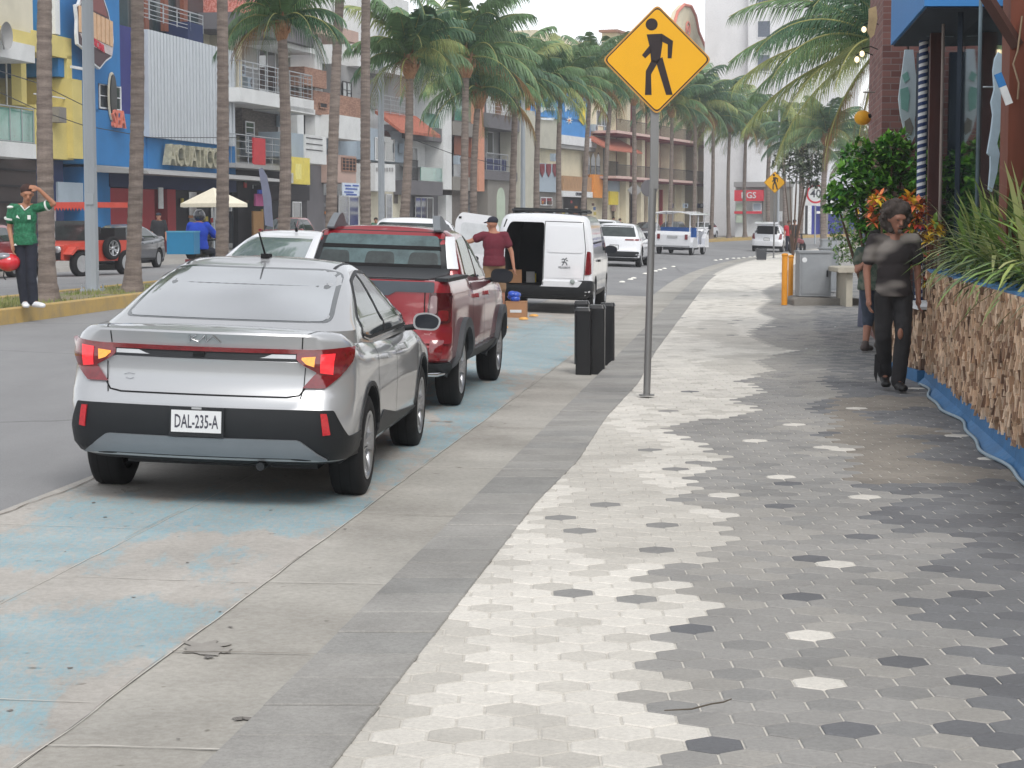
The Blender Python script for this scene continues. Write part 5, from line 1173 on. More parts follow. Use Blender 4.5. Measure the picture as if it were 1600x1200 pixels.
# narrow green glass building
H_ = Bld('green_glass_house', 'narrow building with green glass front and a salmon pillar', 706, 758, 12, m=M_stone, t=-26.6, vtop=108, core=-1.0); b = H_
b.win(709, 138, 748, 192, off=-.1, n=2, h=1, gm=M_gglass, fm=M_dgrey); b.r('floor_slab', 708, 192, 748, 213, M_stone, .3, lab='upper stone slab'); b.win(709, 214, 748, 246, off=-.1, n=2, gm=M_wood, fm=M_wood); b.r('glass_lower', 709, 246, 748, 277, M_win, -.1, .1); b.r('floor_slab', 708, 277, 748, 298, M_stone, .3, lab='lower stone slab')
b.r('salmon_pillar', 748, 146, 757, 299, mat('salmon', lin((206, 146, 120)), .8), .5); b.r('ground_brick', 706, 298, 730, 420, M_gbrick, -.2); b.win(729, 298, 738, 340, off=-.2, n=1, h=5, fm=M_iron)
# grey house with white pierced railing
I_ = Bld('stone_house', 'grey house with a pierced white brick parapet and a stone arch below', 757, 810, 10, m=M_grey, t=-26.5, vtop=180, core=-1.3); b = I_
b.r('roof_room', 764, 120, 782, 150, M_gbrick, -1.2); b.r('blue_tank', 781, 132, 797, 148, mat('tank_blue', lin((78, 140, 196)), .4), -1.5, 1.0); b.rail(761, 150, 808, 180, .1, m=M_frame, bars='h', nh=5)
for u in (765, 777, 789): b.r('parapet_pier', u, 151, u + 6, 179, M_white if u != 777 else M_brick, .0, .2)
b.r('floor_slab', 757, 180, 812, 202, M_dgrey, .5, lab='grey slab under the parapet'); b.win(760, 206, 770, 240, n=1); b.rail(760, 240, 794, 268, .3, bars='h', nh=3); b.r('dark_void', 760, 248, 794, 266, mat('navy_cloth', lin((40, 50, 96))), -.6, .1); b.r('lower_wall', 757, 268, 812, 282, M_dgrey, .3)
b.r('stone_front', 762, 282, 812, 420, M_stone, .1); e = MB(); X0, Z0 = b.X(786, .3), b.Z(786, 312, .3); e.prism([(-.9, -4)] + [(.9 * math.cos(math.pi - k * math.pi / 10), .9 * math.sin(k * math.pi / 10)) for k in range(11)] + [(.9, -4)], lambda a, c, d: Vector((X0 + a, d, Z0 + c)), -.16, -.08); e.build('arch_opening', M_pgrn, b.root)
# sea mural building
J_ = Bld('mural_house', 'building with a blue sea mural, yellow arrow and yellow letters', 809, 926, 12, m=M_dgrey, t=-26.3, vtop=128, core=-1.2); b = J_
M_mur = mat('mural_blue', lin((72, 144, 210)), .8, var=.14, scale=.5); M_my = mat('mural_yellow', lin((232, 206, 60)), .8); M_mw = mat('mural_white', lin((226, 234, 238)), .8); M_mo = mat('mural_orange', lin((226, 128, 60)), .8)
b.r('beige_wall', 812, 172, 836, 330, plaster('plaster_beige', (196, 194, 180)), .3); b.r('beige_wall', 836, 184, 872, 232, plaster('plaster_beige', (196, 194, 180)), .0, lab='stained beige wall under the mural')
mu = b.r('mural', 818, 140, 922, 186, M_mur, .1, lab='upper part of the sea mural'); b.r('mural', 876, 186, 922, 216, M_mur, .1, lab='lower part of the sea mural')
for s_, u in (('CONERIA', 858), ('MAR', 901)):
    e = MB(); X0 = b.X(u, .12); text_mb(e, s_, lambda a, c, d: Vector((X0 + a, -.12 - d, b.Z(u, 145, .12) + c)), 1.45, 0, .03, .82 if len(s_) > 3 else 1.0); e.build('lettering', M_my, mu)
def blob(nm, pts, m, off=.12, par=None):
    e = MB(); q = [(b.X(u, off), b.Z(u, v, off)) for u, v in pts]; e.prism(q, lambda a, c, d: Vector((a, -off - d, c)), 0, .03); return e.build(nm, m, par or b.root)
blob('arrow', [(905, 158), (914, 158), (914, 188), (917, 186), (911, 196), (902, 185), (905, 187)], M_my, .14, mu)
blob('wave', [(843, 166), (850, 168), (858, 170), (862, 164), (868, 172), (860, 173), (852, 172), (845, 176)], M_mw, .14, mu); blob('fish', [(846, 164), (853, 158), (857, 159), (861, 168), (855, 168)], mat('mural_dark', lin((50, 70, 90)), .8), .15, mu)
blob('shell', [(881, 159), (890, 158), (890, 172), (886, 170), (883, 175)], M_mw, .14, mu); blob('starfish', [(889 + (5.5 if k % 2 == 0 else 2.2) * math.cos(k * math.pi / 7), 188 + (6.5 if k % 2 == 0 else 2.5) * math.sin(k * math.pi / 7)) for k in range(14)], M_mw, .14, mu); blob('starfish_heart', [(889 + 1.6 * math.cos(k), 188 + 1.8 * math.sin(k)) for k in range(6)], M_mo, .18, mu)
blob('foam', [(843, 184), (866, 184), (864, 188), (846, 187)], M_mw, .14, mu); blob('coral', [(820, 158), (826, 160), (828, 172), (822, 178)], M_mo, .14, mu)
b.r('sign_band', 879, 214, 932, 228, M_frame, .4, .2, 'white strip sign below the mural'); b.r('slab', 877, 228, 930, 234, M_grey, .3); b.r('blue_recess', 879, 234, 912, 276, mat('recess_blue', lin((72, 96, 130)), .8, scale=.5, var=.3), -1.1, .1)
b.r('balcony_front', 843, 256, 873, 300, M_bg, .3); 
for u in (847, 857, 867): blob('pointed_arch', [(u - 3.5, 256), (u + 3.5, 256), (u + 3.5, 268), (u, 277), (u - 3.5, 268)], M_drd, .34)
b.r('wicker_panel', 880, 276, 928, 299, mat('wicker', lin((170, 134, 100)), .9, stretch=(9, 9, 1), scale=1.5, var=.4), .3, .3); b.r('orange_panel', 928, 273, 945, 309, mat('panel_orange', lin((222, 144, 62)), .7), .5, .5)
b.sign(880, 299, 926, 308, M_frame, .5, .2, 'CAFETERIA', INK, .75, .9); b.r('ground_shop', 836, 308, 944, 420, M_dk, -.4, .2); b.r('ground_shop', 836, 300, 880, 330, M_stone, .0, .2)
b.win(844, 308, 862, 321, off=.05, n=2)
# pale green house with tiled hood
K_ = Bld('pale_green_house', 'pale green house with a small white window and tiled hood', 922, 963, 12, m=M_pgrn, t=-26.3, vtop=118, core=-.5); b = K_
b.r('roof_edge', 922, 118, 966, 128, M_drd, .5); b.win(931, 173, 947, 197, off=-.4, n=2, h=0)
e = MB(); x0, x1 = b.X(921, .3), b.X(975, .3); e.prism([(-.1, b.Z(940, 214)), (2.0, b.Z(940, 236)), (2.0, b.Z(940, 238)), (-.1, b.Z(940, 218))], lambda a, c, d: Vector((d, -a, c)), x0, x1); e.build('tiled_hood', M_tile, b.root)
for u in (918, 926, 934): blob('arched_window', [(u - 3, 275), (u - 3, 248), (u, 238), (u + 3, 248), (u + 3, 275)], M_win, .1)
b.rail(946, 252, 966, 275, .4, m=M_iron, side=False); b.r('blue_shop', 942, 278, 968, 300, M_bg, .2, .3); b.sign(953, 299, 966, 320, mat('sign_lemon', lin((222, 200, 60))), .9, .15, nm='shop_sign'); b.r('striped_wall', 960, 303, 978, 330, M_pink, .0, .3)
# colonial building
L_ = Bld('colonial_building', 'cream and maroon colonial building with two long iron balconies', 963, 1144, 16, m=M_lcream, t=-25.4, vtop=96, core=-1.5, d0=145, d1=172); b = L_
zs1, zs2 = b.Z(965, 206), b.Z(982, 277)
def hb(nm, u0, u1, z0, z1, off, m, th=None, lab=None):
    e = MB(); e.bx(b.X(u0, off), b.X(u1, off), -off, -off + (th or off - b.core + .1), z0, z1); o = e.build(nm, m, b.root)
    if lab: o['label'] = lab
    return o
for z, lb in ((zs1, 'upper'), (zs2, 'lower')): hb('balcony_slab', 963, 1144, z - .22, z, .9, mat('slab_rose', lin((206, 178, 170)), .8), lab=lb + ' balcony slab'); hb('slab_edge', 963, 1144, z - .36, z - .22, .7, M_drd)
hb('maroon_wall', 963, 1144, 0, zs1 + 7, b.core + .05, M_drd, .1)
bays = [966 + i * 24.5 * (1 - i * .022) for i in range(9)]
for i, u in enumerate(bays):
    for z0, z1 in ((zs2, zs1 - .3), (zs1, zs1 + 3.4), (zs1 + 3.6, zs1 + 6.5)):
        hb('wall_pier', u + 13 - i * .6, u + 18 - i * .6, z0, z1, -.5, M_lcream); hb('wall_panel', u + 8.5 - i * .4, u + 13.5 - i * .6, z0, z1, -1.2, M_tan if False else M_lcream)
        if z0 < zs1 + 3: 
            e = MB(); e.bx(b.X(u + 1.5), b.X(u + 7.5), -b.core - .06, -b.core - .01, z0, z0 + 2.5); o = e.build('balcony_door', M_win, b.root)
            e = MB(); xx = b.X(u + 4.2); e.bx(xx, xx + .12, -b.core - .12, -b.core - .05, z0, z0 + 2.5); e.bx(b.X(u + 1.2), b.X(u + 1.8), -b.core - .12, -b.core - .05, z0, z0 + 2.5); e.build('door_frame', M_bg, o)
    hb('ground_pillar', u + 12 - i * .6, u + 17 - i * .6, -.2, zs2 - .3, -.3, M_lcream)
    if i % 2 == 0: hb('ground_bay', u - 1, u + 12 - i * .5, .0, zs2 - .4, -.9, M_lcream, .3, 'cream shop wall')
    else: hb('ground_bay', u, u + 11 - i * .5, .0, zs2 - .9, -.9, M_rw if i in (3, 5) else M_dk, .3, 'dark shop bay')
for z in (zs1, zs2):
    e = MB(); x0, x1 = b.X(963, .85), b.X(1144, .85); e.bx(x0, x1, -.85, -.81, z + .95, z + 1.0); n = int((x1 - x0) / .17)
    for i in range(n): xx = x0 + (x1 - x0) * i / n; e.bx(xx, xx + .03, -.84, -.82, z, z + .96)
    e.build('railing', M_iron, b.root)
hb('cornice', 963, 1146, zs1 + 6.5, zs1 + 6.9, .6, M_lcream); hb('top_wall', 963, 1144, zs1 + 6.9, zs1 + 8.6, -.2, M_lcream); hb('parapet_line', 963, 1146, zs1 + 8.6, zs1 + 8.8, .1, mat('trim_brown', lin((150, 110, 92)))); e = MB()
e.prism([(-.6, zs1 + 6.0), (1.2, zs1 + 5.2), (1.2, zs1 + 5.1), (-.6, zs1 + 5.8)], lambda a, c, d: Vector((d, -a, c)), b.X(963, .5), b.X(1144, .5)); e.build('tiled_roof', M_tile, b.root)
# belfry gable, curved outline, above the roof
X0, Z0 = b.X(1073, 0), zs1 + 8.2
gab = [(-3.2, 0), (-2.6, 1.2), (-2.2, 2.6), (-1.6, 4.0), (-.6, 4.9), (.5, 5.0), (1.3, 4.2), (1.8, 2.8), (2.5, 2.0), (3.2, 1.2), (3.6, 0)]
e = MB(); e.prism(gab, lambda a, c, d: Vector((X0 + a * 2.2, d, Z0 + c)), .1, .6); o = e.build('gable', M_lcream, b.root)
e = MB()
for p, q in zip(gab, gab[1:]): e.tube([(X0 + p[0] * 2.2, .05, Z0 + p[1]), (X0 + q[0] * 2.2, .05, Z0 + q[1])], .16, 6)
e.build('gable_trim', mat('trim_coral', lin((216, 130, 112))), o)
e = MB(); e.lathe([(.75, 0), (.6, 0), (.6, -.1), (.75, -.1), (.75, 0)], 18, 0, (X0, .05, Z0 + 2.7), 'Y'); e.lathe([(.3, 0), (.18, 0), (.18, -.1), (.3, -.1), (.3, 0)], 12, 0, (X0, .05, Z0 + 2.7), 'Y'); e.build('gable_emblem', mat('trim_coral', lin((216, 130, 112))), o)
# signs under the colonial balcony
for i, (u, w_, tx_, mm, tm) in enumerate([(1046, 6, '', M_navy, None), (1068, 7, 'BAR', M_bg, INK), (1091, 10, 'CAFE', M_navy, M_frame), (1107, 9, 'SPA', M_dgrey, M_frame)]): b.sign(u, 318, u + w_, 325, mm, .9, .1, tx_, tm, .8)
# everyday clutter on the fronts
rc = random.Random(9)
def clutter(b, u0, u1, v0, v1, n, off):
    cols = [(190, 60, 60), (220, 200, 90), (70, 110, 170), (210, 214, 216), (60, 110, 80), (200, 130, 70), (110, 80, 70), (150, 150, 155)]
    for i in range(n):
        u = rc.uniform(u0, u1 - 4); v = rc.uniform(v0, v1 - 8); c = rc.choice(cols); b.r(rc.choice(['poster', 'goods', 'notice']), u, v, u + rc.uniform(2, 6), v + rc.uniform(3, 10), mat('clutter_%d' % cols.index(c), tuple(.7 * q for q in lin(c)), .7, var=.3, scale=6), off, .06)
clutter(C_, 280, 366, 305, 350, 14, -.65); clutter(E_, 376, 436, 275, 350, 12, -.4); clutter(F_, 506, 560, 312, 350, 10, -.4); clutter(G_, 644, 692, 310, 345, 8, -.5); clutter(J_, 842, 940, 312, 340, 16, .2); clutter(B, 60, 98, 290, 400, 5, -.3); clutter(A, -20, 55, 300, 420, 5, -.2)
for b_, u, v, off in ((E_, 438, 190, -.5), (F_, 515, 225, .1), (G_, 628, 232, .1), (H_, 712, 250, .0), (J_, 862, 246, .1), (K_, 925, 200, -.3), (D_, 372, 110, .1), (I_, 798, 215, -1.1), (E_, 385, 130, -1.4)):
    e = MB(); x, z = b_.X(u, off), b_.Z(u, v, off); e.bx(x - .45, x + .45, -off - .35, -off, z - .3, z + .3); o = e.build('air_conditioner', M_bg, b_.root); e = MB(); e.lathe([(.001, 0), (.22, 0)], 14, 0, (x + .1, -off - .36, z), 'Y'); e.build('fan_grille', M_dgrey, o)
# hotel tower
q0, q1 = at(1098, 300, 188), at(1330, 300, 184)
class B2(Bld):
    def __init__(s, p0, p1, name, label, u0, u1, ztop, core, m, depth=12, vtop=None):
        s.P0 = Vector((p0.x, p0.y, .2)); s.P1 = Vector((p1.x, p1.y, .2)); s.setup(name, label, 'building', u0, u1, ztop, core, m, depth, vtop)
HW = plaster('hotel_white', (232, 233, 236))
M_ = B2(q0, q1, 'hotel_tower', 'tall plain white hotel tower with small dark windows', 1098, 1330, 32, -.3, HW, 5); b = M_
b.r('wall_projection', 1166, -260, 1232, 285, HW, .6); 
for v in (-60, -8, 45, 98): b.win(1180, v - 13, 1201, v + 14, off=.62, n=1, gm=mat('louvre', lin((96, 104, 118)), .5, stretch=(1, 1, 12), scale=2, var=.3), fm=HW)
for v in (2, 38, 90): b.win(1256, v - 12, 1262, v + 12, off=-.25, n=1, gm=M_dgrey, fm=HW)
b.win(1232, 85, 1245, 102, off=-.25, n=1, gm=M_dgrey, fm=HW)
N_ = B2(at(1146, 300, 178), at(1236, 300, 176), 'red_sign_shop', 'low white shop with a red sign below the hotel', 1146, 1236, 10, -.6, M_white, 8, vtop=286); b = N_
b.r('grey_band', 1146, 284, 1236, 292, M_grey, .3); b.sign(1147, 297, 1192, 314, mat('sign_red', lin((208, 56, 72)), .5), .6, .3, 'RGS', M_frame, .8); b.r('red_stripe', 1147, 330, 1190, 334, mat('sign_red', lin((208, 56, 72))), .2, .1); b.win(1176, 317, 1190, 330, off=.05, n=1, gm=M_bg); b.r('poster', 1150, 318, 1160, 348, M_pgrn, .1, .1)
b.r('lower_wall', 1192, 292, 1236, 350, M_stone, .1, .5); b.r('white_door', 1215, 330, 1222, 346, M_frame, .2, .1)
O_ = B2(at(1228, 300, 181), at(1400, 300, 184), 'blue_shop', 'low royal blue shop with white bands at the far right of the road', 1228, 1400, 9, -.6, mat('shop_blue', lin((58, 66, 160)), .8), 8, vtop=305); b = O_
b.r('white_band', 1276, 312, 1400, 322, M_frame, .2, .1); b.r('white_band', 1276, 330, 1400, 334, M_frame, .2, .1); b.r('dark_bay', 1238, 318, 1262, 366, M_dk, .1, .1); b.r('door_panel', 1262, 318, 1268, 366, M_frame, .1, .1)
for u in (1286, 1318): b.r('pier', u, 322, u + 8, 372, M_stone, .25, .1)
P_ = B2(at(1262, 300, 192), at(1420, 300, 196), 'white_block', 'white block behind the shrub and the speed sign', 1262, 1420, 9, -.4, M_white, 6, vtop=262) if False else None
# ---------------------------------------------------------------- palms
M_trunk = mat('palm_trunk', lin((142, 130, 122)), .95, scale=1.6, c2=lin((112, 101, 95)), thr=(.38, .62), stretch=(1.5, 1.5, 9), bump=.9, bscale=14, speck=.2)
M_boot = mat('palm_fibre', lin((150, 112, 84)), .95, var=.4, scale=9, bump=.8)
FR = [mat('frond_green', lin((70, 104, 76)), .5, var=.25, isl=.25, scale=1.5, spec=.6), mat('frond_mid', lin((96, 126, 84)), .5, var=.25, isl=.25, scale=1.5, spec=.6), mat('frond_yellow', lin((140, 150, 96)), .6, var=.25, isl=.2, scale=1.5), mat('frond_dry', lin((126, 100, 66)), .9, var=.3, scale=3), mat('rachis', lin((150, 150, 92)), .6)]
def frond(mb, base, az, el, L, rr, mi, nl=34, ll=.62, droop=1.0, wid=.036, curl=.0):
    n = 14; pts = []; p = Vector(base); e = el
    for i in range(n + 1):
        pts.append(p.copy()); s = i / n
        e = el - droop * (s ** 1.25) * R(105); a = az + curl * s
        p = p + Vector((math.cos(a) * math.cos(e), math.sin(a) * math.cos(e), math.sin(e))) * (L / n)
    mb.tube(pts, [.03 * (1 - i / (n + 1)) + .006 for i in range(n + 1)], 4, 4, cap=False)
    for k in range(nl):
        s = .10 + .88 * k / nl; x = s * n; i = min(n - 1, int(x)); f = x - i; q = pts[i].lerp(pts[i + 1], f); t = (pts[i + 1] - pts[i]).normalized()
        side = t.cross(Vector((0, 0, 1))); 
        if side.length < .1: side = Vector((-math.sin(az), math.cos(az), 0))
        side.normalize()
        l_ = ll * (.35 + 1.1 * math.sin(math.pi * min(1, s * .92 + .06)) ** .7) * rr.uniform(.8, 1.1)
        for sg in (1, -1):
            d = (side * sg * .75 + t * (.45 + .3 * s) + Vector((0, 0, -.25 - .25 * rr.random()))).normalized()
            d2 = (d * .55 + Vector((0, 0, -.9)) + t * .1).normalized(); w = t * wid * .5 + Vector((0, 0, wid * .25))
            a = q; b_ = q + d * l_ * .5; c = b_ + d2 * l_ * .5
            mb.add([a - w, a + w, b_ + w * .9, b_ - w * .9, c], [(0, 1, 2, 3), (3, 2, 4)], mi if rr.random() > .1 else 1)
def crown_mesh(seed, nf=22, L=2.9, nl=34, ll=.60, yellow=.2, wid=.04):
    rr = random.Random(seed); mb = MB()
    for i in range(nf):
        az = 2.399 * i + rr.uniform(-.2, .2); f = i / nf; el = R(86 - 88 * f + rr.uniform(-8, 8))
        mi = 2 if rr.random() < yellow else (1 if rr.random() < .45 else 0)
        if f > .9 and rr.random() < .5: mi = 3
        frond(mb, (rr.uniform(-.08, .08), rr.uniform(-.08, .08), .1 * (1 - f)), az, el, L * rr.uniform(.8, 1.08), rr, mi, nl, ll, droop=rr.uniform(.62, 1.0), wid=wid, curl=rr.uniform(-.3, .3))
    o = mb.build('tmp', FR); me = o.data; bpy.data.objects.remove(o); return me
CR = [crown_mesh(s, 30, 2.9 + .15 * (s % 3), 30, .66, y, .055) for s, y in ((1, .06), (2, .12), (3, .2), (4, .1))]
def boot_mesh(seed):
    rr = random.Random(seed); b = MB(); b.tube([(0, 0, -.55), (0, 0, -.3), (0, 0, .05), (.0, 0, .35)], [.15, .25, .27, .14], 12, 0)
    for i in range(16):
        a = i * 2.4; z = -.45 + .05 * i; b.tube([(.18 * math.cos(a), .18 * math.sin(a), z), (.30 * math.cos(a), .30 * math.sin(a), z + .22), (.36 * math.cos(a), .36 * math.sin(a), z + .42)], [.06, .045, .015], 5, 0)
    for i in range(5): a = i * 1.3; b.sphere((.24 * math.cos(a), .24 * math.sin(a), -.12), .11, 0, 8, 6)
    o = b.build('tmp', M_boot); me = o.data; bpy.data.objects.remove(o); return me
BOOT = [boot_mesh(1), boot_mesh(2)]
def palm(i, base, top, r0, label, crown=True, cs=1.0, group=None):
    rr = random.Random(i * 17 + 3); H = top.z - base.z; root = thing('palm_tree', label, 'palm tree', base, 0, group)
    n = int(H / .075); pts = []; rad = []
    off = top - base; bow = rr.uniform(-.12, .12)
    for k in range(n + 1):
        s = k / n; x = off.x * s + math.sin(s * math.pi) * bow; y = off.y * s
        r = r0 * (1 - .30 * s) * (1 + .55 * max(0, 1 - s * H / .7) ** 2) * (1 + (.03 if k % 2 else -.015) + rr.uniform(-.035, .035))
        pts.append((x, y, s * H)); rad.append(r)
    b = MB(); b.tube(pts, rad, 14, 0, sm=False); b.build('trunk', M_trunk, root)
    if crown:
        o = link('fibre_boot', BOOT[i % 2], root, off); o.rotation_euler[2] = rr.uniform(0, 6); o.scale = (cs * r0 / .16,) * 2 + (cs,)
        o = link('crown', CR[i % 4], root, off + Vector((0, 0, .1))); o.rotation_euler[2] = rr.uniform(0, 6.28); o.scale = (cs, cs, cs * 1.08)
    return root
GP = 'palms along the median'
# base column, top column, top row, distance label
PL = [(75, 76, -300, 'thick palm trunk beside the man in the green jersey, first from the left'), (207, 206, -280, 'second palm trunk from the left, right of the grey lamp post'), (347, 343, -240, 'third palm trunk from the left, in front of the metal fins'),
      (440, 440, 42, 'palm with brown fibre boot in front of the yellow shop sign'), (516, 534, -60, 'bent palm trunk left of the iron window'), (572, 573, -150, 'straight palm trunk just left of the second lamp post'),
      (626, 640, 98, 'palm crossing the tiled canopy of the white house'), (724, 728, 96, 'palm before the green glass front, left of a close pair'), (742, 748, 146, 'palm by the salmon pillar, right of a close pair'),
      (798, 806, 134, 'palm left of the third lamp post'), (838, 842, 142, 'palm left of the painted fish'), (876, 876, 142, 'palm between the painted fish and starfish'), (908, 922, 134, 'palm leaning right over the yellow arrow'),
      (944, 956, 134, 'palm in front of the pale green house'), (990, 990, 150, 'palm left of the large pedestrian sign pole'), (1045, 1050, 170, 'palm right of the large pedestrian sign pole'),
      (1082, 1086, 168, 'palm in the middle of the colonial facade'), (1110, 1114, 186, 'palm before the right third of the colonial facade'), (1138, 1141, 192, 'palm at the right end of the colonial building'), (1163, 1166, 204, 'palm in front of the red shop sign')]
for i, (ub, ut, vt, lb) in enumerate(PL):
    d = ray_t(ub, -9.3 if i != 8 else -10.1); base = P(d, -9.3 if i != 8 else -10.1, .47); y = base.y
    palm(i, base, at(ut, vt, y), (.135 if i < 3 else .15) * (1 + .012 * i * (i < 10)), lb, True, (1.0 + .012 * i) * (.62 if i == 3 else .84 if i in (4, 5, 6) else .86 if 8 < i < 16 else 1), GP)
GQ = 'palms beyond the bend'
for i, (u, d, ut, vt, lb) in enumerate([(1200, 150, 1203, 214, 'slim palm behind the small pedestrian sign'), (1247, 118, 1252, 226, 'palm trunk right of the small pedestrian sign'), (1286, 112, 1292, 214, 'palm trunk left of the speed limit sign'), (1335, 128, 1338, 250, 'palm trunk right of the speed limit sign'), (1226, 175, 1222, 190, 'short crowned far palm behind the lamp arms')]):
    bs = gp(u, 345, 0) if False else Vector(((u - 800) / F * d, d, .1)); palm(30 + i, bs, at(ut, vt, d), .19, lb, True, .95, GQ)
# the big palm hanging over the pavement
def big_palm():
    top = at(1385, 70, 40); base = Vector((top.x + .35, 40.3, .12)); root = palm(77, base, top, .16, 'big palm with long yellowing fronds hanging over the pavement beside the brick column', False)
    rr = random.Random(5); mb = MB()
    specs = [(180, 42, 3.6, 1, .75), (172, 22, 3.5, 1, .65), (187, 8, 3.6, 2, .55), (178, -12, 3.6, 2, .45), (193, -26, 3.5, 2, .5), (170, 60, 3.3, 0, .9), (200, 30, 3.3, 0, .8), (160, 5, 3.2, 1, .6), (210, -5, 3.2, 2, .6), (185, -48, 2.9, 3, .4), (200, -60, 2.6, 3, .3), (150, 40, 3.2, 0, .9), (225, 50, 3.1, 0, .9),
             (120, 50, 3.2, 0, .9), (90, 40, 3.2, 1, .9), (60, 45, 3, 0, .9), (20, 50, 3.1, 0, .9), (0, 20, 3.2, 1, .8), (330, 40, 3.1, 0, .9), (290, 35, 3.2, 1, .9), (250, 60, 3.1, 0, .9), (260, 20, 3.0, 1, .8), (180, 78, 3.2, 0, .8), (100, 80, 3, 0, .8), (238, 8, 3.2, 2, .7), (215, 15, 3.4, 1, .7)]
    for a, e, L, mi, dr in specs: frond(mb, (rr.uniform(-.1, .1), rr.uniform(-.1, .1), 0), R(a), R(e), L, rr, mi, 62, .62, dr, .024)
    mb.build('crown', FR, root, Vector(top) - base); o = link('fibre_boot', BOOT[0], root, Vector(top) - base)
big_palm()
# ---------------------------------------------------------------- lamp posts, signs
M_galv = mat('galvanised', lin((168, 174, 180)), .55, .2, var=.08, scale=2, stretch=(1, 1, .3))
def lamp_post(u, d, r0, r1, vtop, label, t=None, arms=True, nseg=8):
    x = (u - 800) / F * d; dd, tt = tof(x, d); z0 = .49 if -10.8 < tt < -8.6 else zr(tt); top = at(u, vtop, d).z
    root = thing('lamp_post', label, 'lamp post', (x, d, z0)); b = MB(); b.tube([(0, 0, 0), (0, 0, top - z0)], [r0, r1], nseg, 0, sm=False); b.build('pole', M_galv, root)
    b = MB(); b.box((0, 0, .02), (r0 * 3.0, r0 * 3.0, .04)); 
    for sx in (-1, 1):
        for sy in (-1, 1): b.tube([(sx * r0 * 1.25, sy * r0 * 1.25, .03), (sx * r0 * 1.25, sy * r0 * 1.25, .12)], .018, 6)
    b.build('base_plate', M_galv, root)
    b = MB(); b.bx(-.07, .07, -r0 - .01, -r0 + .03, 1.55, 1.75) if r0 > .1 else b.bx(-.03, .03, -r0 - .01, -r0 + .02, 1.0, 1.2); b.build('service_hatch', M_galv, root)
    if arms:
        for s in (-1, 1):
            b = MB(); b.tube([(0, 0, top - z0 - .3), (s * .5, 0, top - z0 + .1), (s * 1.5, 0, top - z0 + .25)], .04, 8); b.build('arm', M_galv, root)
            b = MB(); b.prism([(1.4, .18), (1.5, .30), (2.1, .34), (2.15, .24), (2.0, .18)], lambda a, c, q: Vector((s * a, q, top - z0 + c)), -.14, .14); b.build('lamp_head', M_galv, root)
    return root
lamp_post(145, 34.6, .125, .095, -200, 'thick grey lamp post on the median between the first two palm trunks'); lamp_post(597, 62.5, .105, .09, -150, 'grey lamp post left of the white house'); lamp_post(817, 84, .11, .09, 88, 'grey lamp post behind the van in front of the beige wall', arms=False); lamp_post(1214, 140, .10, .08, 118, 'distant lamp post with two arms behind the small pedestrian sign')
M_sy = mat('sign_face_yellow', lin((238, 176, 22)), .45, var=.03); M_sb = mat('sign_black', lin((44, 34, 36)), .5); M_so = mat('sign_edge', lin((206, 152, 74)), .5)
def pole_m(): return mat('pole_steel', lin((136, 136, 136)), .45, .45, var=.15, scale=3, stretch=(1, 1, .3))
def ped_sign(base, topc, half, label, pr=.034, lean=0.0, twist=0.0):
    root = thing('pedestrian_sign', label, 'road sign', base); c = topc - base
    b = MB(); b.tube([(0, 0, 0), (c.x * .62, 0, c.z * .62)], pr, 12); b.tube([(c.x * .62, 0, c.z * .62), (c.x, 0.03, c.z + half * .2)], pr * .98, 12); b.build('pole', pole_m(), root)
    b = MB(); b.bx(c.x * .8 - pr * 1.12, c.x * .8 + pr * 1.12, -pr * .9, pr * 1.1, c.z * .62, c.z - half * .5); b.build('sleeve', pole_m(), root)
    b = MB(); b.tube([(0, 0, 0), (0, 0, .012)], pr * 2.2, 14); b.build('base_collar', pole_m(), root)
    dia = lambda k, r: rnd([(0, -k), (k * 1.0, 0), (0, k), (-k * 1.0, 0)], r, 5)
    fn = lambda a, q, d: Vector((c.x + a, -.05 - d + a * twist, c.z + q))
    b = MB(); b.prism(dia(half, half * .1), fn, -.01, 0, 0); pn = b.build('panel', M_so, root)
    b = MB(); b.prism(dia(half * .965, half * .09), fn, 0, .002); b.build('border', M_sb, pn)
    b = MB(); b.prism(dia(half * .935, half * .085), fn, .002, .004); b.build('face', M_sy, pn)
    k = half / 83.0; q = lambda u, v: ((u - 1026) * k, (94 - v) * k)
    b = MB(); b.prism([((q(1017.5, 41)[0] + 9.2 * k * math.cos(i * .3927)), (q(1017.5, 41)[1] + 9.2 * k * math.sin(i * .3927))) for i in range(16)], fn, .004, .006)
    for pl_ in ([(1010, 56), (1033, 55), (1034, 70), (1031, 92), (1027, 99), (1017, 97), (1015, 76)], [(1033, 55), (1050, 66), (1048, 92), (1042, 92), (1042, 71), (1031, 66)], [(1015, 72), (1018, 82), (1008, 92), (1003, 87)],
                [(1018, 94), (1028, 97), (1017, 116), (1018, 147), (1008, 147), (1009, 111)], [(1024, 96), (1034, 90), (1050, 147), (1040, 147)]):
        b.prism([q(*p) for p in pl_], fn, .004, .006)
    b.build('walking_figure', M_sb, pn)
    return root
bs = gp(1010.5, 618, .08); tc = at(1026, 94, bs.y); ped_sign(bs, tc, .515, 'large yellow pedestrian crossing sign on a steel pole in the foreground', .034, twist=-.04)
bs = Vector(((1208 - 800) / F * 86, 86, .1)); tc = at(1210.5, 285, 86); ped_sign(bs, tc, .50, 'small distant yellow pedestrian crossing sign by the bend', .035)
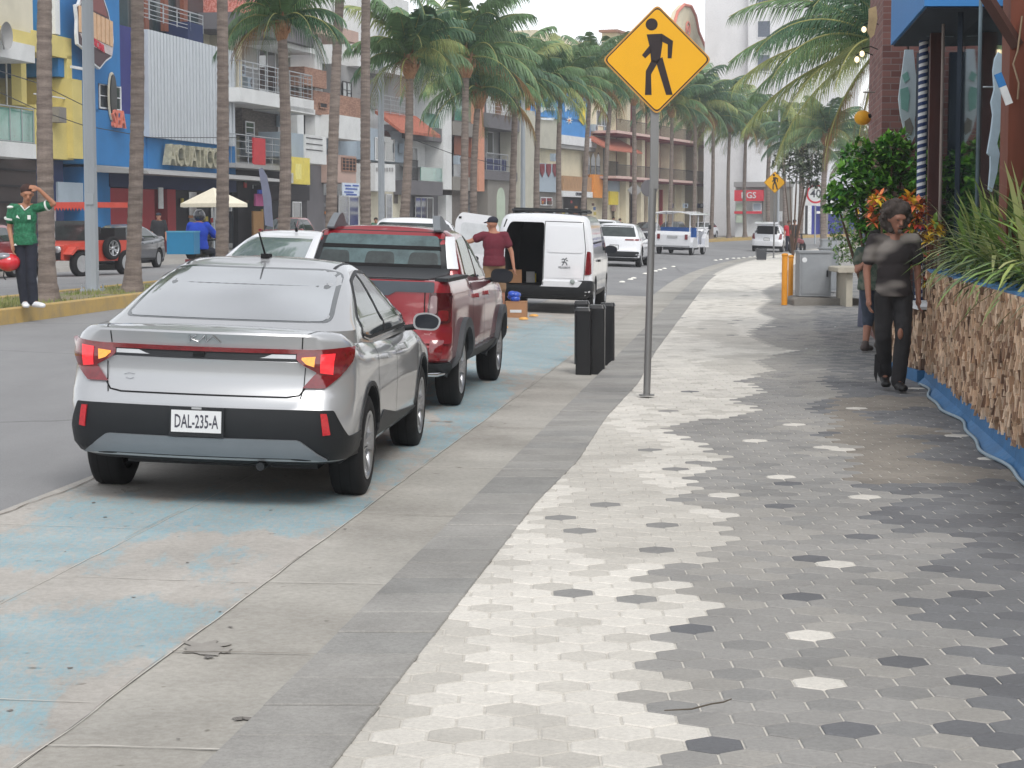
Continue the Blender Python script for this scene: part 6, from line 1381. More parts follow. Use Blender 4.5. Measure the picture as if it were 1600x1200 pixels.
def plain_sign(u, d, v, half, shape, label, face, txt=None):
    x = (u - 800) / F * d; c = at(u, v, d); root = thing('road_sign', label, 'road sign', (x, d, .3)); h = c.z - .3
    b = MB(); b.tube([(0, 0, 0), (0, 0, h + half * .6)], .045, 8); b.build('pole', M_galv, root)
    poly = {'dia': rnd([(0, -half), (half, 0), (0, half), (-half, 0)], .06), 'sq': rnd([(-half, -half), (half, -half), (half, half), (-half, half)], .06), 'round': [(half * math.cos(i * .26), half * math.sin(i * .26)) for i in range(24)]}[shape]
    b = MB(); b.prism(poly, lambda a, q, e: Vector((a, -.06 - e, h + q)), 0, .02); pn = b.build('panel', face, root)
    if txt:
        b = MB(); b.lathe([(half * .82, -.085), (half * .66, -.085)], 28, 0, (0, 0, h), 'Y'); b.build('red_ring', mat('sign_red', lin((208, 56, 72))), pn)
        b = MB(); text_mb(b, txt, lambda a, q, e: Vector((a, -.09 - e, h + q)), half * .95, 0, .004); b.build('lettering', INK, pn)
    return root
plain_sign(991, 118, 297, .46, 'dia', 'grey back of a diamond road sign beyond the median', M_grey); plain_sign(1013, 114, 294, .50, 'round', 'round sign seen edge on, hidden behind the sign pole', M_dgrey)
plain_sign(1272, 120, 303, .72, 'sq', 'white speed limit sign reading 40 in a red ring', M_frame, '40')
# ---------------------------------------------------------------- bollards, bins, cabinets
M_bol = mat('bollard_black', lin((22, 23, 26)), .45, coat=.3, var=.2, scale=6); M_boy = mat('bollard_yellow', lin((222, 148, 44)), .5, var=.08)
def bollard(u, v, r, h, label, m, group, cap=True):
    zb = .0 if m is M_bol else .09; p = gp(u, v, zb + .02); p.z = zb; root = thing('bollard', label, 'bollard', p, -.12, group); b = MB()
    h += .03; (b.prism(rnd([(-r, -r), (r, -r), (r, r), (-r, r)], .02), lambda a, c, d: Vector((a, c, d)), 0, h) if m is M_bol else b.tube([(0, 0, 0), (0, 0, h)], r, 20)); b.build('post', m, root)
    b = MB()
    if m is M_bol: b.prism(rnd([(-r * 1.1, -r * 1.1), (r * 1.1, -r * 1.1), (r * 1.1, r * 1.1), (-r * 1.1, r * 1.1)], .03), lambda a, c, d: Vector((a * (1 - max(0, d - h) * 8), c * (1 - max(0, d - h) * 8), d)), h - .02, h + .02)
    else: b.lathe([(.001, h + .025), (r * .6, h + .02), (r * 1.12, h + .006), (r * 1.12, h - .03), (r, h - .032)], 20)
    b.build('cap', m, root)
GB = 'black bollards at the pavement edge'
bollard(912, 583, .088, .72, 'black bollard nearest the parking lane, front left of four', M_bol, GB); bollard(933, 582, .088, .745, 'black bollard touching the front left one, nearest the sign pole side', M_bol, GB); bollard(909, 567, .085, .73, 'black bollard hidden behind the front left one, only its cap showing', M_bol, GB); bollard(949, 568, .085, .71, 'black bollard at the back right of the four', M_bol, GB)
GY = 'yellow bollards by the cabinets'
bollard(1225.5, 475, .058, .97, 'left one of two touching yellow bollards', M_boy, GY); bollard(1235, 472, .052, .92, 'right one of two touching yellow bollards', M_boy, GY)
p = gp(1189, 406, .1); root = thing('litter_bin', 'small dark grey bin by the kerb at the bend', 'bin', p); b = MB(); b.prism(rnd([(-.2, 0), (.2, 0), (.22, .44), (-.22, .44)], .02), lambda a, c, d: Vector((a, d, c)), -.18, .18); b.build('bin_body', DGR, root); b = MB(); b.box((0, 0, .46), (.48, .42, .03)); b.build('lid', BLK, root)
M_cab = mat('cabinet_grey', lin((150, 154, 158)), .5, .2, var=.08)
def cabinet(u0, u1, d, h, label, dz=.1, dep=.5):
    x0, x1 = (u0 - 800) / F * d, (u1 - 800) / F * d; root = thing('utility_cabinet', label, 'cabinet', ((x0 + x1) / 2, d, dz)); w = (x1 - x0) / 2
    b = MB(); b.bx(-w, w, 0, dep, 0, h); b.build('housing', M_cab, root); b = MB(); b.bx(-w - .03, w + .03, -.03, dep + .03, h, h + .04); b.build('roof', M_cab, root)
    b = MB(); b.bx(-w + .04, w - .04, -.012, 0, .05, h - .05); dr = b.build('door', M_cab, root); b = MB(); b.bx(w * .7, w * .78, -.04, -.012, h * .45, h * .6); b.build('handle', BLK, dr)
    return root
c1 = cabinet(1249, 1298, 38.0, .86, 'grey metal utility cabinet beside the yellow bollards', .26, .6); b = MB(); b.lathe([(.001, 0), (.05, 0)], 14, 0, (-.22, -.016, .72), 'Y'); b.build('round_sticker', M_frame, c1)
c1 = cabinet(1284, 1310, 44, .95, 'second grey cabinet just behind and right of the first', .15); c2 = cabinet(1284, 1307, 60, .95, 'pale cabinet furthest back, above the others', .2)
b = MB(); x0, x1 = (1240 - 800) / F * 37.8, (1345 - 800) / F * 37.8; b.prism(rnd([(x0, .06), (x1, .06), (x1, .22), (x0 + .08, .25), (x0, .2)], .03), lambda a, c, d: Vector((a, 37.7 + d, c)), 0, 1.2); tag(b.build('concrete_plinth', M_stone), 'low concrete plinth under the grey cabinets', 'plinth')
M_tab = mat('bench_stone', lin((176, 170, 156)), .85, var=.1); root = thing('stone_table', 'beige stone table between the cabinets and the hedge', 'table', gp(1330, 478, .1))
b = MB(); b.prism(rnd([(-.35, .66), (1.0, .66), (1.0, .76), (-.35, .76)], .03), lambda a, c, d: Vector((a, d, c)), -.5, 1.0); b.build('table_top', M_tab, root)
for x in (-.1, .8): b = MB(); b.bx(x - .06, x + .06, -.35, .8, 0, .66); b.build('leg', M_tab, root)
# road studs
GS = 'road studs along the lane line'; b = MB(); b.lathe([(.085, 0), (.08, .02), (.05, .035), (.001, .04)], 12); st0 = b.build('road_stud', mat('stud_white', lin((232, 230, 222)), .5)); st1m = mat('stud_amber', lin((226, 170, 90)), .5)
pts_ = [(972, 441), (985, 437), (990, 435), (1008, 428), (1024, 424), (1031, 422), (1038, 420), (1052, 417), (1118, 407), (1126, 406), (1136, 405), (1146, 404), (1154, 404), (1162, 403), (1172, 402), (1180, 401)]
for i, (u, v) in enumerate(pts_):
    p = gp(u, v, .09); o = st0 if i == 0 else st0.copy()
    if i: COL.objects.link(o)
    o.location = p; tag(o, ['first', 'second', 'third', 'fourth', 'fifth', 'sixth', 'seventh', 'eighth', 'ninth', 'tenth', 'eleventh', 'twelfth', 'thirteenth', 'fourteenth', 'fifteenth', 'sixteenth'][i] + ' white dome stud on the lane line, counted from the van towards the bend', 'road stud', GS)
b = MB(); b.lathe([(.085, 0), (.08, .02), (.05, .035), (.001, .04)], 12); am = b.build('road_stud', st1m); 
for i, (u, v) in enumerate([(818, 499), (786, 512), (834, 494)]):
    o = am if i == 0 else am.copy()
    if i: COL.objects.link(o)
    o.location = gp(u, v, .08); tag(o, ['amber road stud just right of the cardboard box', 'amber road stud nearest the pickup front wheel', 'duller amber stud under the van bumper'][i], 'road stud', 'amber road studs behind the van')
# cardboard box with blue bag
p = gp(806, 497, .07); root = thing('cardboard_box', 'brown cardboard box on the road behind the van', 'box', p, -.1); M_card = mat('cardboard', lin((176, 132, 98)), .9, var=.08)
b = MB(); b.box((0, .12, .14), (.36, .26, .28)); b.build('carton', M_card, root); b = MB(); b.box((0, -.013, .12), (.2, .004, .05)); b.build('carton_label', M_frame, root); b = MB(); b.box((0, .12, .285), (.37, .27, .01)); b.build('flap', M_card, root)
b = MB(); rr = random.Random(3)
for i in range(9): b.sphere((rr.uniform(-.08, .06), rr.uniform(.04, .2), .05 + rr.uniform(0, .09)), rr.uniform(.05, .08), 0, 10, 7, (1.2, 1, .8))
o = b.build('plastic_bag', mat('bag_blue', lin((44, 84, 190)), .3, var=.3, scale=12, coat=.4), None, p + Vector((-.02, 0, .28))); tag(o, 'crumpled blue plastic bag on top of the cardboard box', 'bag')
loc = vanroot.matrix_world if False else None
for i, (u, v, w, h, lb, mm) in enumerate([(801, 433, .34, .24, 'cardboard carton standing inside the open van', M_card), (829, 440, .16, .2, 'grey parcel further right inside the van', M_grey), (836, 443, .05, .16, 'slim yellow pack at the right of the van opening', M_my)]):
    q = at(u, v, 35.9); b = MB(); b.box((0, 0, h / 2), (w, .3, h)); o = b.build(['carton', 'parcel', 'pack'][i], mm, None, (q.x, 35.9 + .2 * i, .60)); tag(o, lb, 'box')
# ---------------------------------------------------------------- planter wall with wood chips
TW_ = 3.93
def wx(y, o=0): return 1.80 + .1235 * y + o          # line of the wall face
M_bluew = mat('painted_wood_blue', lin((58, 116, 166)), .6, var=.2, scale=5, bump=.3)
root = thing('planter_wall', 'long planter wall clad in brown wood chips on a blue base', 'planter', (wx(15), 15, .1)); O = Vector((wx(15), 15, .1))
def L3(x, y, z): return Vector((x, y, z)) - O
b = MB(); ys = rng(8.5, 19.5, 12)
prof = [(.03, .0), (.03, 1.14), (1.3, 1.14), (1.3, 0)]
for y0, y1 in zip(ys, ys[1:]): pass
b.add([L3(wx(y, a), y, .1 + z) for y in (8.5, 19.45) for a, z in prof], [(0, 1, 5, 4), (1, 2, 6, 5), (2, 3, 7, 6), (3, 2, 1, 0), (4, 5, 6, 7)]); b.build('wall_core', mat('wall_core', lin((84, 62, 46)), .9), root)
ZT = lambda y: interp([(8, 1.27), (12.4, 1.27), (19.4, 1.24)], y)
b = MB(); b.add([L3(wx(y, a), y, z) for y in (8.5, 19.5) for a, z in ((.0, 1.235), (.0, 1.265), (.26, 1.265), (.26, 1.235))], [(0, 1, 5, 4), (1, 2, 6, 5), (2, 3, 7, 6), (0, 3, 2, 1), (4, 5, 6, 7)]); b.build('top_rail', M_bluew, root)
b = MB(); n = 60; pr = None
for i in range(n + 1):
    y = 8.5 + 11 * i / n; w = .05 + .03 * math.sin(y * 1.9) + .02 * math.sin(y * 4.3)
    q = [L3(wx(y, .04), y, .27), L3(wx(y, .005), y, .27), L3(wx(y, -.01), y, .16), L3(wx(y, -w - .02), y, .105), L3(wx(y, -w - .03), y, .09)]
    if pr: b.add(pr + q, [(k, k + 1, k + 6, k + 5) for k in range(4)])
    pr = q
b.build('blue_skirt', M_bluew, root)
b = MB(); b.tube([L3(wx(y, -.09 - .035 * math.sin(y * 1.9 + .4) - .02 * math.sin(y * 4.3)), y, .118) for y in rng(8.6, 19.2, 70)], .014, 6); b.build('loose_hose', mat('hose_pale', lin((150, 170, 182)), .5), root)
chips = MB(); rr = random.Random(11)
def chip_panel(mb, face, W_, z0, z1, n, zf=None):
    cols = int(W_ / .036)
    for c in range(cols):
        z = z0 + rr.uniform(-.05, .02); x = (c + .5) / cols * W_
        while z < z1 - .02:
            h = rr.uniform(.045, .135); h = min(h, z1 + .01 - z); w = rr.uniform(.012, .024); tk = rr.uniform(.004, .055); tilt = rr.uniform(-.16, .16); xx = x + rr.uniform(-.008, .008); lean = rr.uniform(-.012, .012)
            v = []
            for (a, bz) in ((-w, 0), (w, 0), (w * rr.uniform(.5, 1), h), (-w * rr.uniform(.5, 1), h)):
                v.append((xx + a + tilt * bz, z + bz))
            P0 = [face(a, q, 0) for a, q in v]; P1 = [face(a, q, tk + (lean if k > 1 else -lean)) for k, (a, q) in enumerate(v)]
            mb.add(P0 + P1, [(4, 5, 6, 7), (0, 1, 5, 4), (1, 2, 6, 5), (2, 3, 7, 6), (3, 0, 4, 7)], rr.choices([0, 1, 2, 3, 4], [5, 3, 2, 2, 1])[0]); z += h * rr.uniform(.85, 1.12)
MC = [mat('chip_%d' % i, tuple(min(.8, k * 1.12) for k in lin(c)), .9, var=.25, scale=14, stretch=(3, 3, .6), bump=.5, bscale=50, isl=.3) for i, c in enumerate([(196, 168, 142), (212, 188, 164), (170, 138, 112), (150, 122, 102), (114, 90, 74)])]
chip_panel(chips, lambda a, z, d: L3(wx(8.5 + a, .03 - d), 8.5 + a, z), 10.95, .27, 1.24, 0)
chips.build('wood_chip_cladding', MC, root)
# end return of the wall, lower and standing a little further out
r2 = thing('wall_pier', 'low chip clad pier with a white cap at the far end of the planter wall', 'pier', (wx(20.4, -.12), 20.4, .1)); O2 = Vector((wx(20.4, -.12), 20.4, .1))
b = MB(); b.bx(0, .5, -.75, .75, 0, .74); b.build('pier_core', MATS['wall_core'], r2)
c2_ = MB(); chip_panel(c2_, lambda a, z, d: Vector((-d, -.75 + a, z)), 1.5, .12, .74, 0); chip_panel(c2_, lambda a, z, d: Vector((a, -.75 - d, z)), .5, .12, .74, 0); c2_.build('wood_chip_cladding', MC, r2)
b = MB(); b.bx(-.05, .55, -.8, .8, .745, .775); b.build('cap', M_frame, r2); b = MB(); b.bx(-.05, .5, -.80, .78, 0, .12); b.build('blue_base', M_bluew, r2)
# ---------------------------------------------------------------- plants on the wall
def leaf(mb, p, d, L, w, droop, m, up=Vector((0, 0, 1)), seg=4):
    d = Vector(d).normalized(); s = d.cross(up); s = s.normalized() if s.length > .05 else Vector((1, 0, 0)); q = Vector(p); pr = None; vs = []
    for i in range(seg + 1):
        t = i / seg; ww = w * (math.sin(math.pi * (.12 + .88 * t)) ** .7 if i < seg else .02); vs += [q - s * ww / 2, q + s * ww / 2]
        d = (d + Vector((0, 0, -droop / seg))).normalized(); q = q + d * L / seg
    mb.add(vs, [(2 * i, 2 * i + 1, 2 * i + 3, 2 * i + 2) for i in range(seg)], m, True)
MG = [mat('blade_green', lin((116, 146, 70)), .45, isl=.2, var=.2, scale=3, spec=.6), mat('blade_olive', lin((150, 164, 88)), .45, isl=.2, var=.2, scale=3, spec=.6), mat('blade_dark', lin((74, 98, 54)), .5, var=.25, scale=3), mat('blade_pale', lin((168, 172, 116)), .5, var=.2, scale=3)]
rr = random.Random(4)
for i, (y, ox, h) in enumerate([(11.4, .45, .62), (12.6, .55, .8), (13.6, .35, .9), (14.5, .6, .98), (15.4, .35, .85), (16.2, .6, .95), (17.0, .38, .8), (17.8, .6, .9), (18.5, .4, .72), (19.1, .62, .8)]):
    b = MB()
    for k in range(150):
        a = rr.uniform(0, 6.28); e = rr.uniform(R(28), R(86)); dd = Vector((math.cos(a) * math.cos(e), math.sin(a) * math.cos(e), math.sin(e)))
        leaf(b, (rr.uniform(-.16, .16), rr.uniform(-.3, .3), rr.uniform(0, .1)), dd, h * rr.uniform(.65, 1.1), rr.uniform(.03, .052), rr.uniform(.8, 2.1), rr.choices([0, 1, 2, 3], [5, 4, 3, 1.2])[0], seg=5)
    o = b.build('grassy_plant', MG, None, (wx(y, ox), y, 1.24)); tag(o, 'arching long bladed green plant on the wall, ' + ['nearest the camera', 'second from the camera', 'third from the camera', 'fourth from the camera', 'fifth from the camera', 'sixth from the camera', 'seventh from the camera', 'eighth from the camera', 'ninth from the camera', 'furthest, beside the orange flowers'][i], 'plant', 'long bladed plants on the planter wall')
# crotons
MO = [mat('leaf_orange', lin((232, 126, 76)), .5, var=.2), mat('leaf_yellow', lin((224, 186, 50)), .5, var=.2), mat('leaf_red', lin((196, 74, 56)), .5, var=.2), mat('leaf_brown', lin((120, 84, 58)), .6, var=.3), MG[0]]
def croton(p, n, sp, cols, label, nm='croton'):
    rt = thing(nm, label, 'plant', p); b = MB(); st = MB()
    for k in range(n):
        c = Vector((rr.uniform(-1, 1) * sp[0], rr.uniform(-1, 1) * sp[1], sp[2] + rr.uniform(-1, 1) * sp[3])); st.tube([(c.x * .8, c.y * .8, c.z - .5), c], [.008, .005], 5) if k % 3 == 0 else None
        m = rr.choices(range(5), cols)[0]
        for q in range(16):
            a = rr.uniform(0, 6.28); e = rr.uniform(-.2, 1.3); leaf(b, c, (math.cos(a) * math.cos(e), math.sin(a) * math.cos(e), math.sin(e)), rr.uniform(.09, .16), rr.uniform(.03, .05), .9, m if rr.random() < .75 else rr.choice([0, 1, 2, 3]), seg=3)
    st.build('stem', mat('stem_brown', lin((96, 76, 62)), .9), rt); b.build('foliage', MO, rt); return rt
q = at(1416, 420, 20.6); croton(Vector((q.x - .0, 21.2, .75)), 34, (.30, .3, 1.12, .16), (6, 4, 1, 1, 1), 'bushy plant with orange, red and yellow leaves right above the walking man')
q = at(1460, 400, 20.2); croton(Vector((q.x, 20.4, 1.0)), 10, (.10, .2, .62, .2), (1, 7, 0, 2, 2), 'small yellow leaved plant at the corner of the wood chip wall')
q = at(1440, 400, 21.6); croton(Vector((q.x, 21.8, .6)), 14, (.25, .3, .8, .35), (1, 2, 0, 7, 3), 'leggy brown leaved plant behind the walking man')
q = at(1318, 400, 40.5); croton(Vector((q.x + .3, 40.5, .9)), 10, (.3, .3, 1.1, .3), (4, 1, 0, 4, 3), 'small plant with scattered orange leaves beside the hedge')
MLf = [mat('shrub_light', lin((138, 196, 76)), .35, var=.2, isl=.2, scale=3, spec=.7), mat('shrub_mid', lin((106, 168, 66)), .35, var=.2, isl=.2, scale=3, spec=.7), mat('shrub_dark', lin((70, 124, 58)), .4, var=.2, isl=.2, scale=3, spec=.6)]
def shrub(p, lobes, nper, ll, label, mats_=None, name='shrub', trunk=True, wt=(4, 5, 3)):
    rt = thing(name, label, 'shrub', p); b = MB(); st = MB()
    for (cx_, cy_, cz_, r) in lobes:
        if trunk: st.tube([(0, 0, 0), (cx_ * .5, cy_ * .5, cz_ * .5), (cx_, cy_, cz_)], [.04, .025, .01], 6)
        for k in range(nper):
            v = Vector((rr.gauss(0, 1), rr.gauss(0, 1), rr.gauss(0, 1))).normalized() * r * rr.uniform(.55, 1.05); c = Vector((cx_, cy_, cz_)) + v
            m0 = rr.choices([0, 1, 2], wt)[0]
            for q_ in range(6):
                a = rr.uniform(0, 6.28); e = rr.uniform(-.1, 1.2); leaf(b, c, Vector((math.cos(a) * math.cos(e), math.sin(a) * math.cos(e), math.sin(e))) + v.normalized() * .5, ll * rr.uniform(.7, 1.1), ll * .42, .7, m0 if rr.random() < .7 else rr.choice([0, 1, 2]), seg=2)
    if trunk: st.build('branches', MATS['stem_brown'], rt)
    b.build('foliage', mats_ or MLf, rt); return rt
q = at(1378, 400, 25); lob = []
for (u, v, r) in [(1395, 232, .22), (1345, 250, .25), (1378, 262, .3), (1415, 256, .3), (1325, 285, .25), (1360, 300, .32), (1400, 300, .34), (1440, 268, .26), (1445, 305, .3), (1308, 312, .17), (1345, 325, .26), (1385, 345, .32), (1425, 340, .3), (1400, 385, .3), (1360, 365, .22)]:
    c = at(u, v, 25); lob.append((c.x - q.x, rr.uniform(-.3, .3), c.z - .1, r * .95))
shrub(Vector((q.x, 25, .1)), lob, 85, .13, 'large glossy green shrub in front of the restaurant behind the walking man')
q = at(1332, 400, 39); shrub(Vector((q.x, 39, .1)), [(-.22 + .16 * (i % 3), .2 * (i // 3), 1.0 + .3 * (i % 4) * .7, .22) for i in range(10)], 45, .07, 'small leaved hedge behind the stone table', trunk=False, name='hedge', wt=(6, 4, 1), mats_=[mat('hedge_light', lin((128, 152, 84)), .5, var=.2), mat('hedge_mid', lin((98, 128, 66)), .5, var=.2), MLf[2]])
q = at(1240, 300, 84); shrub(Vector((q.x, 84, .1)), [(rr.uniform(-.5, 1.0), rr.uniform(-1, 1), 4.0 + rr.uniform(-.6, .8), .55) for i in range(9)], 60, .2, 'dull green tree with a dark slanting trunk by the speed limit sign', name='small_tree', wt=(1, 4, 4), mats_=[mat('tree_light', lin((112, 124, 96)), .6, var=.2), mat('tree_mid', lin((84, 98, 76)), .6, var=.2), mat('tree_dark', lin((58, 68, 56)), .6, var=.2)])
# ---------------------------------------------------------------- restaurant on the right
rs = thing('restaurant', 'restaurant front with blue canopy, brick pier and dark glass on the right', 'building', (6, 24, .1)); O3 = Vector((6, 24, .1))
def Q(p): return Vector(p) - O3
def sheet(nm, pts, m, par, th=None, lab=None):
    """solid from a street-side polygon list of (x,y) outline and z range"""
    outline, z0, z1 = pts; b = MB(); n = len(outline)
    vs = [Q((x, y, z0)) for x, y in outline] + [Q((x, y, z1)) for x, y in outline]
    b.add(vs, [tuple(range(n))[::-1], tuple(range(n, 2 * n))] + [(i, (i + 1) % n, n + (i + 1) % n, n + i) for i in range(n)]); o = b.build(nm, m, par, fix=True)
    if lab: o['label'] = lab
    return o
M_rbrick = None
def brick_mat():
    m = mat('restaurant_brick', (.2, .1, .08), .85); nt = m.node_tree; N = nt.nodes; L = nt.links; bs_ = N['Principled BSDF']
    tc = N.new('ShaderNodeTexCoord'); sx = N.new('ShaderNodeSeparateXYZ'); L.new(tc.outputs['Object'], sx.inputs[0]); ad = N.new('ShaderNodeMath'); ad.operation = 'ADD'; L.new(sx.outputs[0], ad.inputs[0]); L.new(sx.outputs[1], ad.inputs[1])
    cb = N.new('ShaderNodeCombineXYZ'); L.new(ad.outputs[0], cb.inputs[0]); L.new(sx.outputs[2], cb.inputs[1])
    br = N.new('ShaderNodeTexBrick'); br.inputs['Scale'].default_value = 1; br.inputs['Brick Width'].default_value = .24; br.inputs['Row Height'].default_value = .085; br.inputs['Mortar Size'].default_value = .006
    br.inputs['Color1'].default_value = (*lin((140, 100, 94)), 1); br.inputs['Color2'].default_value = (*lin((108, 72, 68)), 1); br.inputs['Mortar'].default_value = (*lin((132, 118, 116)), 1); br.inputs['Bias'].default_value = 0
    L.new(cb.outputs[0], br.inputs['Vector']); L.new(br.outputs['Color'], bs_.inputs['Base Color']); bp = N.new('ShaderNodeBump'); bp.inputs['Distance'].default_value = .01; bp.inputs['Strength'].default_value = .6; L.new(br.outputs['Fac'], bp.inputs['Height']); bp.invert = True; L.new(bp.outputs[0], bs_.inputs['Normal']); return m
RB = brick_mat()
def cx(u, y): return (u - 800) / F * y
x0, x1 = cx(1373, 26), cx(1411, 26); sl = .125
sheet('brick_pier', ([(x0, 26), (x1, 26), (x1 + sl * 3, 29), (x0 + sl * 3, 29)], .1, 6.5), RB, rs)
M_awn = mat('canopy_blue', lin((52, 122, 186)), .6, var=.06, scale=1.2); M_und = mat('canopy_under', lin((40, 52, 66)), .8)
xa, xb = cx(1436, 20), cx(1385, 24.4)
ca = sheet('canopy_box', ([(xa, 20), (xa + 3.4, 20), (xb + 3.4, 24.4), (xb, 24.4)], 3.95, 6.0), M_awn, rs)
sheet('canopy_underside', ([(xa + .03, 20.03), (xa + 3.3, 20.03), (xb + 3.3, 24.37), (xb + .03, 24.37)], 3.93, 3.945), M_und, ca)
b = MB(); p0, p1 = at(1448, 54, 23), at(1490, 55, 23); b.tube([Q(p0), Q(p1)], .02, 8); b.build('canopy_lamp_tube', mat('tube_grey', lin((120, 130, 140)), .4), ca)
fx = lambda y, o=0: 2.43 + .125 * y + o
DG_ = mat('restaurant_glass', (.03, .045, .05), .04, spec=1, ior=1.7, coat=1, var=.4, scale=.8); WD = mat('dark_wood', lin((74, 42, 38)), .6, var=.25, scale=2, stretch=(6, 6, .6))
sheet('storefront_glass', ([(fx(14.0), 14.0), (fx(14, .03), 14.0), (fx(25.6, .03), 25.6), (fx(25.6), 25.6)], .1, 3.93), DG_, rs)
sheet('back_room', ([(fx(15, 1.6), 15), (fx(15, 1.7), 15), (fx(28, 1.7), 28), (fx(28, 1.6), 28)], .1, 4), mat('room_dark', lin((40, 34, 34)), .9), rs)
def post(nm, u, y, w, z0, z1, m, r=None, lab=None):
    x = cx(u, y)
    if r:
        b = MB(); b.tube([Q((x, y, z0)), Q((x, y, z1))], r, 12); o = b.build(nm, m, rs)
    else: o = sheet(nm, ([(x, y), (x + w, y), (x + w + .02, y + w), (x + .02, y + w)], z0, z1), m, rs)
    if lab: o['label'] = lab
    return o
post('storefront_upright', 1447, 22.6, .16, .1, 3.93, WD, lab='dark red-brown door post'); post('glass_mullion', 1520, 18.4, .02, .1, 3.93, mat('mullion', lin((120, 136, 146)), .3, .5)); post('storefront_upright', 1488, 20.4, .05, .1, 3.93, M_und, lab='slim navy bar standing in for the striped column reflection'); post('corner_post', 1428, 25.2, .2, .1, 3.93, M_und)  # navy bar stands in for the column's striped reflection in the glass
post('rain_chain', 1466, 21.6, .0, .3, 3.93, mat('chain_grey', lin((140, 128, 122)), .6), .018)
# striped column
root = thing('striped_column', 'white column with spiral navy blue stripes beside the brick pier', 'column', (cx(1436, 23.6), 23.6, .1)); b = MB(); b.tube([(0, 0, 0), (0, 0, 3.82)], .055, 16); b.build('shaft', M_frame, root)
b = MB(); n = 16
for k in range(44):
    z = .1 + k * .085
    for i in range(n):
        a0, a1 = 2 * math.pi * i / n, 2 * math.pi * (i + 1) / n; s0, s1 = .085 * i / n, .085 * (i + 1) / n
        b.add([(.058 * math.cos(a0), .058 * math.sin(a0), z + s0), (.058 * math.cos(a1), .058 * math.sin(a1), z + s1), (.058 * math.cos(a1), .058 * math.sin(a1), z + s1 + .045), (.058 * math.cos(a0), .058 * math.sin(a0), z + s0 + .045)], [(0, 1, 2, 3)], 0, True)
b.build('spiral_stripe', mat('stripe_navy', lin((34, 58, 104)), .5), root)
# carved decorations
def plaque(nm, label, y, pts, m, th=.05, extra=()):
    c = [at(u, v, y) for u, v in pts]; base = Vector((sum(p.x for p in c) / len(c), y, min(p.z for p in c))); rt = thing(nm, label, 'decoration', base)
    b = MB(); b.prism([(p.x - base.x, p.z - base.z) for p in c], lambda a, q, d: Vector((a, d, q)), -th, 0); b.build('board', m, rt)
    for nm2, pp, mm in extra:
        c = [at(u, v, y) for u, v in pp]; b = MB(); b.prism([(p.x - base.x, p.z - base.z) for p in c], lambda a, q, d: Vector((a, d, q)), -th - .015, -th + .001); b.build(nm2, mm, rt)
    return rt
M_pw = mat('carving_white', lin((196, 210, 216)), .6, var=.1, scale=4); M_teal = mat('carving_teal', lin((128, 176, 166)), .5, var=.15)
plaque('sea_carving', 'white and teal carved sea creature board hanging between the brick pier and the striped column', 25.6, [(1413, 78), (1426, 78), (1429, 108), (1432, 130), (1431, 170), (1428, 188), (1429, 212), (1422, 226), (1412, 205), (1406, 180), (1403, 155), (1406, 130), (1409, 110)], M_pw, extra=[('teal_patch', [(1408, 118), (1416, 112), (1420, 124), (1412, 130)], M_teal), ('teal_patch', [(1405, 140), (1417, 136), (1420, 150), (1417, 175), (1407, 170)], M_teal), ('grey_patch', [(1412, 190), (1420, 184), (1426, 200), (1422, 212), (1413, 205)], M_stone)])
plaque('fishbone_carving', 'tall pale fishbone shaped wood carving on the glass near the brown post', 17.0, [(1558, 82), (1567, 88), (1568, 110), (1563, 132), (1567, 150), (1562, 180), (1560, 205), (1556, 225), (1560, 240), (1556, 270), (1548, 300), (1543, 296), (1546, 262), (1546, 244), (1541, 240), (1547, 205), (1550, 180), (1547, 160), (1552, 140), (1550, 110), (1553, 92)], mat('carving_pale', lin((176, 196, 210)), .6, var=.12, scale=5))
b = MB(); p0, p1 = at(1536, 136, 17.1), at(1570, 136, 17.1); b.tube([Q(p0), Q(p1)], .008, 6); b.build('hanging_rod', M_steel, rs)
# brown timber post and brace near the camera
PW = mat('timber_post', lin((112, 58, 40)), .6, var=.2, scale=2, stretch=(5, 5, .5), bump=.2)
pp = thing('timber_post', 'red-brown timber post with a slanting brace at the right edge', 'post', (cx(1590, 15.6), 15.6, 1.2)); b = MB(); b.bx(-.12, .16, -.05, .2, 0, 3.4); b.build('upright', PW, pp)
p0, p1 = at(1535, -15, 15.55) - Vector((cx(1590, 15.6), 15.6, 1.2)), at(1590, 72, 15.55) - Vector((cx(1590, 15.6), 15.6, 1.2)); b = MB(); b.tube([p0, p1], .055, 4, sm=False); b.build('brace', mat('timber_dark', lin((70, 44, 38)), .7), pp)
o3 = Vector((cx(1590, 15.6), 15.6, 1.2)); b = MB(); b.tube([at(1597, 25, 15.5) - o3, at(1590, 80, 15.48) - o3, at(1583, 100, 15.5) - o3, at(1592, 130, 15.48) - o3, at(1590, 155, 15.5) - o3], .008, 6); b.build('rope', mat('rope_tan', lin((150, 130, 108)), .9), pp)
bo = thing('buoy_float', 'small blue and white wooden float hanging on the timber post', 'float', at(1576, 160, 15.4)); b = MB(); an = R(-22)
rot = Matrix.Rotation(an, 3, 'Y'); b.box(rot @ Vector((0, 0, .06)), (.055, .03, .15), 0, mx=rot); b.build('white_half', M_frame, bo); b = MB(); b.box(rot @ Vector((0, 0, .19)), (.057, .032, .11), 0, mx=rot); b.build('blue_half', M_awn, bo)
